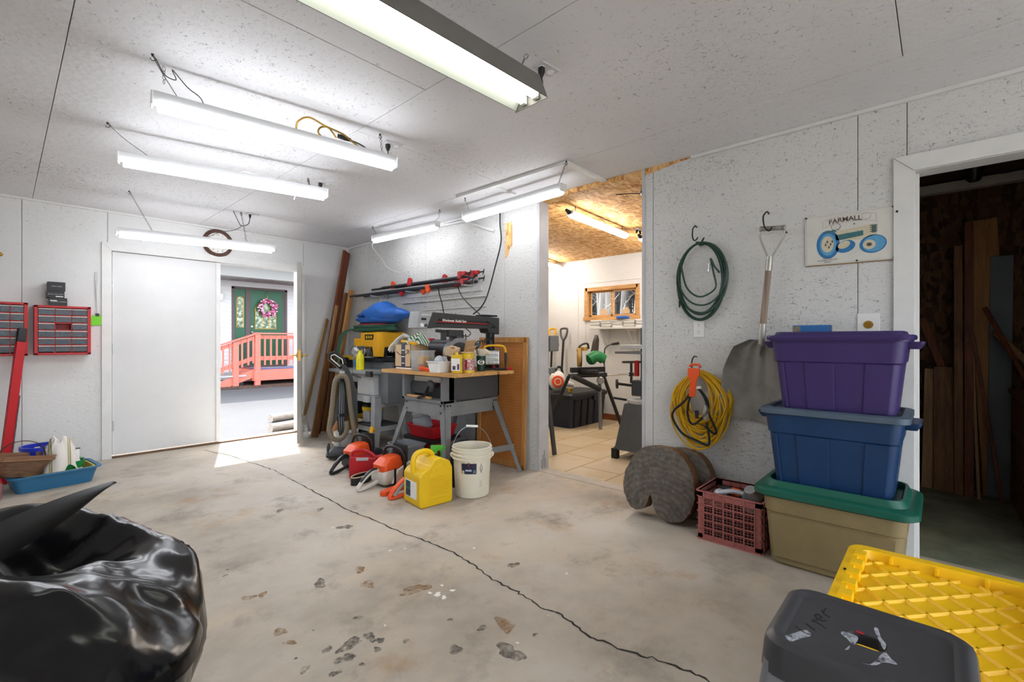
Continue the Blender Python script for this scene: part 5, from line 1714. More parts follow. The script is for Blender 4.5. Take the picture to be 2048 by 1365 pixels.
part(rs, 'yoke', M_ARM, lambda b: (b.box((2.62, AY, 1.225), (.17, .1, .06), .012), b.box((2.66, AY, 1.15), (.09, .11, .12), .015), b.beam((2.42, AY - .02, 1.245), (2.56, AY - .02, 1.235), .03, .025, bev=.008), b.box((2.50, AY - .02, 1.20), (.035, .04, .07), .006)), world=True)
part(rs, 'motor', M_BLK, lambda b: (b.cyl((2.66, AY + .06, 1.10), (2.66, AY + .30, 1.10), .075, n=22), b.cyl((2.66, AY + .30, 1.10), (2.66, AY + .33, 1.10), .06, .04, 20)), world=True)
def guard(b):
    c_ = V((2.66, AY - .02, 1.05))
    n_ = 20
    Q = [(c_.x + .15 * math.cos(a), c_.z + .14 * math.sin(a)) for a in [-.15 + k * (math.pi + .3) / n_ for k in range(n_ + 1)]]
    b.prism(Q, .07, frame((1, 0, 0), (0, 0, 1), (0, -1, 0), (0, AY + .01, 0)), .012)
gu = part(rs, 'blade_guard', mat('guard_grey', '8e9092', .4, .4, var=.12, vs=10), guard, world=True)
o = part(gu, 'guard_badge', M_DKGREY, lambda b: b.prism([(2.60 + .11 * math.cos(a), 1.065 + .085 * math.sin(a)) for a in [k * math.pi / 12 for k in range(13)]], .002, frame((1, 0, 0), (0, 0, 1), (0, -1, 0), (.05, AY - .0605, 0)))); o.data.transform(Matrix.Translation((-2.75, -3.25, 0)))
part(rs, 'blade', M_STEEL, lambda b: b.disc((2.66, AY - .02, 1.05), (0, 1, 0), .127, .003, 40), world=True)
part(rs, 'dust_spout', M_DKGREY, lambda b: b.tube([(2.78, AY - .02, 1.12), (2.83, AY - .04, 1.13), (2.86, AY - .07, 1.10)], [.03, .033, .035], 12), world=True)
def coil(b):
    pts = [(2.72, AY - .05, 1.22)]
    for k in range(40):
        tt = k / 40
        pts.append((2.74 + .30 * tt, AY - .06 + .012 * math.cos(k * 1.57), 1.12 + .06 * tt + .02 * math.sin(k * .9) * (1 - tt) + .012 * math.sin(k * 1.57)))
    pts.append((3.06, AY - .03, 1.21))
    b.tube(spline(pts, 2), .005, 6)
part(rs, 'coiled_cord', M_BLK, coil, world=True)
part(rs, 'motor_lead', M_BLK, lambda b: b.tube(spline([(2.72, AY - .055, 1.27), (2.76, AY - .07, 1.23), (2.73, AY - .07, 1.20), (2.68, AY - .05, 1.21)], 6), .004, 6), world=True)

# black power cables dropping to the saw
pc = T_('power_cable', 'black cable dropping from the ceiling to the radial arm saw', 'cable', onX(1000, 432, 3.2))
part(pc, 'cable_run', M_BLK, lambda b: b.tube(spline([onX(1000, 424, 3.2), onX(1000, 450, 3.2), onX(1002, 484, 3.2), onX(990, 535, 3.18), onX(975, 590, 3.15), onX(962, 615, 3.1), onX(946, 629, 3.05)], 7), .007, 7), world=True)
pc = T_('power_cable', 'black cable looping down from the clamps across the saw arm', 'cable', onX(916, 575, 3.12))
part(pc, 'cable_run', M_BLK, lambda b: b.tube(spline([onX(914, 570, 3.12), onX(922, 590, 3.1), onX(931, 602, 3.05), onX(955, 625, 3.0), onX(975, 643, 2.98), onX(990, 652, 3.0), onX(988, 656, 3.02), onX(980, 650, 3.05)], 7), .0055, 7), world=True)
pc = T_('power_cable', 'short black cable hanging from the clamps behind the saw arm', 'cable', onX(876, 572, 3.14))
part(pc, 'cable_run', M_BLK, lambda b: b.tube(spline([onX(876, 568, 3.14), onX(879, 590, 3.14), onX(884, 608, 3.14), onX(890, 640, 3.14)], 7), .0055, 7), world=True)

# pegboard leaning behind
pg = T_('pegboard', 'brown pegboard in a wooden frame leaning on the wall behind the saw', 'pegboard', (3.12, 3.05, 0))
Mp = frame((0, -1, 0), (.035, 0, 1), (-1, 0, .035), (3.172, 3.05, .0))
k = NT('brown_pegboard'); vo = k.n('ShaderNodeTexVoronoi', feature='F1', distance='CHEBYCHEV'); vo.inputs['Randomness'].default_value = 0
k.l(k.co(scale=(39, 39, 39)), vo.inputs['Vector']); vo.inputs['Scale'].default_value = 1
vo.distance = 'EUCLIDEAN'
sp = k.n('ShaderNodeSeparateXYZ'); k.l(k.co(scale=(0, 39, 39)), sp.inputs[0])
cb = k.n('ShaderNodeCombineXYZ'); k.l(sp.outputs[1], cb.inputs[1]); k.l(sp.outputs[2], cb.inputs[2]); k.l(cb.outputs[0], vo.inputs['Vector'])
k.setc(k.mix(k.ramp(k.noise(5, 4, .6), [(.3, 'a9692f'), (.7, 'c17d3c')]), '5a3417', k.ramp(vo.outputs['Distance'], [(.1, (1, 1, 1, 1)), (.16, (0, 0, 0, 1))]))); k.b.inputs['Roughness'].default_value = .6
M_PEG = k.m
part(pg, 'perforated_panel', M_PEG, lambda b: b.box((0, .60, .008), (.60, 1.18, .006), M=Mp), world=True)
fw_ = wood('pegboard_frame_wood', 'a06a34', 'c8924f')
for nm, c_, d_ in (('frame_rail', (0, 1.17, .015), (.62, .05, .022)), ('frame_rail', (0, .03, .015), (.62, .05, .022)), ('frame_stile', (-.29, .6, .015), (.045, 1.19, .022)), ('frame_stile', (.29, .6, .015), (.045, 1.19, .022))):
    part(pg, nm, fw_, lambda b: b.box(c_, d_, .003, M=Mp), world=True)

# pipe clamps on the wall
ck_ = T_('clamp_rack', 'white rack with two ledges holding the pipe clamps on the wall', 'rack', (3.2, 4.2, 1.72))
part(ck_, 'back_board', M_TRIM, lambda b: b.bb((3.205, 3.35, 1.66), (3.228, 4.6, 1.71), .003), world=True)
for y in (3.5, 4.45, 5.2):
    part(ck_, 'bracket', M_TRIM, lambda b: (b.bb((3.08, y - .012, 1.715), (3.226, y + .012, 1.725), .002), b.bb((3.215, y - .012, 1.64), (3.228, y + .012, 1.725))), world=True)
part(ck_, 'ledge', M_TRIM, lambda b: (b.bb((3.19, 3.3, 1.60), (3.228, 4.7, 1.612), .002), b.bb((3.21, 3.3, 1.50), (3.228, 4.4, 1.508), .002)), world=True)
M_PIPE = mat('black_iron_pipe', '46474a', .45, .6, var=.1)
rn = random.Random(5)
CL_ = [(3.075, 3.42, 5.68, 1.742, 4.0), (3.117, 3.56, 5.62, 1.742, 4.55), (3.159, 3.36, 5.10, 1.742, 4.2), (3.20, 3.66, 5.55, 1.742, 5.0), (3.09, 3.48, 4.95, 1.80, 4.35), (3.135, 3.34, 5.25, 1.80, 4.75), (3.18, 3.54, 4.8, 1.80, 3.85)]
for i, (x, y0, y1, z, ys) in enumerate(CL_):
    lbs = ('pipe clamp nearest the front of the wall rack, longest dark pipe', 'pipe clamp second from the front on the wall rack', 'pipe clamp on the rack with its sliding jaw above the blue tarp', 'pipe clamp against the wall on the bottom layer of the rack', 'pipe clamp in front on the top layer of the rack', 'pipe clamp in the middle of the top layer of the rack', 'short pipe clamp against the wall on the top layer of the rack')
    t = T_('pipe_clamp', lbs[i], 'clamp', (x, y0, z), group='pipe clamps on the wall rack')
    part(t, 'pipe', M_PIPE, lambda b: b.cyl((x, y0, z), (x, y1, z), .0135, n=12), world=True)
    up = -1 if i in (0, 1, 2, 3) and i % 2 == 0 else 1
    hj = M_RED if i not in (2,) else M_STEEL
    part(t, 'head_jaw', hj, lambda b: (b.bb((x - .018, y0 + .03, z - .02), (x + .018, y0 + .08, z + (.055 if i > 3 else .034)), .006), b.bb((x - .014, y0 - .03, z + .01), (x + .014, y0 + .04, z + (.05 if i > 3 else .033)), .005)), world=True)
    part(t, 'screw_handle', M_DKMETAL, lambda b: (b.cyl((x, y0 - .10, z + .03), (x, y0 + .03, z + .03), .008, n=10), b.cyl((x - .008, y0 - .095, z + .0), (x + .008, y0 - .095, z + .055), .005, n=8)), world=True)
    part(t, 'sliding_jaw', M_ORG if i in (0, 2, 5) else (M_RED if i != 3 else M_STEEL), lambda b: (b.bb((x - .017, ys, z - .018), (x + .017, ys + .07, z + .02), .006), b.prism([(0, .01), (.075, .01), (.06, .06), (.03, .072), (.0, .05)] if i > 3 else [(0, -.01), (.0, -.05), (.03, -.068), (.06, -.05), (.075, -.01)], .026, frame((0, 1, 0), (0, 0, 1), (1, 0, 0), (x - .013, ys, z)), .004)), world=True)

# ---------------------------------------------------------------- clutter on the saw table
def box_open(name, label, cat, loc, d, m, rz=0.0, flaps=True, group=None):
    t = T_(name, label, cat, loc, rz, group)
    w_, l_, h_ = d
    def walls(b):
        b.bb((-w_ / 2, -l_ / 2, 0), (w_ / 2, l_ / 2, .004))
        b.bb((-w_ / 2, -l_ / 2, 0), (-w_ / 2 + .004, l_ / 2, h_)); b.bb((w_ / 2 - .004, -l_ / 2, 0), (w_ / 2, l_ / 2, h_))
        b.bb((-w_ / 2, -l_ / 2, 0), (w_ / 2, -l_ / 2 + .004, h_)); b.bb((-w_ / 2, l_ / 2 - .004, 0), (w_ / 2, l_ / 2, h_))
    part(t, 'box_walls', m, walls, smooth=0)
    return t

ab = box_open('cardboard_box', 'shipping carton with dark tape and printed arc, left on the saw table', 'box', (2.60, 3.66, TZ + .022), (.20, .245, .205), M_CARDL)
part(ab, 'dark_tape', mat('dark_blue_tape', '23304a', .4), lambda b: (b.bb((-.1015, -.04, .0), (-.0995, .02, .206)), b.bb((-.1015, -.04, .205), (.02, .02, .207))))
part(ab, 'printed_arc', M_LINE, lambda b: b.tube(spline([(-.1008, .10, .14), (-.1008, .05, .115), (-.1008, -.01, .108), (-.1008, -.06, .12), (-.1008, -.085, .145)], 6), [(.0015, .004)] * 25, 6, flat=(1, 0, 0)))
part(ab, 'printed_arc', M_LINE, lambda b: b.tube(spline([(-.1008, -.06, .15), (-.1008, -.09, .155), (-.1008, -.095, .12)], 6), [(.0015, .004)] * 13, 6, flat=(1, 0, 0)))
part(ab, 'tape_print', M_PAPER, lambda b: [b.bb((-.1022, -.03, z), (-.1012, .01, z + .008)) for z in (.03, .09, .15)])
t = T_('book', 'flat pale book lying under the shipping carton', 'book', (2.60, 3.63, TZ + .001))
part(t, 'cover', M_CARD, lambda b: b.bb((-.11, -.13, 0), (.11, .13, .003))); part(t, 'pages', M_PAPER, lambda b: b.bb((-.108, -.128, .003), (.108, .128, .017))); part(t, 'back_cover', M_BLKM, lambda b: b.bb((-.11, -.13, .017), (.11, .13, .02)))
t = T_('hand_tool_case', 'yellow bar tool lying across the top of the shipping carton', 'tool', (2.545, 3.62, TZ + .235))
part(t, 'bar_body', M_DEWY, lambda b: b.box((0, 0, .012), (.035, .22, .025), .004, rot=(.12, 0, 0)))
M_GLOVE = mat('grey_green_glove', 'a9b0a4', .85, var=.2, vs=25)
def glove(b, s=1.0):
    b.tube(spline([(0, -.11, .01), (0, -.03, .025), (0, .04, .02)], 6), [(.045, .02)] * 13, 12, flat=(1, 0, 0))
    for j, (x, l_) in enumerate(((-.036, .075), (-.012, .09), (.012, .085), (.034, .07))):
        b.tube(spline([(x, .035, .018), (x * 1.1, .035 + l_ * .6, .012), (x * 1.2, .04 + l_, -.005)], 4), [.011, .012, .0115, .011, .0105, .01, .009, .007, .004], 8)
    b.tube(spline([(.04, -.02, .02), (.065, .02, .012), (.07, .05, .0)], 4), [.012, .012, .012, .011, .011, .01, .009, .007, .004], 8)
for lb, loc, rot in (('pale work glove hanging off the left corner of the carton', (2.555, 3.80, TZ + .235), (-.7, .2, 0.2)), ('pale work glove lying on top of the carton', (2.62, 3.66, TZ + .245), (.1, .1, 2.5))):
    t = thing('work_glove', lb, 'glove', loc, rot=rot, group='work gloves on the carton')
    part(t, 'fabric', M_GLOVE if 'corner' not in lb else mat('white_glove', 'c9c9c6', .85, var=.12, vs=25), glove)
t = T_('rag', 'green and white striped rag bunched on the carton', 'rag', (2.64, 3.60, TZ + .25))
def rag(u, v):
    a_ = 6.283 * u
    r_ = .11 * v * (1 + .2 * math.sin(3 * a_) + .1 * math.sin(5 * a_ + 1))
    return V((r_ * math.cos(a_), r_ * math.sin(a_) * 1.1, .09 * (1 - v) ** .8 + .014 * math.sin(5 * a_) * v + .01 * noise.noise(V((u * 9, v * 6, 3))) - .03 * v * v))
k = NT('striped_rag'); wv = k.n('ShaderNodeTexWave'); k.l(k.co(), wv.inputs['Vector']); wv.inputs['Scale'].default_value = 14; k.setc(k.ramp(wv.outputs['Fac'], [(.35, 'bfc6b8'), (.6, '3c5a42')])); k.b.inputs['Roughness'].default_value = .9
part(t, 'cloth', k.m, lambda b: b.grid(rag, 40, 10, .003), smooth=60)
t = T_('bottle', 'small bottle with a bright red top standing behind the clear jar', 'bottle', (2.80, 3.62, TZ + .15))
part(t, 'bottle_body', M_WHITEP, lambda b: b.lathe([(.032, 0), (.035, .004), (.035, .045), (.03, .05)], 20)); part(t, 'cap', M_RED, lambda b: b.lathe([(.036, .048), (.037, .052), (.036, .13), (.03, .136)], 20))
t = T_('tool_box', 'small dark box under the red-topped bottle', 'box', (2.80, 3.62, TZ))
part(t, 'box_body', M_DKGREY, lambda b: b.bb((-.07, -.09, .001), (.07, .09, .12), .006)); part(t, 'lid', M_BRNWD, lambda b: b.bb((-.075, -.095, .12), (.075, .095, .149), .004))

# clear jar of screws
cj = T_('plastic_jar', 'square clear plastic tub with a yellow box inside, front left on the saw table', 'jar', (2.50, 3.36, TZ))
part(cj, 'tub_walls', M_CLEARP, lambda b: b.loft([rr(.13, .17, .02, .001), rr(.145, .19, .02, .165), rr(.155, .20, .02, .17), rr(.155, .20, .02, .178), rr(.14, .185, .02, .178), rr(.125, .165, .02, .006)]))
t = T_('carton', 'yellow carton inside the clear plastic tub', 'box', (2.49, 3.33, TZ + .007))
part(t, 'carton_body', M_DEWY, lambda b: b.bb((-.03, -.04, 0), (.03, .04, .12), .002)); part(t, 'label', M_RED, lambda b: b.bb((-.031, -.035, .03), (-.0295, .035, .05)))
t = T_('scrap_parts', 'grey metal parts heaped inside the clear plastic tub', 'metal parts', (2.50, 3.405, TZ + .007))
def scraps(b):
    rn = random.Random(2)
    for i in range(26):
        b.box((rn.uniform(-.045, .045), rn.uniform(-.03, .035), rn.uniform(.01, .10)), (rn.uniform(.01, .04), rn.uniform(.01, .03), rn.uniform(.006, .02)), .002, rot=(rn.uniform(0, 3), rn.uniform(0, 3), 0))
tag(part(t, 'loose_metal', M_STEEL, scraps), 'grey metal bits', kind='stuff')
t = T_('plastic_cover', 'bright orange plastic lid leaning against the clear tub', 'lid', (2.425, 3.22, TZ + .002))
part(t, 'cover_disc', M_ORG, lambda b: b.box((0, 0, .018), (.02, .16, .036), .008, rot=(.12, -.3, 0)))
t = T_('plastic_tray', 'white plastic food tray with clutter beside the orange lid', 'tray', (2.445, 3.06, TZ))
part(t, 'tray_walls', M_WHITEP, lambda b: b.loft([rr(.11, .13, .02, .001), rr(.14, .165, .025, .085), rr(.155, .18, .025, .086), rr(.155, .18, .025, .092), rr(.135, .16, .022, .092), rr(.105, .125, .02, .006)]))
t = T_('rag', 'crumpled grey plastic wrap in the white tray', 'wrap', (2.44, 3.05, TZ + .01))
part(t, 'sheet', mat('grey_wrap', 'b5b9be', .4, var=.25, vs=40), lambda b: b.ball((0, 0, .07), (.045, .05, .06), 14, 8), smooth=0)
ob = box_open('cardboard_box', 'small tan carton with open flaps behind the white tray', 'box', (2.60, 2.972, TZ), (.12, .11, .12), M_CARD, rz=.0)
for q in ([(-.06, -.055, .12), (-.06, .045, .12), (-.13, .04, .20), (-.12, -.06, .21)], [(.06, -.055, .12), (.06, .04, .12), (.09, .03, .26), (.11, -.08, .27)], [(-.06, -.055, .12), (.06, -.055, .12), (.09, -.11, .22), (-.05, -.13, .20)]):
    part(ob, 'flap', M_CARD, lambda b: b.loft([[V(p) for p in q], [V(p) + V((.003, .003, .003)) for p in q]]), smooth=0)
t = T_('carton', 'tilted tan carton resting on top of the open-flapped carton', 'box', (2.53, 2.965, TZ + .135))
part(t, 'carton_body', M_CARDL, lambda b: b.box((-.02, .0, .04), (.09, .09, .065), .002, rot=(.25, -.2, .2)))
M_TINY = mat('tin_yellow', 'd9b42a', .4, var=.1)
t = T_('tin_can', 'yellow oblong oil tin with white label at the front corner of the saw table', 'tin', (2.475, 2.87, TZ))
part(t, 'tin_body', M_TINY, lambda b: (b.bb((-.03, -.035, .001), (.03, .035, .15), .006), b.cyl((0, 0, .15), (0, 0, .17), .012, n=12)))
part(t, 'label', M_PAPER, lambda b: (b.bb((-.0315, -.034, .02), (-.0295, .034, .12)), b.bb((-.03, -.0365, .02), (.0, -.0345, .12)))); part(t, 'label_print', mat('label_purple', '4b3a5e', .5), lambda b: (b.bb((-.0325, -.02, .03), (-.031, .015, .06)), b.bb((-.028, -.0375, .03), (-.008, -.036, .075))))
t = T_('tin_can', 'yellow round nut tin with red pattern beside the oil tin', 'tin', (2.585, 2.858, TZ))
part(t, 'tin_body', M_TINY, lambda b: b.lathe([(.052, .001), (.052, .155), (.054, .157), (.054, .163), (.045, .163)], 28))
k = NT('patterned_label'); k.setc(k.ramp(k.noise(45, 4, .6), [(.36, '7c1f26'), (.46, 'd8cfc4'), (.54, 'b5343a'), (.64, '8f8fa0')])); k.b.inputs['Roughness'].default_value = .4
part(t, 'label_band', k.m, lambda b: b.lathe([(.0527, .022), (.0527, .115)], 28, cap0=False, cap1=False)); part(t, 'label_red', mat('label_red_dark', '8c1c22', .4), lambda b: b.loft([[V((.0532 * math.cos(a), .0532 * math.sin(a), z)) for a in [3.5 + .12 * k2 for k2 in range(4)]] for z in (.03, .10)], closed=False, cap0=False, cap1=False)); part(t, 'tin_lid', M_CARDL, lambda b: b.lathe([(.06, .163), (.062, .166), (.06, .17)], 28))
t = T_('travel_mug', 'dark green tumbler with a white oval letter G', 'cup', (2.80, 2.93, TZ))
part(t, 'cup_body', mat('dark_green_cup', '173a2c', .35), lambda b: b.lathe([(.031, .001), (.033, .005), (.042, .13), (.043, .132), (.040, .132), (.031, .008)], 28))
dv = (V((0, 0, 0)) - V((2.80, 2.93, 0))).normalized(); rt = V((-dv.y, dv.x, 0)) * -1
rt = V((0, 0, 1)).cross(dv)
Mg = frame(rt, (0, 0, 1), dv, V((2.80, 2.93, TZ + .078)) + dv * .0385)
part(t, 'oval_badge', M_PAPER, lambda b: b.prism([(.031 * math.cos(a), .021 * math.sin(a)) for a in [k2 * math.pi / 12 for k2 in range(24)]], .003, Mg), world=True)
text('G', .042, mat('badge_green', '12332a', .5), t, rt, (0, 0, 1), V((2.80, 2.93, TZ + .079)) + dv * .042, 'badge_letter', bold=.002)
t = T_('paper_cone', 'bundle of rolled paper and clear plastic sticking out of the green tumbler', 'paper roll', (2.80, 2.93, TZ + .06))
part(t, 'roll', mat('creamy_paper', 'cfc3ad', .7, var=.15, vs=30), lambda b: (b.lathe([(.012, .0), (.03, .075), (.045, .125), (.043, .13)], 18), b.tube([(.0, 0, .07), (.03, -.03, .11), (.06, -.05, .09)], [.02, .028, .02], 10)))
# work light with yellow handle
wl = T_('work_light', 'caged halogen work light with a yellow tubular handle', 'work light', (2.965, 2.93, TZ + .003))
dv2 = (V((0, 0, 0)) - V((2.965, 2.93, 0))).normalized(); s2 = V((0, 0, 1)).cross(dv2); Mw = frame(s2, dv2 * -1, (0, 0, 1), V((2.965, 2.93, TZ + .002)))
part(wl, 'handle', M_DEWY, lambda b: b.tube(spline([Mw @ V(p) for p in ((-.10, 0, .15), (-.095, 0, .19), (-.06, 0, .215), (.06, 0, .215), (.095, 0, .19), (.10, 0, .15))], 5), .0095, 8), world=True)
part(wl, 'handle_grip', M_BLK, lambda b: b.cyl(Mw @ V((.10, 0, .155)), Mw @ V((.102, 0, .06)), .0115, n=10), world=True)
part(wl, 'lamp_housing', mat('silver_reflector', 'a8abab', .25, .8, var=.1), lambda b: b.box((-.02, .01, .11), (.13, .05, .13), .01, M=Mw), world=True)
part(wl, 'front_glass', mat('frosted_glass', 'c9cecc', .3, var=.15, vs=40), lambda b: b.box((-.02, -.018, .11), (.11, .006, .11), .002, M=Mw), world=True)
def cage(b):
    for x in (-.075, -.045, -.015, .015, .035):
        b.tube([Mw @ V((x, -.02, .05)), Mw @ V((x, -.04, .08)), Mw @ V((x, -.04, .14)), Mw @ V((x, -.02, .17))], .002, 5)
    for z in (.07, .11, .15):
        b.tube([Mw @ V((-.085, -.02, z)), Mw @ V((-.08, -.04, z)), Mw @ V((.04, -.04, z)), Mw @ V((.045, -.02, z))], .002, 5)
part(wl, 'wire_cage', M_CHROME, cage, world=True)
part(wl, 'stand_base', M_DKMETAL, lambda b: b.tube([Mw @ V(p) for p in ((-.1, -.05, .008), (-.1, .06, .008), (.1, .06, .008), (.1, -.05, .008))], .007, 6, closed=True), world=True)
part(wl, 'side_post', M_DKMETAL, lambda b: (b.cyl(Mw @ V((-.1, .0, .01)), Mw @ V((-.1, 0, .16)), .006, n=8), b.cyl(Mw @ V((.1, .0, .01)), Mw @ V((.1, 0, .16)), .006, n=8)), world=True)
t = T_('screwdriver', 'red and black handled tool lying at the right end of the saw table', 'screwdriver', (2.93, 2.83, TZ + .014))
part(t, 'grip', M_RED, lambda b: b.cyl((.07, -.01, 0), (.13, -.015, .002), .012, n=10)); part(t, 'shank', M_BLK, lambda b: b.cyl((-.06, 0, 0), (.07, -.01, 0), .009, .012, 10))
t = T_('putty_tube', 'dark red tube standing behind the yellow handle of the work light', 'tube', (3.03, 3.005, TZ + .001))
part(t, 'tube_body', mat('dark_red', '7c1a1f', .5), lambda b: b.lathe([(.018, .001), (.018, .14), (.008, .15)], 14))
# ---------------------------------------------------------------- lumber in the corner
def board(label, p, q, w_, t_, m, up, group='boards leaning in the corner', name='lumber_board'):
    t = T_(name, label, 'board', p, group=group)
    part(t, 'plank', m, lambda b: b.beam(p, q, w_, t_, up=up, bev=.003), world=True)
    return t
board('tall dark red-brown board leaning highest into the corner', (2.635, 5.715, 0.01), (3.14, 5.90, 2.36), .14, .03, M_REDWD, (.6, -1, 0))
board('second red-brown board just behind the tallest one', (2.665, 5.78, 0.01), (3.15, 5.955, 2.34), .08, .03, mat('dull_red_wood', '6b3a22', .6, var=.2, vs=6), (.6, -1, 0))
board('light pine board with knots leaning right of the red-brown boards', (2.80, 5.72, 0.01), (3.165, 5.82, 1.84), .09, .035, wood('knotty_pine', 'a8733d', 'd2a062', knots=True), (.7, -1, 0))
board('brown board leaning between the red boards and the pine', (2.76, 5.775, 0.01), (3.15, 5.90, 1.80), .09, .03, M_BRNWD, (.7, -1, 0))
board('thin tan strip leaning in front of the lumber', (2.562, 5.603, 0.01), (2.932, 5.765, 1.62), .06, .012, M_TANWD, (.6, -1, 0))
board('second thin tan strip nearest the open door', (2.44, 5.72, 0.01), (2.90, 5.96, 1.45), .06, .012, wood('tan_strip_wood', '8d6a3f', 'c09a63'), (.6, -1, 0))
board('short brown offcut leaning low in front of the lumber', (2.515, 5.495, 0.01), (2.755, 5.635, 1.0), .12, .02, M_BRNWD, (.6, -1, 0))
t = T_('plastic_bag', 'clear crumpled plastic bag at the foot of the lumber', 'bag', (2.42, 5.56, 0))
def bagf(u, v):
    a_ = 6.283 * u; r_ = .07 * (1.1 - v * .7) * (1 + .25 * noise.noise(V((3 * math.cos(a_), 3 * math.sin(a_), v * 3))))
    return V((r_ * math.cos(a_), r_ * math.sin(a_), .28 * v + .01 * math.sin(4 * a_)))
part(t, 'film', M_CLEARP, lambda b: b.grid(bagf, 24, 10), smooth=30)

# ---------------------------------------------------------------- upright vacuum
vx, vy = 2.33, 4.45
vc = T_('vacuum_cleaner', 'black upright vacuum cleaner with a grey-brown hose looped down its front', 'vacuum cleaner', (vx, vy, 0))
dv = V((-vx, -vy, 0)).normalized(); sv = V((0, 0, 1)).cross(dv)   # dv towards the camera
Mv = frame(sv, dv * -1, (0, 0, 1), (vx, vy, 0))
L_ = lambda x, y, z: Mv @ V((x, y, z))
M_HOSE = NT('ribbed_hose'); wv = M_HOSE.n('ShaderNodeTexWave', bands_direction='Z'); M_HOSE.l(M_HOSE.co(), wv.inputs['Vector']); wv.inputs['Scale'].default_value = 55; M_HOSE.setc(M_HOSE.ramp(wv.outputs['Fac'], [(.3, '5f5345'), (.7, '94866f')])); M_HOSE.bump(wv.outputs['Fac'], .6, .006); M_HOSE.b.inputs['Roughness'].default_value = .55; M_HOSE = M_HOSE.m
part(vc, 'floor_head', M_DKGREY, lambda b: (b.loft([[L_(x, y, .02) for x, y in ((-.13, -.16), (.16, -.16), (.16, .06), (-.13, .06))], [L_(x, y, .07) for x, y in ((-.13, -.15), (.16, -.15), (.16, .06), (-.13, .06))], [L_(x, y, .10) for x, y in ((-.09, -.08), (.12, -.08), (.12, .05), (-.09, .05))]]),), world=True)
part(vc, 'bumper', M_RUB, lambda b: b.tube(spline([L_(-.14, .05, .04), L_(-.145, -.12, .04), L_(-.11, -.17, .04), L_(.14, -.17, .04), L_(.17, -.12, .04), L_(.17, .05, .04)], 5), .014, 8), world=True)
for x in (-.14, .17):
    part(vc, 'wheel', M_BLK, lambda b: b.disc(L_(x, .08, .06), sv, .06, .03, 20, .006), world=True)
part(vc, 'motor_base', mat('pale_grey_vacuum', 'b7b5b0', .4, var=.08), lambda b: b.loft([[L_(.01 + .10 * math.cos(a), .05 + .10 * math.sin(a), z) for a in [k * math.pi / 8 for k in range(16)]] for z in (.05, .24)]), world=True)
part(vc, 'dirt_cup', mat('amber_cup', '9a6a2c', .15, trans=.5, ior=1.3), lambda b: b.loft([[L_(.06 + .085 * math.cos(a), .04 + .085 * math.sin(a), z) for a in [k * math.pi / 8 for k in range(16)]] for z in (.24, .42)]), world=True)
part(vc, 'cup_base', M_WHITEP, lambda b: b.loft([[L_(.06 + .09 * math.cos(a), .04 + .09 * math.sin(a), z) for a in [k * math.pi / 8 for k in range(16)]] for z in (.235, .265)]), world=True)
part(vc, 'upright_body', M_BLK, lambda b: b.loft([[L_(x, y, z) for x, y in ((-w_ / 2 + o_, -.03), (w_ / 2 + o_, -.03), (w_ / 2 + o_, .06), (-w_ / 2 + o_, .06))] for w_, o_, z in ((.16, .03, .25), (.20, .04, .42), (.17, .05, .62), (.10, .04, .80), (.05, .015, .90), (.04, -.02, .93))]), world=True)
part(vc, 'spine', mat('silver_grey_spine', '9b9da0', .35, .2), lambda b: b.beam(L_(-.02, -.035, .10), L_(-.01, -.035, .86), .05, .02, up=dv, bev=.006), world=True)
part(vc, 'cord_bundle', M_BLK, lambda b: [b.tube(spline([L_(-.03 + .012 * j, -.055, .76), L_(-.04 + .02 * j, -.065, .6), L_(-.045 + .02 * j, -.065, .35), L_(-.03 + .014 * j, -.055, .22)], 5), .006, 6) for j in range(5)], world=True)
part(vc, 'cord_hook', M_BLK, lambda b: (b.box(L_(-.02, -.06, .77), (.05, .04, .03), .006), b.box(L_(-.02, -.06, .42), (.06, .04, .03), .006)), world=True)
part(vc, 'handle', M_BLK, lambda b: (b.tube([L_(*p) for p in ((-.02, 0, .88), (-.13, 0, .98), (-.125, 0, 1.03), (-.085, 0, 1.05), (.0, 0, .985), (.02, 0, .93))], .017, 8, closed=True),), world=True)
part(vc, 'handle_trim', M_PAPER, lambda b: b.tube([L_(*p) for p in ((-.03, -.014, .905), (-.115, -.014, .985), (-.11, -.014, 1.015), (-.08, -.014, 1.025), (-.01, -.014, .975), (.0, -.014, .93))], .005, 6, closed=True), world=True)
part(vc, 'hose', M_HOSE, lambda b: b.tube(spline([L_(.13, -.04, .10), L_(.11, -.10, .22), L_(.07, -.12, .5), L_(.045, -.11, .74), L_(.01, -.11, .815), L_(-.06, -.11, .79), L_(-.085, -.11, .68), L_(-.105, -.12, .45), L_(-.125, -.12, .29), L_(-.09, -.12, .20), L_(-.02, -.11, .195), L_(.03, -.09, .26), L_(.03, -.07, .36)], 8), .024, 12), world=True)
part(vc, 'cable_tie', M_DEWY, lambda b: b.box(L_(.15, -.1, .12), (.03, .03, .025), .006), world=True)

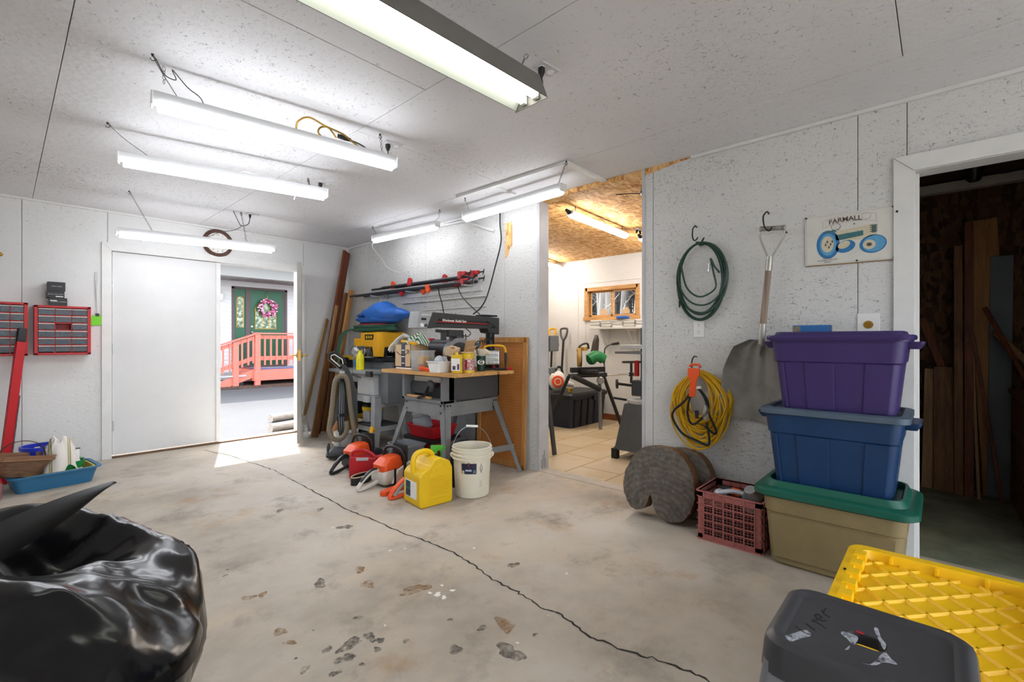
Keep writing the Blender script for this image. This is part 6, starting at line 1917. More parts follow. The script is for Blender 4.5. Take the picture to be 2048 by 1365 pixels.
# ---------------------------------------------------------------- jointer on its stand
jt = T_('jointer', 'grey bench jointer on an open sheet steel stand beside the saw bench', 'jointer', (2.9, 4.75, 0))
JT = mat('pale_grey_steel', 'a3a6a8', .4, .35, var=.15, vs=7)
for (x0, y0), (x1, y1) in (((2.68, 4.42), (2.62, 4.36)), ((2.68, 5.02), (2.62, 5.12)), ((3.02, 4.42), (3.06, 4.36)), ((3.02, 5.02), (3.06, 5.12))):
    sx = 1 if x0 < 2.8 else -1; sy = 1 if y0 < 4.7 else -1
    def leg(b):
        for ex, n_ in ((V((.075 * sx, 0, 0)), V((0, .004 * sy, 0))), (V((0, .075 * sy, 0)), V((.004 * sx, 0, 0)))):
            b.loft([[p, p + ex * k_, p + ex * k_ + n_, p + n_] for p, k_ in ((V((x0, y0, .56)), 1.2), (V((x1, y1, .0)), .8))])
    part(jt, 'leg', JT, leg, world=True)
part(jt, 'stand_top', JT, lambda b: (b.bb((2.665, 4.41, .50), (2.67, 5.03, .57)), b.bb((2.665, 4.405, .45), (3.03, 4.41, .57)), b.bb((2.66, 4.40, .565), (3.04, 5.04, .572), .001)), world=True)
part(jt, 'cross_bar', JT, lambda b: (b.bb((2.625, 4.40, .20), (2.63, 5.06, .25)), b.bb((2.64, 4.375, .20), (3.04, 4.38, .25))), world=True)
part(jt, 'clamp_block', M_LTGREY, lambda b: (b.bb((2.63, 4.50, .50), (2.665, 4.60, .565), .008), b.bb((2.63, 4.82, .50), (2.665, 4.92, .565), .008)), world=True)
part(jt, 'machine_body', M_LTGREY, lambda b: (b.bb((2.68, 4.46, .572), (2.96, 4.80, .80), .012), b.bb((2.70, 4.80, .70), (2.87, 5.3, .80), .008)), world=True)
part(jt, 'motor_cabinet', M_MACH, lambda b: b.bb((2.74, 4.28, .50), (3.06, 4.46, .83), .006), world=True)
part(jt, 'outfeed_table', JT, lambda b: b.bb((2.62, 4.42, .805), (2.90, 4.80, .842), .006), world=True)
part(jt, 'infeed_table', JT, lambda b: b.bb((2.62, 4.81, .80), (2.88, 5.35, .836), .006), world=True)
part(jt, 'fence', M_MACH, lambda b: b.bb((2.905, 4.45, .80), (2.93, 5.2, .92), .003), world=True)
part(jt, 'hand_wheel', M_BLK, lambda b: (b.tube([V((2.60, 4.86 + .05 * math.cos(a), .68 + .05 * math.sin(a))) for a in [k * math.pi / 8 for k in range(16)]], .009, 6, closed=True), b.cyl((2.59, 4.86, .68), (2.72, 4.86, .68), .012, n=10), b.beam((2.60, 4.815, .68), (2.60, 4.905, .68), .012, .008)), world=True)
part(jt, 'switch_box', M_BLK, lambda b: b.bb((2.605, 4.40, .78), (2.64, 4.50, .84), .006), world=True)
part(jt, 'guard', M_DKGREY, lambda b: b.beam((2.62, 4.62, .765), (2.62, 4.80, .79), .02, .012, up=(1, 0, 0), bev=.004), world=True)
# spray bottle on the jointer
def spray_bottle(name, label, loc, mb_, mh, s=1.0, rz=0.0, labelm=None, cat='spray bottle'):
    t = T_(name, label, cat, loc, rz)
    part(t, 'bottle_body', mb_, lambda b: b.loft([[V((.028 * s * k_ * math.cos(a), .042 * s * k_ * math.sin(a), z * s)) for a in [i * math.pi / 9 for i in range(18)]] for k_, z in ((.95, 0), (1, .004), (1.02, .12), (.9, .15), (.55, .185), (.42, .205), (.42, .22))]))
    h = part(t, 'trigger_head', mh, lambda b: (b.box((0, -.008 * s, .245 * s), (.024 * s, .075 * s, .032 * s), .005), b.cyl((0, 0, .215 * s), (0, 0, .24 * s), .014 * s, n=10), b.box((0, -.05 * s, .245 * s), (.014 * s, .02 * s, .016 * s), .002)))
    part(t, 'trigger', mh, lambda b: b.tube([(0, -.028 * s, .235 * s), (0, -.036 * s, .205 * s), (0, -.03 * s, .18 * s)], .006 * s, 6))
    if labelm:
        part(t, 'label', labelm, lambda b: b.loft([[V((.0286 * s * math.cos(a), .0428 * s * math.sin(a), z * s)) for a in [2.3 + i * .17 for i in range(11)]] for z in (.03, .11)], closed=False, cap0=False, cap1=False))
    return t
spray_bottle('spray_bottle', 'yellow spray bottle with dark trigger standing on the jointer table', (2.665, 4.71, .8425), mat('yellow_liquid_bottle', 'dfd31a', .25), M_DKGREY, 1.0, rz=1.2)
spray_bottle('spray_bottle', 'clear spray bottle with blue and white label behind the yellow one', (2.73, 4.90, .838), M_CLEARP, M_WHITEP, .95, rz=1.0, labelm=mat('blue_label', '2e6a98', .4))
# tool boxes with yellow lids behind
rn = random.Random(1)
z0 = 0.0
for i, (h_, lb) in enumerate(((.27, 'black tool box with yellow lid at the bottom of the stack behind the jointer'), (.31, 'black tool box with yellow lid in the middle of the stack behind the jointer'), (.40, 'large black tool box with yellow lid on top of the stack behind the jointer'))):
    t = T_('tool_box', lb, 'tool box', (3.065, 5.46, z0), group='black and yellow tool boxes')
    part(t, 'box_body', M_BLKM, lambda b: (b.loft([rr(.27, .38, .03, 0), rr(.30, .42, .03, h_ - .05)]), b.box((-.145, .12, h_ * .5), (.03, .05, h_ * .55), .006), b.box((-.145, -.12, h_ * .5), (.03, .05, h_ * .55), .006)))
    part(t, 'lid', M_YEL, lambda b: b.loft([rr(.31, .43, .03, h_ - .05), rr(.32, .44, .03, h_ - .03), rr(.30, .42, .03, h_ - .002)]))
    part(t, 'latch', M_BLK, lambda b: b.box((-.162, 0, h_ - .05), (.02, .10, .05), .004))
    z0 += h_
# things on the stand's lower shelf
t = T_('shop_vacuum', 'small silver canister with a yellow band inside the jointer stand', 'canister', (2.84, 4.74, .252))
part(t, 'canister', mat('silver_canister', 'b9bcc2', .25, .5), lambda b: b.lathe([(.10, .0), (.11, .01), (.11, .13)], 24)); part(t, 'yellow_band', M_YEL, lambda b: b.lathe([(.115, .13), (.118, .14), (.118, .17), (.11, .175)], 24)); part(t, 'lid', M_BLK, lambda b: b.lathe([(.11, .175), (.10, .20), (.04, .215)], 24))
t = T_('shelf_board', 'dark shelf board laid across the bars of the jointer stand', 'shelf', (2.84, 4.72, .252))
t.location.z = .226
part(t, 'board', M_DKGREY, lambda b: b.bb((-.16, -.29, .0), (.16, .29, .022), .002))
t = T_('hand_plane', 'pale wood offcut on the lower shelf of the jointer stand', 'wood offcut', (2.70, 4.90, .249))
part(t, 'wood', M_CARDL, lambda b: b.box((0, 0, .02), (.06, .26, .03), .002, rot=(-.05, 0, 0)))
t = T_('storage_jug', 'amber and white jug on the floor between vacuum and jointer', 'jug', (2.50, 4.80, 0))
part(t, 'jug_body', mat('amber_jug', '8a5a2a', .3), lambda b: b.lathe([(.09, .001), (.10, .01), (.10, .22), (.06, .29), (.03, .31)], 22)); part(t, 'label', M_PAPER, lambda b: b.lathe([(.1008, .06), (.1008, .14)], 22, cap0=False, cap1=False)); part(t, 'cap', M_WHITEP, lambda b: b.lathe([(.032, .31), (.032, .34)], 16))
t = T_('hand_saw', 'short grey saw blade guard standing under the jointer stand', 'saw', (2.60, 4.62, 0))
part(t, 'blade', JT, lambda b: b.prism([(-.10, 0), (.06, 0), (.04, .16), (-.02, .18), (-.07, .15)], .004, frame((0, -1, 0), (0, 0, 1), (-1, 0, 0), (.0, 0, .001))))
# planer with cords and tarp on top
px_, py_ = 2.90, 4.93
pl = T_('thickness_planer', 'yellow and black thickness planer standing behind the spray bottles', 'planer', (px_ + .06, py_, .838))
pl.location = (3.02, 4.90, .925)
part(pl, 'machine_base', M_BLKM, lambda b: (b.bb((-.16, -.30, 0), (.17, .30, .04), .006), b.bb((-.12, -.26, .04), (-.06, -.18, .16), .004), b.bb((-.12, .18, .04), (-.06, .26, .16), .004), b.bb((.08, -.26, .04), (.14, .26, .16), .004)))
part(pl, 'infeed_table', JT, lambda b: b.bb((-.24, -.16, .045), (.1, .16, .056), .003))
part(pl, 'head_cover', M_DEWY, lambda b: (b.bb((-.16, -.30, .16), (.17, .16, .34), .025), b.bb((-.165, .16, .15), (.16, .30, .27), .02)))
part(pl, 'side_tower', M_DEWY, lambda b: b.loft([[V((-.18, -.30, .06)), V((-.13, -.30, .06)), V((-.13, -.17, .06)), V((-.18, -.17, .06))], [V((-.19, -.31, .2)), V((-.12, -.31, .2)), V((-.12, -.16, .2)), V((-.19, -.16, .2))], [V((-.17, -.28, .33)), V((-.13, -.28, .33)), V((-.13, -.18, .33)), V((-.17, -.18, .33))]]))
part(pl, 'name_plate', M_BLK, lambda b: b.bb((-.1665, -.14, .25), (-.158, .04, .31), .002))
part(pl, 'plate_print', M_YEL, lambda b: [b.bb((-.169, -.12 + .05 * i, .265), (-.166, -.09 + .05 * i, .295)) for i in range(3)])
for y, nm in ((.22, 'crank_wheel'), (.06, 'depth_dial')):
    w_ = part(pl, nm, M_LTGREY, lambda b: (b.disc((-.185, y, .12), (1, 0, 0), .06, .03, 22, .006), b.cyl((-.185, y, .12), (-.08, y, .12), .02, n=10)))
    part(w_, 'rim', M_DEWY if y < .2 else M_STEEL, lambda b: b.tube([V((-.2, y + .056 * math.cos(a), .12 + .056 * math.sin(a))) for a in [k * math.pi / 8 for k in range(16)]], .006, 6, closed=True))
part(pl, 'dust_chute', M_DKGREY, lambda b: b.tube([(-.14, -.06, .14), (-.19, -.10, .10), (-.2, -.16, .08)], [.03, .035, .03], 10))
t = T_('planer_stand_block', 'dark block under the yellow planer', 'block', (3.05, 4.93, .84))
t.location = (3.045, 4.90, .572)
part(t, 'block_body', M_DKGREY, lambda b: b.bb((-.09, -.28, .275), (.12, .28, .352), .004))
part(t, 'block_foot', M_DKGREY, lambda b: b.bb((-.07, -.1, .002), (.0, .22, .275), .004))
# cords heaped on the planer
rn = random.Random(14)
def heap(n, ax, ay, h, r, seed, m, name, t):
    rn = random.Random(seed); pts = []
    for k in range(n):
        a1, a2 = ax * rn.uniform(.65, 1.05), ay * rn.uniform(.7, 1.05); ph = rn.uniform(-.3, .3)
        for i in range(14):
            an = 2 * math.pi * i / 14
            pts.append(V((a1 * math.cos(an + ph), a2 * math.sin(an + ph), h * k / n + rn.uniform(0, .006))))
    return part(t, name, m, lambda b: b.tube(spline(pts, 2), r, 6))
ZC = .925 + .352
t = T_('extension_cord', 'flat coil of dark green extension cord heaped on the planer', 'extension cord', (3.0, 4.97, ZC))
heap(10, .17, .44, .07, .0065, 3, mat('green_cord', '2d5f4a', .45), 'cord_coil', t)
part(t, 'cord_end', mat('green_cord', '2d5f4a', .45), lambda b: [b.tube(spline([(-.12, .28 + .02 * j, .03), (-.2, .33 + .03 * j, -.03), (-.25, .36 + .02 * j, -.2), (-.27, .36 + .03 * j, -.42 + .04 * j)], 5), .006, 6) for j in range(4)])
t = T_('extension_cord', 'red cord lying between the green cord and the blue tarp', 'extension cord', (3.0, 4.95, ZC + .068))
heap(3, .13, .32, .015, .009, 6, mat('red_cord', 'a3232c', .45), 'cord_coil', t)
tp = T_('tarp', 'crumpled bright blue tarp folded on top of the cords', 'tarp', (3.0, 4.83, ZC + .066))
def tarp(u, v):
    a_ = 6.283 * u; b_ = -math.pi / 2 + math.pi * v
    lx, ly, lz = .18, .50, .095
    y = ly * math.cos(b_) * math.sin(a_)
    p = V((lx * math.cos(b_) * math.cos(a_), y, lz * math.sin(b_)))
    p.z += .095 + .075 * max(0, 1 - abs(y + .06) / .15) * v - .05 * max(0, (y - .14) / .2) * v
    p.z += .02 * (1 - abs(noise.noise(p * 7))) * (v > .3) + .012 * (1 - abs(noise.noise(p * 17)))
    p.x += .03 * noise.noise(p * 6); p.y += .03 * noise.noise(p * 6 + V((5, 5, 5)))
    if y > .08 and abs(p.z - .10) < .03:
        p.x += .05 * math.exp(-((p.z - .10) / .012) ** 2)
    p.z = max(p.z, .0)
    return p
part(tp, 'sheet', mat('tarp_blue', '2a68c0', .45, var=.12, vs=14, bump=.2, bs=60), lambda b: (b.grid(tarp, 56, 34), bmesh.ops.remove_doubles(b.bm, verts=list(b.bm.verts), dist=.0005)), smooth=28)

# ---------------------------------------------------------------- on the floor in front of the bench
# yellow fuel can
fc = thing('fuel_can', 'big yellow plastic fuel can with a paper label, in front of the white bucket', 'fuel can', (2.085, 2.735, 0), rot=(0, 0, -.12))
YP = mat('fuel_yellow', 'e3b90f', .42, var=.04, bump=.04, bs=90)
def prof(y0, y1, sc_):
    P = [(-.125, .0), (.125, .0), (.135, .02), (.135, .25), (.11, .30), (.03, .335), (-.02, .325), (-.05, .28), (-.115, .245), (-.135, .22), (-.135, .02)]
    return [(x * sc_, z * (1 if sc_ == 1 else .985) + (.003 if sc_ < 1 else 0)) for x, z in P]
Mf = frame((1, 0, 0), (0, 0, 1), (0, -1, 0), (0, 0, 0))
part(fc, 'can_body', YP, lambda b: b.prism(prof(0, 0, 1), .235, Mf @ Matrix.Translation((0, 0, -.1175)), .022, 3))
part(fc, 'raised_panel', YP, lambda b: b.prism([(-.06, .05), (.105, .05), (.105, .23), (.03, .29), (-.02, .27), (-.06, .2)], .006, Mf @ Matrix.Translation((0, 0, .1155)), .004))
part(fc, 'handle', YP, lambda b: b.tube(spline([(-.118, 0, .22), (-.122, 0, .30), (-.10, 0, .352), (-.05, 0, .367), (.0, 0, .362), (.04, 0, .33)], 6), [.019] * 31, 10))
part(fc, 'moulded_line', YP, lambda b: [b.bb((-.05, -.1255, .075 + .014 * i), (.095, -.122, .079 + .014 * i)) for i in range(10)])
part(fc, 'label', M_PAPER, lambda b: b.bb((-.1365, -.075, .055), (-.1352, .085, .175)))
part(fc, 'label_print', mat('label_navy', '1d3a52', .5, var=.3, vs=60), lambda b: (b.bb((-.1372, .01, .062), (-.1364, .078, .113)), b.bb((-.1372, .01, .12), (-.1364, .078, .168))))
part(fc, 'label_green_stripe', M_GRN, lambda b: b.bb((-.1374, .01, .112), (-.1366, .078, .121)))
# white bucket
bk = T_('bucket', 'white five-gallon bucket with a dark label and wire handle raised', 'bucket', (2.415, 2.625, 0))
BP = mat('bucket_off_white', 'd9d2bf', .45, var=.06, vs=7)
part(bk, 'bucket_body', BP, lambda b: b.lathe([(.122, .001), (.127, .006), (.14, .275), (.150, .278), (.152, .286), (.142, .292), (.143, .305), (.152, .308), (.152, .315), (.1445, .32), (.145, .335), (.153, .338), (.153, .345), (.1455, .348), (.147, .362), (.152, .364), (.150, .37), (.139, .368), (.134, .30), (.120, .01)], 40))
dvb = V((-2.415, -2.625, 0)).normalized()
ab_ = math.atan2(dvb.y, dvb.x)
def curved(r0, r1, z0_, z1_, a0, a1, n=12):
    return lambda b: b.loft([[V(((r0 + (r1 - r0) * s_) * math.cos(a0 + (a1 - a0) * i / n), (r0 + (r1 - r0) * s_) * math.sin(a0 + (a1 - a0) * i / n), z0_ + (z1_ - z0_) * s_)) for i in range(n + 1)] for s_ in (0, .5, 1)], closed=False, cap0=False, cap1=False)
part(bk, 'label', mat('bucket_label_navy', '1d2440', .45, var=.25, vs=40), curved(.1375, .1407, .185, .262, ab_ - .58, ab_ + .24))
part(bk, 'label_emblem', mat('emblem_maroon', '5b2a2c', .5), lambda b: b.ball((.1405 * math.cos(ab_ - .17), .1405 * math.sin(ab_ - .17), .25), (.012, .012, .018), 12, 8))
part(bk, 'emblem_ring', mat('emblem_tan', 'b08468', .5), lambda b: b.tube([V((.1425 * math.cos(ab_ - .17 + .07 * math.cos(a)), .1425 * math.sin(ab_ - .17 + .07 * math.cos(a)), .25 + .0125 * math.sin(a))) for a in [k * math.pi / 6 for k in range(12)]], .0018, 5, closed=True))
part(bk, 'label_vase', mat('label_cream', 'c9b07e', .5), curved(.1381, .1390, .185, .21, ab_ - .55, ab_ - .42, 4))
part(bk, 'label_print', mat('label_pale', 'a9adc0', .5), lambda b: [curved(.1385, .1386, .195 + .012 * i, .199 + .012 * i, ab_ + .06, ab_ + .2, 4)(b) for i in range(5)] + [curved(.1388, .139, .205, .218, ab_ - .36, ab_ - .02, 5)(b)])
part(bk, 'side_print', M_LINE, lambda b: [curved(.1325 + .00005 * i, .1326 + .00005 * i, .09 + .013 * i, .092 + .013 * i, ab_ + .42, ab_ + .58, 4)(b) for i in range(6)] + [b.tube([V(((.139 + .0) * math.cos(ab_ + .5 + s_ * .07), .139 * math.sin(ab_ + .5 + s_ * .07), z_)) for s_, z_ in ((0, .26), (1, .225), (0, .19), (-1, .225))], .0015, 5, closed=True)])
sb = V((0, 0, 1)).cross(dvb)
part(bk, 'handle_ear', BP, lambda b: [b.ball(sb * (e * .153) + V((0, 0, .30)), (.014, .014, .02), 10, 6) for e in (-1, 1)])
hb = dvb * .03
part(bk, 'wire_handle', M_STEEL, lambda b: b.tube(spline([sb * -.155 + V((0, 0, .30)), sb * -.15 + V((0, 0, .36)) - hb * .2, sb * -.10 + V((0, 0, .46)) - hb, sb * -.03 + V((0, 0, .505)) - hb * 1.3, sb * .03 + V((0, 0, .505)) - hb * 1.3, sb * .10 + V((0, 0, .46)) - hb, sb * .15 + V((0, 0, .36)) - hb * .2, sb * .155 + V((0, 0, .30))], 6), .0025, 6))
part(bk, 'handle_grip', M_WHITEP, lambda b: b.cyl(sb * -.045 + V((0, 0, .507)) - hb * 1.3, sb * .045 + V((0, 0, .503)) - hb * 1.3, .0095, n=12))
spray_bottle('spray_bottle', 'black spray bottle with bright green trigger between fuel can and bucket', (2.29, 2.91, 0), M_BLK, mat('bright_green_trigger', '4fae3a', .4), 1.32, rz=.9)
t = T_('pump_sprayer', 'black nozzle gun lying over the rim behind the white bucket', 'nozzle', (2.44, 2.845, 0))
part(t, 'gun_body', M_BLKM, lambda b: (b.tube(spline([(0, 0, .0), (-.02, 0, .2), (-.02, 0, .33), (.02, -.02, .37), (.09, -.05, .375)], 6), [.03] * 7 + [.026] * 8 + [.02] * 6 + [.016] * 4, 10)))

# chainsaws
def chainsaw(label, loc, rz, topm, white=True):
    t = T_('chainsaw', label, 'chainsaw', loc, rz, group='chainsaws on the floor')
    WP = mat('saw_off_white', 'c9c5bb', .45, var=.08)
    part(t, 'crankcase', WP if white else M_DKGREY, lambda b: b.loft([rr(.20, .17, .03, .02), rr(.23, .20, .03, .05), rr(.23, .20, .03, .10), rr(.20, .17, .03, .13)]))
    part(t, 'top_cover', topm, lambda b: b.loft([rr(.19, .17, .03, .12, 4, -.01), rr(.20, .175, .04, .17, 4, -.01), rr(.15, .14, .04, .215, 4, .01), rr(.09, .09, .03, .23, 4, .02)]))
    part(t, 'rear_handle', WP if white else M_BLK, lambda b: (b.tube(spline([(-.10, 0, .13), (-.17, 0, .125), (-.24, 0, .08), (-.285, 0, .03), (-.27, 0, .012), (-.2, 0, .02), (-.10, 0, .045)], 6), [(.018, .014)] * 37, 10, flat=(0, 1, 0))))
    part(t, 'rear_grip', M_BLK, lambda b: b.tube(spline([(-.12, 0, .146), (-.17, 0, .142), (-.235, 0, .098), (-.272, 0, .055)], 6), [(.015, .008)] * 19, 8, flat=(0, 1, 0)))
    part(t, 'front_handle', M_BLK, lambda b: b.tube(spline([(.05, -.115, .06), (.06, -.13, .14), (.05, -.12, .25), (.04, -.05, .29), (.03, .06, .285), (.03, .11, .22), (.03, .115, .12)], 6), .0125, 8))
    part(t, 'hand_guard', M_BLK, lambda b: b.loft([[V((.10, y, z)) for y, z in ((-.10, .13), (.07, .13), (.08, .30), (-.09, .30))], [V((.112, y, z)) for y, z in ((-.10, .13), (.07, .13), (.085, .305), (-.095, .305))]]))
    part(t, 'side_cover', WP if white else M_DKGREY, lambda b: b.prism([(-.06, .03), (.16, .02), (.20, .07), (.19, .15), (.12, .18), (.0, .13)], .025, frame((1, 0, 0), (0, 0, 1), (0, -1, 0), (0, -.10, 0)), .008))
    part(t, 'cover_print', M_LINE, lambda b: (b.bb((.09, -.1262, .13), (.15, -.1252, .14)), b.bb((.12, -.1262, .09), (.17, -.1252, .112))))
    part(t, 'spike_plate', M_DKMETAL, lambda b: b.beam((.04, -.115, .03), (-.03, -.128, .01), .05, .01) if False else b.bb((-.045, -.13, .015), (-.025, -.125, .15), .002))
    part(t, 'guide_bar', M_STEEL, lambda b: b.prism([(.15, .05), (.52, .055), (.55, .08), (.52, .105), (.15, .12)], .006, frame((1, 0, 0), (0, 0, 1), (0, -1, 0), (0, -.085, 0))))
    return t
chainsaw('orange and off-white chainsaw nearest the yellow fuel can', (2.13, 3.31, 0), .06, M_ORG)
chainsaw('older orange and black chainsaw behind the red gas can', (2.20, 3.93, 0), .18, M_ORG, False)
# red gas can
gc = thing('gas_can', 'small red gas can between the two chainsaws', 'gas can', (2.10, 3.63, 0), rot=(0, 0, -.72))
RP = mat('gas_red', 'b0121f', .35, var=.05)
part(gc, 'can_body', RP, lambda b: b.prism([(-.115, .0), (.115, .0), (.12, .02), (.12, .14), (.10, .17), (-.10, .185), (-.12, .16), (-.12, .02)], .13, frame((1, 0, 0), (0, 0, 1), (0, -1, 0), (0, .065, 0)), .018, 3))
part(gc, 'handle', RP, lambda b: b.tube(spline([(-.11, 0, .15), (-.10, 0, .21), (-.03, 0, .225), (.04, 0, .205), (.09, 0, .165)], 6), [.015] * 25, 8))
part(gc, 'grip_pad', M_LTGREY, lambda b: b.box((-.01, -.066, .165), (.10, .004, .025), .001))
part(gc, 'spout', RP, lambda b: b.cyl((.10, 0, .155), (.17, 0, .18), .022, .018, 12))
t = thing('bar_scabbard', 'black strap loop with pale edge lying in front of the red gas can', 'strap', (1.99, 3.50, 0), rot=(0, 0, .3))
part(t, 'band', M_BLKM, lambda b: b.loft([[V((.105 * math.cos(a) * k_, .05 * math.sin(a) * k_, z)) for a in [i * math.pi / 16 for i in range(32)]] for k_, z in ((1, .001), (1, .06), (.9, .06), (.9, .001), (1, .001))], cap0=False, cap1=False))
part(t, 'edge', M_CARDL, lambda b: b.tube([V((.1 * math.cos(a), .0475 * math.sin(a), .062)) for a in [i * math.pi / 16 for i in range(32)]], .005, 6, closed=True))
t = thing('bar_cover', 'flat orange chainsaw bar cover lying beside the off-white chainsaw', 'cover', (2.10, 3.12, 0), rot=(0, 0, .25))
part(t, 'sheath', M_ORG, lambda b: b.loft([[V((x, y, z)) for x, y in [(-.16 + .035 * math.cos(a), .035 * math.sin(a)) for a in [math.pi / 2 + i * math.pi / 8 for i in range(9)]] + [(.2, -.035), (.2, .035)]] for z in (.001, .03)]))
t = thing('hedge_saw', 'orange and grey looped handle of a trimmer behind the yellow fuel can', 'trimmer', (2.03, 2.93, 0), rot=(0, 0, -.25))
part(t, 'loop_handle', M_ORG, lambda b: b.tube(spline([(.12, 0, .14), (.03, 0, .155), (-.06, 0, .10), (-.12, 0, .03), (-.11, 0, .012), (-.03, 0, .02), (.08, 0, .03)], 6), [(.022, .014)] * 37, 10, flat=(0, 1, 0)))
part(t, 'grey_grip', M_GREYP, lambda b: b.tube(spline([(.08, -.024, .135), (.01, -.024, .13), (-.06, -.024, .075), (-.095, -.022, .03)], 6), [(.006, .012)] * 19, 8, flat=(0, 1, 0)))
t = T_('round_guard', 'round black and white disc cover standing behind the off-white chainsaw', 'disc', (2.31, 3.47, .0))
part(t, 'disc_body', M_BLK, lambda b: b.disc((0, 0, .125), dvb + V((0, 0, .15)), .085, .03, 28, .006))
part(t, 'white_mark', M_PAPER, lambda b: [b.box(V((0, 0, .125)) + dvb * .018 + V((0, 0, -.02 + .03 * i)) + sb * (.02 * (i - 1)), (.03, .03, .008), rot=(0, 0, .3)) for i in range(3)], smooth=0)
part(t, 'stand_foot', M_BLK, lambda b: b.bb((-.04, -.04, 0.001), (.04, .04, .045), .005))
# bins under the bench
gb = T_('plastic_bin', 'open grey plastic bin on the floor under the saw bench', 'bin', (2.545, 3.66, 0))
part(gb, 'bin_walls', M_GREYP, lambda b: b.loft([rr(.18, .26, .04, .001), rr(.22, .31, .04, .20), rr(.24, .33, .04, .202), rr(.24, .33, .04, .212), rr(.215, .305, .04, .212), rr(.175, .255, .04, .006)]))
rb = T_('plastic_bin', 'dark red bin with black rim on the floor under the saw bench', 'bin', (2.86, 3.69, 0))
part(rb, 'bin_body', mat('dark_red_bin', '8a121c', .4), lambda b: b.loft([rr(.30, .40, .03, .001), rr(.34, .44, .03, .20)])); part(rb, 'rim', M_BLK, lambda b: b.loft([rr(.35, .45, .03, .20), rr(.37, .47, .03, .205), rr(.37, .47, .03, .235), rr(.34, .44, .03, .235)]))
bs = T_('basket', 'bright red plastic basket standing on the dark red bin', 'basket', (2.86, 3.69, .2355))
part(bs, 'basket_walls', M_RED, lambda b: b.loft([rr(.26, .36, .03, .001), rr(.31, .42, .03, .105), rr(.325, .435, .03, .106), rr(.325, .435, .03, .114), rr(.30, .41, .03, .112), rr(.255, .355, .03, .005)]))
jr = T_('glass_jar', 'big glass jar with silver lid lying in the red basket', 'jar', (2.81, 3.76, .325))
Mj = frame((.8, -.3, .25), (.3, .9, 0), (-.35, .1, 1), (0, 0, .0))
part(jr, 'jar_body', mat('jar_grey_glass', 'b3bac0', .12, trans=.45, ior=1.3), lambda b: b.lathe([(.075, -.03), (.09, -.015), (.09, .07), (.07, .10), (.06, .11)], 24, Mj)); part(jr, 'jar_lid', M_GREYP, lambda b: b.lathe([(.066, .11), (.07, .113), (.07, .145), (.062, .15)], 24, Mj))
t = T_('board_offcut', 'white painted board standing against the wall under the bench', 'board', (3.20, 3.22, 0))
part(t, 'plank', M_TRIM, lambda b: b.bb((-.012, -.045, 0.0), (.012, .045, .64), .003))
t = T_('steel_panel', 'grey galvanised sheet leaning on the wall under the bench', 'metal sheet', (3.19, 3.62, 0))
part(t, 'sheet', JT, lambda b: b.bb((-.006, -.2, 0.0), (.006, .2, .6), .002))
t = T_('hammer', 'yellow topped tool handle standing by the grey bin under the jointer', 'tool', (2.44, 4.10, 0))
part(t, 'shaft', M_BLK, lambda b: b.cyl((-.06, -.06, .006), (.02, .03, .26), .014, n=10)); part(t, 'yellow_head', M_DEWY, lambda b: b.tube([(.0, .01, .24), (.025, .035, .30), (.07, .04, .27)], [.018, .022, .012], 8))
# ---------------------------------------------------------------- left wall things
# wall clock
ckc = onY(435, 487)
t = T_('wall_clock', 'round wall clock with a dark brown rim above the double door', 'clock', ckc)
FN = lambda o: frame((1, 0, 0), (0, 0, 1), (0, -1, 0), o)
Mc = FN(ckc)
part(t, 'rim', wood('dark_brown_rim', '3d251c', '5a382b'), lambda b: b.tube([Mc @ V((.135 * math.cos(a), .135 * math.sin(a), .018)) for a in [k * math.pi / 20 for k in range(40)]], [(.024, .018)] * 40, 8, closed=True), world=True)
part(t, 'clock_face', M_PAPER, lambda b: b.disc(Mc @ V((0, 0, .008)), (0, -1, 0), .13, .012, 36), world=True)
for i in range(12):
    a = math.pi / 2 - (i + 1) * math.pi / 6
    text(str(i + 1), .03, M_DKGREY, t, (1, 0, 0), (0, 0, 1), Mc @ V((.093 * math.cos(a), .093 * math.sin(a), .0148)), 'numeral')
part(t, 'clock_hand', M_BLK, lambda b: (b.beam(Mc @ V((0, 0, .017)), Mc @ V((.03, .06, .017)), .006, .002), b.beam(Mc @ V((0, 0, .019)), Mc @ V((-.08, .02, .019)), .004, .002)), world=True)

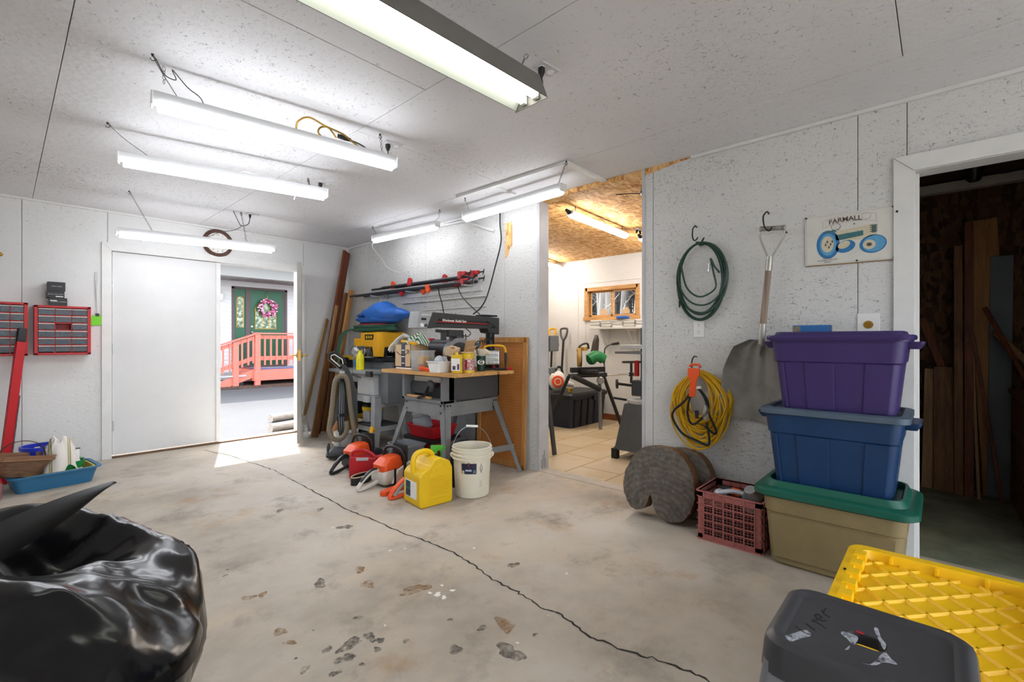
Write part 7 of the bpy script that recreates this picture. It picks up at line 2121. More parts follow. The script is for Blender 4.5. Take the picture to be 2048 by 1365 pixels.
# drawer organisers
def organiser(label, x0, x1, z0, z1, cols, empty=None):
    t = T_('drawer_organizer', label, 'drawer organizer', ((x0 + x1) / 2, YN, z0), group='red drawer organizers on the wall')
    D = .155; yf = YN - D
    def fr(b):
        b.bb((x0, yf, z0), (x0 + .014, YN, z1), .003); b.bb((x1 - .014, yf, z0), (x1, YN, z1), .003)
        b.bb((x0, yf, z0), (x1, YN, z0 + .02), .003); b.bb((x0, yf, z1 - .02), (x1, YN, z1), .003)
        b.bb((x0, YN - .004, z0), (x1, YN, z1))
        for i in range(1, cols):
            x = x0 + .02 + (x1 - x0 - .04) * i / cols
            b.bb((x - .004, yf + .004, z0), (x + .004, YN, z1))
        for j in range(1, 6):
            z = z0 + .022 + (z1 - z0 - .044) * j / 6
            b.bb((x0, yf + .004, z - .005), (x1, YN, z + .005))
        b.bb((x0 + .012, yf, z0), (x0 + .024, yf + .02, z1)); b.bb((x1 - .024, yf, z0), (x1 - .012, yf + .02, z1))
    part(t, 'frame', M_RED, fr, world=True)
    rn = random.Random(cols + int(x0 * 10))
    for i in range(cols):
        for j in range(6):
            if (i, j) == empty:
                continue
            xa = x0 + .024 + (x1 - x0 - .048) * i / cols + .003; xb = x0 + .024 + (x1 - x0 - .048) * (i + 1) / cols - .003
            za = z0 + .022 + (z1 - z0 - .044) * j / 6 + .007; zb = z0 + .022 + (z1 - z0 - .044) * (j + 1) / 6 - .007
            d = part(t, 'drawer', mat('smoky_drawer_plastic', '77818d', .15, trans=.5, ior=1.3, alpha=.55), lambda b: (b.bb((xa, yf - .004, za), (xb, yf - .001, zb), .001), b.bb((xa, yf, za), (xb, YN - .02, za + .002))), world=True, smooth=0)
            lp = part(t, 'drawer_lip', M_PAPER, lambda b: b.bb((xa, yf - .009, zb - .004), (xb, yf - .003, zb + .001)), world=True, smooth=0)
            cm = (M_DKGREY, M_LTGREY, M_BRASS, mat('blue_grey_bits', '5a6b80', .4, .3), mat('dark_blue_bits', '2c3c58', .4, .3))[rn.randrange(5)]
            fill = rn.uniform(.25, .85)
            c = part(t, 'drawer_contents', cm, lambda b: [b.box((rn.uniform(xa + .015, xb - .015), yf + .03 + rn.uniform(-.012, .04), za + .006 + rn.uniform(0, (zb - za) * .7) * fill), (rn.uniform(.01, .035), .01, rn.uniform(.004, .012)), 0, rot=(rn.uniform(-.6, .6), rn.uniform(-.7, .7), rn.uniform(-.6, .6))) for _ in range(int(26 * fill))], world=True, smooth=0)
            c['kind'] = 'stuff'
    return t
# front face lies at YN - .155: sizes read off there
of0, of1 = onY(68, 610, YN - .155), onY(182, 712, YN - .155)
organiser('red organizer with small clear drawers, one drawer missing, under the stack of black boxes', of0.x, of1.x, onY(70, 711, YN - .155).z, of0.z, 3, (1, 3))
og0, og1 = onY(-40, 603, YN - .155), onY(56, 712, YN - .155)
organiser('red organizer with small clear drawers, cut by the picture edge', og0.x - .02, og1.x, og1.z, og0.z + .005, 3)
zt = of0.z
for i, (dx, h_, lb, tx) in enumerate(((.0, .072, 'black phone-sized carton at the bottom of the stack on the red organizer', '4K DASH CAMERA'), (-.018, .062, 'black carton in the middle of the stack on the red organizer', 'BLACK ON LIGHT'), (-.012, .082, 'black carton on top of the stack on the red organizer', 'JOIFE VIDEO'))):
    xc = of0.x + .155 + dx
    t = T_('carton', lb, 'box', (xc, YN - .08, zt), group='black cartons on the organizer')
    part(t, 'carton_body', mat('black_carton', '17171b', .45), lambda b: b.bb((-.058, -.06, 0), (.058, .06, h_ - .0008), .001))
    text(tx, .0125, mat('carton_white_print', 'b9b9c2', .5), t, (1, 0, 0), (0, 0, 1), (xc + .002, YN - .1408, zt + h_ * .5), 'carton_print')
    if i < 2:
        part(t, 'white_bar', M_PAPER, lambda b: b.bb((.0 if i else -.055, -.0612, .008 if i else .042), (.05 if i else -.01, -.06, .016 if i else .05)))
    zt += h_
# green fly swatter
fs = onY(194, 640, YN - .01)
t = T_('fly_swatter', 'bright green fly swatter hanging head down by its wire beside the door casing', 'fly swatter', fs)
Mf2 = FN(V((fs.x, YN - .012, 0)))
zb_, zt_ = onY(190, 650).z, onY(192, 545).z
part(t, 'wire_handle', M_STEEL, lambda b: b.tube(spline([Mf2 @ V(p) for p in ((.002, zb_ + .09, 0), (-.006, zb_ + .25, 0), (-.018, zt_ - .04, 0), (-.008, zt_, 0), (.004, zt_ - .02, 0), (.0, zt_ - .09, 0), (-.004, zb_ + .25, .002), (.004, zb_ + .09, 0))], 6), .0022, 6), world=True)
part(t, 'green_head', mat('lime_green_plastic', '6fce22', .5), lambda b: b.prism([(-.05 + .0, zb_ + .005), (-.03, zb_ - .01), (.03, zb_), (.048, zb_ + .02), (.045, zb_ + .085), (.02, zb_ + .095), (-.035, zb_ + .085), (-.052, zb_ + .06)], .003, Mf2), world=True)
part(t, 'ferrule', M_BLK, lambda b: b.box(Mf2 @ V((.003, zb_ + .095, 0)), (.03, .008, .03), .003), world=True)
# brass knob at the left edge
t = T_('coat_knob', 'brass knob on the wall above the left red organizer', 'knob', onY(1, 510))
p = onY(0, 510); part(t, 'knob_body', M_BRASS, lambda b: (b.cyl(p, p + V((0, -.03, 0)), .008, n=10), b.ball(p + V((.0, -.04, 0)), .018)), world=True)
# red box-section tool leaning on the wall
A, B = V((-.115, 5.62, .0)), V((.085, 5.845, 1.27))
A = onz(-12, 965, 0.0); A = V((.0, 5.58, 0)); B = onY(45, 657, 5.82)
t = T_('spirit_level', 'long red box-section level with black end leaning on the left wall', 'level', A)
ld = (B - A).normalized()
A.z = .004
part(t, 'red_body', M_RED, lambda b: b.beam(A, B - ld * .12, .062, .032, up=(.5, -1, 0), bev=.006), world=True)
part(t, 'black_end', M_BLK, lambda b: b.beam(B - ld * .12, B, .06, .033, up=(.5, -1, 0), bev=.008), world=True)
part(t, 'printed_side', mat('printed_silver', '8f8f96', .4, var=.4, vs=40), lambda b: b.beam(A.lerp(B, .12) + V((.035, .008, 0)), A.lerp(B, .55) + V((.035, .008, 0)), .004, .026, up=(.5, -1, 0)), world=True)
# blue tray with its contents
TR = thing('wash_tray', 'low blue plastic tray full of odds and ends at the left wall', 'tray', (.275, 5.30, 0), rot=(0, 0, .12))
part(TR, 'tray_walls', mat('teal_blue_plastic', '2f6b92', .42, var=.05), lambda b: b.loft([rr(.44, .32, .05, .001), rr(.50, .38, .05, .12), rr(.545, .425, .05, .122), rr(.545, .425, .05, .13), rr(.49, .37, .05, .13), rr(.43, .31, .05, .006)]))
MT = wmat(TR)
def inT(x, y, z): return MT @ V((x, y, z))
t = T_('tray_insert', 'yellowish inner tray set inside the blue tray', 'tray', inT(.03, 0, .007), rz=.12)
part(t, 'insert_walls', mat('olive_yellow', 'b5a750', .5), lambda b: b.loft([rr(.36, .26, .04, .0), rr(.40, .31, .04, .115), rr(.42, .33, .04, .118), rr(.395, .305, .04, .118), rr(.35, .25, .04, .006)]))
t = T_('bowl', 'shiny green plastic bowl at the right end of the blue tray', 'bowl', inT(.09, .04, .0135), rz=0)
part(t, 'bowl_body', mat('shiny_green', '1c8a4b', .18), lambda b: b.lathe([(.07, .0), (.09, .02), (.112, .13), (.118, .15), (.118, .155), (.108, .15), (.085, .02)], 30))
t = T_('pot', 'white pot with black rim marks standing in the green bowl', 'pot', inT(.09, .04, .04))
part(t, 'pot_body', M_WHITEP, lambda b: b.lathe([(.07, 0), (.078, .02), (.085, .215), (.088, .22), (.08, .22), (.07, .02)], 26)); part(t, 'handle_tab', M_BLK, lambda b: (b.box((.06, -.03, .222), (.05, .03, .006), .001), b.box((.086, -.02, .13), (.012, .03, .012), .002)))
t = T_('dish_towel', 'white striped dish towel draped over the pot', 'towel', inT(.04, -.01, .13))
def towel(u, v):
    a_ = 6.283 * u
    r_ = (.045 + .075 * v ** .8) * (1 + .16 * math.sin(3 * a_ + 1) + .08 * math.sin(7 * a_))
    z_ = .19 - .23 * v ** 1.7 - .05 * v * math.sin(2 * a_ + .6) + .02 * math.sin(5 * a_) * v
    if v < .3:
        s_ = v / .3
        z_ += .045 * math.sin(3.14 * s_) * (1 + .6 * math.sin(2 * a_ + 2)); r_ *= .15 + .85 * s_
    return V((r_ * math.cos(a_), r_ * math.sin(a_), z_ + .012 * noise.noise(V((u * 12, v * 8, 1)))))
k = NT('striped_towel'); sp = k.n('ShaderNodeSeparateXYZ'); k.l(k.co(), sp.inputs[0])
m1 = k.n('ShaderNodeMath', operation='MULTIPLY', i_1=9.0); k.l(sp.outputs[0], m1.inputs[0]); m2 = k.n('ShaderNodeMath', operation='FRACT'); k.l(m1.outputs[0], m2.inputs[0])
k.setc(k.ramp(m2.outputs[0], [(.40, 'd9d3cb'), (.44, '6f7d4a'), (.50, 'd8cf9a'), (.56, '5d4a3c'), (.60, 'd9d3cb')])); k.b.inputs['Roughness'].default_value = .9
part(t, 'cloth', k.m, lambda b: b.grid(towel, 48, 14, .003), smooth=60)
t = T_('basket', 'royal blue slotted plastic basket standing behind the wicker one', 'basket', inT(-.02, .17, .126))
def bask(b):
    b.lathe([(.10, .0), (.12, .05), (.125, .052), (.12, .055)], 24, cap1=False); b.lathe([(.135, .145), (.145, .148), (.145, .175), (.13, .175), (.13, .15)], 24, cap0=False, cap1=False)
    for i in range(12):
        a = i * math.pi / 6; b.beam((.12 * math.cos(a), .12 * math.sin(a), .05), (.137 * math.cos(a), .137 * math.sin(a), .15), .035, .006, up=(math.cos(a), math.sin(a), 0))
part(t, 'basket_walls', mat('royal_blue_plastic', '2036b8', .35), bask)
bk2 = thing('wicker_basket', 'brown bark basket with thin hoop handle wrapped in clear plastic, at the picture edge', 'basket', inT(-.20, -.05, .125), rot=(.0, .16, .3))
part(bk2, 'basket_walls', wood('bark_brown', '4b2f1c', '8a6240', scale=(6, 6, 25)), lambda b: b.loft([rr(.22, .16, .05, .0), rr(.32, .24, .06, .13), rr(.31, .23, .06, .13), rr(.21, .15, .05, .01)]))
part(bk2, 'rim_band', wood('rim_band_wood', '6d4a33', 'a67c5c', axis='x'), lambda b: b.loft([rr(.33, .25, .06, .12), rr(.345, .265, .06, .125), rr(.35, .27, .06, .16), rr(.32, .24, .06, .16), rr(.315, .235, .06, .125)]))
part(bk2, 'hoop_handle', mat('dark_brown_hoop', '4a3424', .6), lambda b: b.tube(spline([(-.13, 0, .13), (-.12, 0, .20), (-.05, 0, .255), (.05, 0, .255), (.12, 0, .20), (.145, 0, .10)], 6), [(.011, .003)] * 31, 8, flat=(0, 1, 0)))
part(bk2, 'plastic_wrap', mat('thin_film', 'f4f4f4', .08, trans=.9, ior=1.15, alpha=.22), lambda b: b.loft([rr(.23, .17, .05, -.002), rr(.32, .25, .06, .07), rr(.33, .25, .06, .125)], cap0=False, cap1=False))
t = T_('red_can', 'red container at the picture edge left of the blue tray', 'container', (-.075, 5.08, 0))
part(t, 'can_body', M_RED, lambda b: b.lathe([(.07, .001), (.075, .01), (.075, .14), (.06, .17)], 20)); part(t, 'wrap', M_CLEARP, lambda b: b.lathe([(.079, .005), (.083, .05), (.079, .12)], 14, cap0=False, cap1=False))

# ---------------------------------------------------------------- workshop things
WF = -.03
# big tote
tt_ = T_('storage_tote', 'big dark navy storage tote on the workshop floor under the mitre saw stand', 'storage tote', (5.62, 3.92, WF))
NV = mat('dark_navy_plastic', '23273a', .5, var=.1); NB = mat('black_navy_plastic', '191b22', .5, var=.1)
part(tt_, 'tote_body', NV, lambda b: b.loft([rr(.84, .46, .04, .0), rr(.90, .52, .04, .40)]))
part(tt_, 'rib', NB, lambda b: [b.beam((x, -.235, .01), (x * 1.06, -.262, .38), .07, .03, up=(0, 1, 0), bev=.006) for x in (-.32, -.16, 0, .16, .32)])
part(tt_, 'lid', NB, lambda b: b.loft([rr(.92, .54, .04, .40), rr(.94, .56, .04, .41), rr(.94, .56, .04, .45), rr(.88, .50, .04, .475)]))
part(tt_, 'latch', NB, lambda b: b.box((.12, -.285, .39), (.10, .02, .08), .008))
t = T_('tape_measure', 'small yellow and black tape measure lying on the navy tote', 'tape measure', (5.32, 3.78, WF + .475))
part(t, 'case', M_YEL, lambda b: b.bb((-.035, -.02, 0), (.035, .02, .07), .012)); part(t, 'black_band', M_BLK, lambda b: b.bb((-.02, -.0205, .015), (.02, .0205, .055), .006))
lb_ = T_('leaf_blower', 'white leaf blower with orange disc standing on the navy tote', 'leaf blower', (5.34, 4.02, WF + .475))
part(lb_, 'housing', M_WHITEP, lambda b: (b.ball((0, 0, .15), (.13, .11, .145), 18, 12), b.tube([(.05, -.02, .12), (.2, -.04, .1), (.3, -.05, .07)], [.05, .045, .035], 12)))
part(lb_, 'orange_disc', M_ORG, lambda b: b.disc((-.10, -.085, .15), (-.75, -.65, 0), .085, .04, 22, .01)); part(lb_, 'disc_ring', M_PAPER, lambda b: b.tube([V((-.125, -.105, .15)) + V((.65, -.75, 0)) * (.045 * math.cos(a)) + V((0, 0, 1)) * (.045 * math.sin(a)) for a in [k * .5236 for k in range(12)]], .006, 6, closed=True))
part(lb_, 'handle', M_BLK, lambda b: b.tube(spline([(-.05, 0, .28), (0, 0, .34), (.09, 0, .33), (.13, 0, .24)], 5), .018, 8))
# mitre saw on a folding stand
ms = T_('miter_saw_stand', 'black folding saw stand with splayed round legs in the workshop', 'saw stand', (5.35, 3.40, WF))
part(ms, 'top_beam', M_BLK, lambda b: b.beam((5.05, 3.60, .70), (5.55, 3.36, .70), .09, .05, bev=.006), world=True)
for p_, q_, m_ in (((5.46, 3.40, .69), (5.44, 3.37, WF), M_MACH), ((5.50, 3.36, .69), (5.78, 3.24, WF), M_DKMETAL), ((5.06, 3.62, .69), (5.0, 3.95, WF), M_DKMETAL), ((4.96, 3.50, .71), (5.36, 3.33, .52), M_BLK)):
    part(ms, 'leg', m_, lambda b: b.cyl(p_, q_, .024 if m_ is not M_BLK else .036, n=14), world=True)
part(ms, 'hub', M_STEEL, lambda b: b.disc((5.42, 3.36, .63), (-.7, -.7, 0), .05, .05, 16, .008), world=True)
part(ms, 'extension_bar', M_CHROME, lambda b: b.cyl((5.5, 3.38, .70), (5.90, 3.12, .70), .012, n=10), world=True)
part(ms, 'roller_support', M_BLK, lambda b: (b.cyl((5.86, 3.14, .58), (5.86, 3.14, .86), .018, n=10), b.beam((5.76, 3.22, .87), (5.98, 3.06, .87), .05, .03, bev=.006), b.box((5.86, 3.14, .70), (.06, .06, .05), .008)), world=True)
mw = T_('miter_saw', 'green mitre saw with raised dark guard on the black folding stand', 'mitre saw', (5.30, 3.48, .725))
part(mw, 'saw_base', M_DKMETAL, lambda b: (b.disc((0, 0, .03), (0, 0, 1), .15, .05, 26, .008), b.beam((-.24, .11, .05), (.24, -.11, .05), .05, .07, bev=.006)))
part(mw, 'motor', M_GRN, lambda b: (b.tube(spline([(.0, -.02, .19), (.06, -.06, .23), (.14, -.10, .22), (.19, -.13, .18)], 4), [.07] * 4 + [.075] * 4 + [.07] * 4 + [.05], 14), b.ball((.05, -.03, .20), (.085, .075, .085))))
part(mw, 'motor_vent', mat('dark_green_vent', '0f5530', .5), lambda b: [b.disc(V((.19, -.13, .18)) + V((.002 * i, -.002 * i, 0)), (.8, -.55, -.1), .05 - .012 * i, .006, 16) for i in range(3)])
part(mw, 'yellow_guard', mat('tan_guard', 'b08a42', .4, var=.3, vs=30), lambda b: (b.disc((-.12, .06, .22), (.6, -.8, 0), .13, .05, 26, .01), b.box((-.06, .02, .33), (.1, .06, .05), .01)))
part(mw, 'blade', M_DKMETAL, lambda b: b.disc((-.11, .03, .20), (.6, -.8, 0), .11, .012, 26))
part(mw, 'trigger_handle', M_BLK, lambda b: b.tube(spline([(-.16, .06, .30), (-.12, .03, .38), (-.03, -.01, .40), (-.01, -.02, .33)], 5), .014, 8))
part(mw, 'upper_guard', mat('brown_black_guard', '3a3029', .45), lambda b: b.loft([[V((.16 + x, -.02, z)) for x, z in ((-.06, .24), (.07, .24), (.09, .45), (.06, .52), (.0, .42))], [V((.16 + x, .03, z)) for x, z in ((-.06, .24), (.07, .24), (.09, .45), (.06, .52), (.0, .42))]]))
t = T_('gooseneck_lamp', 'thin dark gooseneck rod rising beside the mitre saw', 'lamp', (5.62, 3.42, .72))
part(t, 'rod', M_DKMETAL, lambda b: b.tube(spline([(0, 0, .0), (0, 0, .28), (.02, -.02, .36), (.09, -.08, .40)], 6), .008, 8)); part(t, 'lamp_head', M_BLK, lambda b: b.cyl((.08, -.07, .395), (.16, -.13, .41), .016, .02, 10)); part(t, 'foot', M_BLK, lambda b: b.bb((-.06, -.02, -.025), (.03, .02, .005), .003))
# bench sander at left with red panel
sd_ = T_('stationary_sander', 'dark stationary sander with a red panel on angle-iron legs, half behind the jamb', 'sander', (3.90, 3.15, WF))
for p_, q_ in (((3.86, 3.06, .82), (3.90, 2.97, WF)), ((3.66, 3.06, .82), (3.60, 2.97, WF)), ((3.86, 3.36, .82), (3.92, 3.46, WF)), ((3.66, 3.36, .82), (3.60, 3.46, WF))):
    part(sd_, 'leg', M_DKGREY, lambda b: b.beam(p_, q_, .055, .02, up=(0, 1, 0), bev=.002), world=True)
part(sd_, 'shelf', M_DKGREY, lambda b: b.bb((3.62, 3.0, .26), (3.92, 3.43, .30), .004), world=True)
part(sd_, 'stand_top', M_MACH, lambda b: b.bb((3.60, 3.0, .82), (3.95, 3.42, .88), .006), world=True)
part(sd_, 'machine_body', M_DKGREY, lambda b: (b.bb((3.66, 3.06, .88), (3.93, 3.36, 1.06), .02), b.bb((3.64, 3.03, 1.04), (3.90, 3.40, 1.20), .015)), world=True)
part(sd_, 'red_panel', mat('dark_red_panel', '8e2226', .45), lambda b: b.bb((3.66, 3.022, 1.075), (3.86, 3.031, 1.165), .002), world=True)
part(sd_, 'spindle_guard', M_MACH, lambda b: (b.bb((3.90, 3.03, 1.05), (4.06, 3.16, 1.22), .012), b.disc((4.06, 3.09, 1.12), (1, 0, 0), .05, .04, 18, .006)), world=True)
t = T_('jug', 'white jug with an orange cap on the shelf of the sander stand', 'jug', (3.72, 3.25, .302))
part(t, 'jug_body', mat('tan_white_jug', 'd2bfa2', .5), lambda b: b.lathe([(.06, 0), (.065, .01), (.065, .15), (.03, .21)], 18)); part(t, 'cap', mat('amber_cap', 'e09a22', .4), lambda b: b.lathe([(.035, .21), (.035, .27)], 14))
# shovels on the far wall
for lb, hp, fp, hm, sm in (('shovel with yellow D-handle leaning in the far corner of the workshop', V((6.12, 4.70, 1.36)), V((5.92, 4.62, WF)), M_DEWY, M_DKMETAL), ('shovel with dark grey D-handle beside the yellow-handled one', V((6.12, 4.47, 1.36)), V((5.95, 4.44, WF)), mat('dark_grip', '4c4d50', .45), M_DKMETAL)):
    t = T_('shovel', lb, 'shovel', fp, group='shovels in the workshop')
    ax_ = (hp - fp).normalized(); sd2 = V((0, -1, 0)); sd2 = (sd2 - ax_ * sd2.dot(ax_)).normalized()
    part(t, 'grip', hm, lambda b: b.tube(spline([hp - ax_ * .20, hp - ax_ * .12 + sd2 * .05, hp - ax_ * .02 + sd2 * .065, hp + sd2 * .03, hp - sd2 * .03, hp - ax_ * .02 - sd2 * .065, hp - ax_ * .12 - sd2 * .05, hp - ax_ * .20], 5), .017, 8), world=True)
    part(t, 'shaft', sm, lambda b: b.cyl(hp - ax_ * .18, fp + ax_ * .42, .018, n=12), world=True)
    part(t, 'blade', M_DKMETAL, lambda b: b.grid(lambda u, v: fp + ax_ * (.45 * (1 - v)) + sd2 * ((u - .5) * .22 * (1 - .5 * max(0, v - .6) / .4)) + V((-.03 * math.sin(3.14 * u), 0, 0)), 10, 10, .003), world=True)
t = T_('garden_tool', 'brown handled tool standing left of the yellow-handled shovel', 'tool', (6.0, 4.95, WF))
part(t, 'shaft', M_BRNWD, lambda b: b.cyl((-.02, 0, .0), (.14, .0, 1.42), .016, n=10)); part(t, 'grip', M_BLK, lambda b: b.cyl((.13, 0, 1.3), (.145, 0, 1.46), .022, n=10))
# shelf with stacks under the window
sh = T_('wall_shelf', 'white bracket shelf below the workshop window', 'shelf', (6.2, 3.45, 1.34))
part(sh, 'board', M_TRIM, lambda b: b.bb((5.93, 2.9, 1.335), (6.195, 3.88, 1.36), .002), world=True)
for y in (3.70, 3.25):
    part(sh, 'bracket', M_TRIM, lambda b: (b.bb((6.17, y - .02, .98), (6.198, y + .02, 1.335), .002), b.beam((6.18, y, 1.02), (5.97, y, 1.32), .02, .02), b.bb((5.95, y - .012, 1.31), (6.19, y + .012, 1.335))), world=True)
rn = random.Random(9)
for i in range(5):
    y = 3.78 - .185 * i
    z_ = 1.3605
    for j in range(5 if i != 2 else 4):
        t = T_('paper_bundle', ('folded bundle, %s up in the %s stack from the left on the bracket shelf' % (('first', 'second', 'third', 'fourth', 'fifth')[j], ('first', 'second', 'third', 'fourth', 'fifth')[i])), 'bundle', (6.06, y, z_), rz=rn.uniform(-.12, .12), group='folded bundles on the bracket shelf')
        h_ = rn.uniform(.018, .026)
        part(t, 'bundle_body', (M_PAPER, mat('greyish_paper', 'bcbab6', .8, var=.15, vs=20))[(i + j) % 2], lambda b: b.bb((-.11, -.085, 0), (.11, .085, h_ - .001), .006)); z_ += h_
t = T_('blue_pouch', 'small blue pouch on top of the bundles under the window', 'pouch', (6.02, 3.36, 1.36 + .12))
t.location.z = 1.475
part(t, 'pouch_body', mat('blue_pouch', '2f62ae', .6), lambda b: b.bb((-.05, -.085, 0), (.05, .085, .045), .015))
p = onX(1216, 688, 6.2); t = T_('wall_outlet', 'white outlet on the far workshop wall under the bracket shelf', 'outlet', p)
part(t, 'cover_plate', M_WHITEP, lambda b: b.box(p + V((-.004, 0, 0)), (.008, .075, .12), .002), world=True); part(t, 'socket', M_PAPER, lambda b: b.box(p + V((-.009, 0, 0)), (.003, .035, .07), .002), world=True)
# band saw style machine on flared stand at right
bs_ = T_('lathe', 'grey machine with round table on a flared sheet steel stand, half behind the right jamb', 'machine', (4.40, 2.25, WF))
part(bs_, 'stand', mat('flared_stand_grey', '55585c', .4, .2, var=.1), lambda b: b.loft([[V((x, y, z)) for x, y in ((4.42 - w_, 2.24 - w_), (4.42 + w_, 2.24 - w_), (4.42 + w_, 2.24 + w_), (4.42 - w_, 2.24 + w_))] for w_, z in ((.215, .06), (.20, .10), (.135, .52))]), world=True)
for sx, sy in ((-1, -1), (-1, 1), (1, -1), (1, 1)):
    part(bs_, 'foot', M_DKMETAL, lambda b: b.loft([[V((4.42 + sx * .2 + x, 2.24 + sy * .2 + y, z)) for x, y in ((-.03, -.03), (.03, -.03), (.03, .03), (-.03, .03))] for z in (WF, .07)]), world=True)
part(bs_, 'base_casting', M_LTGREY, lambda b: b.disc((4.42, 2.24, .545), (0, 0, 1), .15, .05, 24, .012), world=True)
part(bs_, 'column', M_DKGREY, lambda b: (b.bb((4.40, 2.16, .56), (4.50, 2.26, 1.30), .015), b.box((4.40, 2.26, .68), (.12, .14, .16), .015)), world=True)
part(bs_, 'tilting_table', M_MACH, lambda b: b.bb((4.24, 2.12, 1.03), (4.62, 2.46, 1.055), .004), world=True)
part(bs_, 'upper_table', M_LTGREY, lambda b: b.bb((4.28, 2.14, 1.08), (4.60, 2.42, 1.12), .006), world=True)
part(bs_, 'red_bar', M_RED, lambda b: b.bb((4.37, 2.27, .80), (4.41, 2.31, .96), .004), world=True)
part(bs_, 'hand_crank', M_DKMETAL, lambda b: (b.cyl((4.38, 2.3, .70), (4.28, 2.44, .72), .014, n=8), b.disc((4.27, 2.45, .72), (.6, -.8, 0), .05, .02, 16, .004), b.beam((4.30, 2.36, .56), (4.22, 2.46, .58), .05, .02)), world=True)
t = T_('gas_can', 'red and white can on the workshop floor behind the flared stand', 'can', (5.30, 2.86, WF))
part(t, 'can_body', M_RED, lambda b: b.lathe([(.07, .0), (.08, .01), (.08, .12), (.05, .16)], 18)); part(t, 'white_top', M_WHITEP, lambda b: b.lathe([(.082, .10), (.085, .2), (.05, .30), (.02, .32)], 18))
t = T_('white_board', 'white board with brown edge standing against the far workshop wall', 'board', (6.18, 5.0, 1.18))
part(t, 'panel', M_PAPER, lambda b: b.bb((-.02, -.03, 0), (.015, .22, .86))); part(t, 'wood_edge', M_BRNWD, lambda b: b.bb((-.025, -.05, -.01), (.017, -.03, .87), .002)); part(t, 'hung_tool', M_DKMETAL, lambda b: b.cyl((-.035, .03, .1), (-.035, .04, .55), .014, n=8))

# ---------------------------------------------------------------- store room things
rnd = [('dark red-brown slat leaning at an angle across the store-room boards', (1843, 637), (1990, 962), .05, .02, M_REDWD), ('tall wide pine plank with knots, lightest of the store-room boards', (1962, 440), (1998, 985), .17, .03, wood('store_pine', '8a5a2c', 'b98748', knots=True)),
       ('grey painted board right of the knotty pine plank', (2004, 512), (1996, 940), .12, .02, mat('grey_paint_board', '6d7478', .6, var=.1)), ('pale short board low at the left of the store room', (1864, 738), (1858, 940), .09, .02, M_TANWD),
       ('wide dark board left of the thin strips in the store room', (1893, 735), (1893, 950), .15, .02, M_BRNWD), ('tall narrow brown strip in the middle of the store room', (1916, 492), (1918, 955), .05, .02, M_BRNWD),
       ('very tall dark strip just left of the knotty pine plank', (1938, 445), (1938, 962), .05, .02, M_REDWD), ('thin pale stick leaning in front of the dark strip', (1944, 690), (1958, 985), .018, .018, M_TANWD), ('thin reddish stick leaning to the right', (1945, 665), (2006, 985), .02, .016, M_REDWD)]
for i, (lb, a_, b_, w_, th, m_) in enumerate(rnd):
    top = onX(*a_, 5.10 - .022 * i); bot = onX(*b_, 5.03 - .028 * i); bot.z = 0.0
    f_ = bot.copy()
    board(lb, f_, top, w_, th, m_, (-1, 0, 0), group='boards in the store room', name='store_board')
t = T_('wood_pole', 'light wooden pole leaning over the wooden chest', 'pole', onX(2000, 650, 4.9))
part(t, 'pole_shaft', M_TANWD, lambda b: b.cyl(onX(1993, 668, 4.95), (4.50, -.55, .84), .022, n=12), world=True)
t = T_('wood_pole', 'thin dark stick leaning beside the light pole', 'pole', onX(1970, 616, 4.9))
part(t, 'pole_shaft', M_REDWD, lambda b: b.cyl(onX(1969, 616, 4.86), (4.62, -.45, .832), .014, n=10), world=True)
ch_ = T_('wooden_chest', 'dark brown wooden chest at the right inside the store room', 'chest', (4.5, -.75, 0))
part(ch_, 'chest_body', wood('chest_wood', '5f3d22', '8a5a34', axis='x'), lambda b: (b.bb((3.95, -1.0, .0), (4.97, -.38, .78), .006), b.bb((3.95, -.385, .25), (4.97, -.376, .26)), b.bb((3.95, -.385, .5), (4.97, -.376, .51))), world=True)
part(ch_, 'lid', M_BRNWD, lambda b: b.bb((3.93, -1.02, .78), (4.98, -.365, .815), .008), world=True)
t = T_('bucket', 'yellow bucket just inside the store-room doorway behind the casing', 'bucket', (3.78, .245, 0))
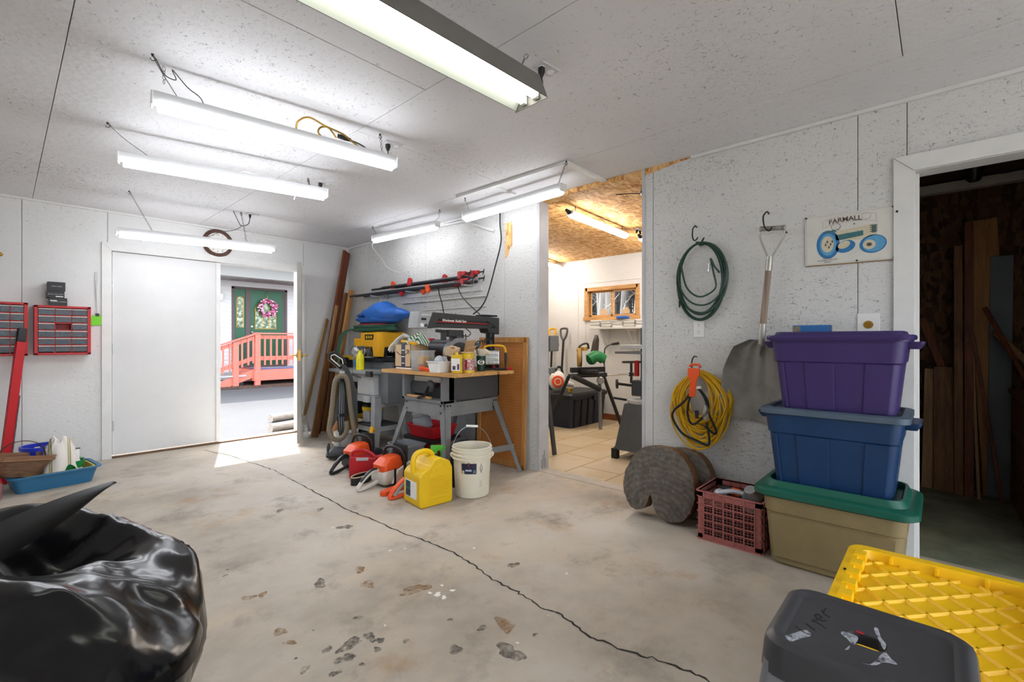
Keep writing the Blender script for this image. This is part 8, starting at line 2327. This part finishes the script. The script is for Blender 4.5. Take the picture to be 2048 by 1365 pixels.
part(t, 'bucket_body', mat('amber_yellow', 'd39a1f', .45), lambda b: b.lathe([(.115, .001), (.13, .32), (.145, .325), (.145, .35), (.13, .35), (.11, .01)], 24))
p = onz(1948, 352, 2.38); t = T_('bulb_holder', 'dark ceiling lamp holder with a short cable in the store room', 'lamp', V((p.x, p.y, 2.43)))
part(t, 'holder', M_BLK, lambda b: (b.lathe([(.03, -.09), (.045, -.07), (.055, -.02), (.065, 0)], 18))); part(t, 'cord', M_BLK, lambda b: b.tube(spline([(.0, -.03, -.03), (.03, -.12, -.05), (.0, -.2, -.06), (-.05, -.4, -.03)], 6), .006, 6))
# ---------------------------------------------------------------- camera, sun, sky
cam = bpy.data.cameras.new('camera')
cam.sensor_fit = 'HORIZONTAL'; cam.sensor_width = 36.0
cam.lens = FPX / 2048 * 36.0
cam.clip_start = .02; cam.clip_end = 200
co = bpy.data.objects.new('camera', cam)
COL.objects.link(co)
co.location = (0, 0, EYE)
co.rotation_euler = (math.pi / 2, 0, -math.atan2(_c, _s))
SC.camera = co
sun = bpy.data.lights.new('sun', 'SUN'); sun.energy = 3.4; sun.angle = rad(.6); sun.color = (1, .96, .9)
so = bpy.data.objects.new('sun', sun); COL.objects.link(so)
so.rotation_euler = V((-.40, -1.25, -2.03)).to_track_quat('-Z', 'Y').to_euler()
so.location = (3, 10, 8)
wd = bpy.data.worlds.new('sky'); SC.world = wd
wd.use_nodes = True
nt = wd.node_tree
sk = nt.nodes.new('ShaderNodeTexSky')
sk.sky_type = 'NISHITA'
sk.sun_disc = False; sk.sun_elevation = rad(57); sk.sun_rotation = rad(-18); sk.altitude = 100; sk.air_density = 1.0; sk.dust_density = 2.0; sk.ozone_density = 1.0
bg = nt.nodes['Background']
hs = nt.nodes.new('ShaderNodeHueSaturation'); hs.inputs['Saturation'].default_value = .35
nt.links.new(sk.outputs[0], hs.inputs['Color']); nt.links.new(hs.outputs[0], bg.inputs['Color'])
bg.inputs['Strength'].default_value = .62
SC.view_settings.view_transform = 'Standard'
SC.view_settings.look = 'None'
SC.view_settings.exposure = 1.3
SC.view_settings.gamma = 1.0
SC.view_settings.use_curve_mapping = False
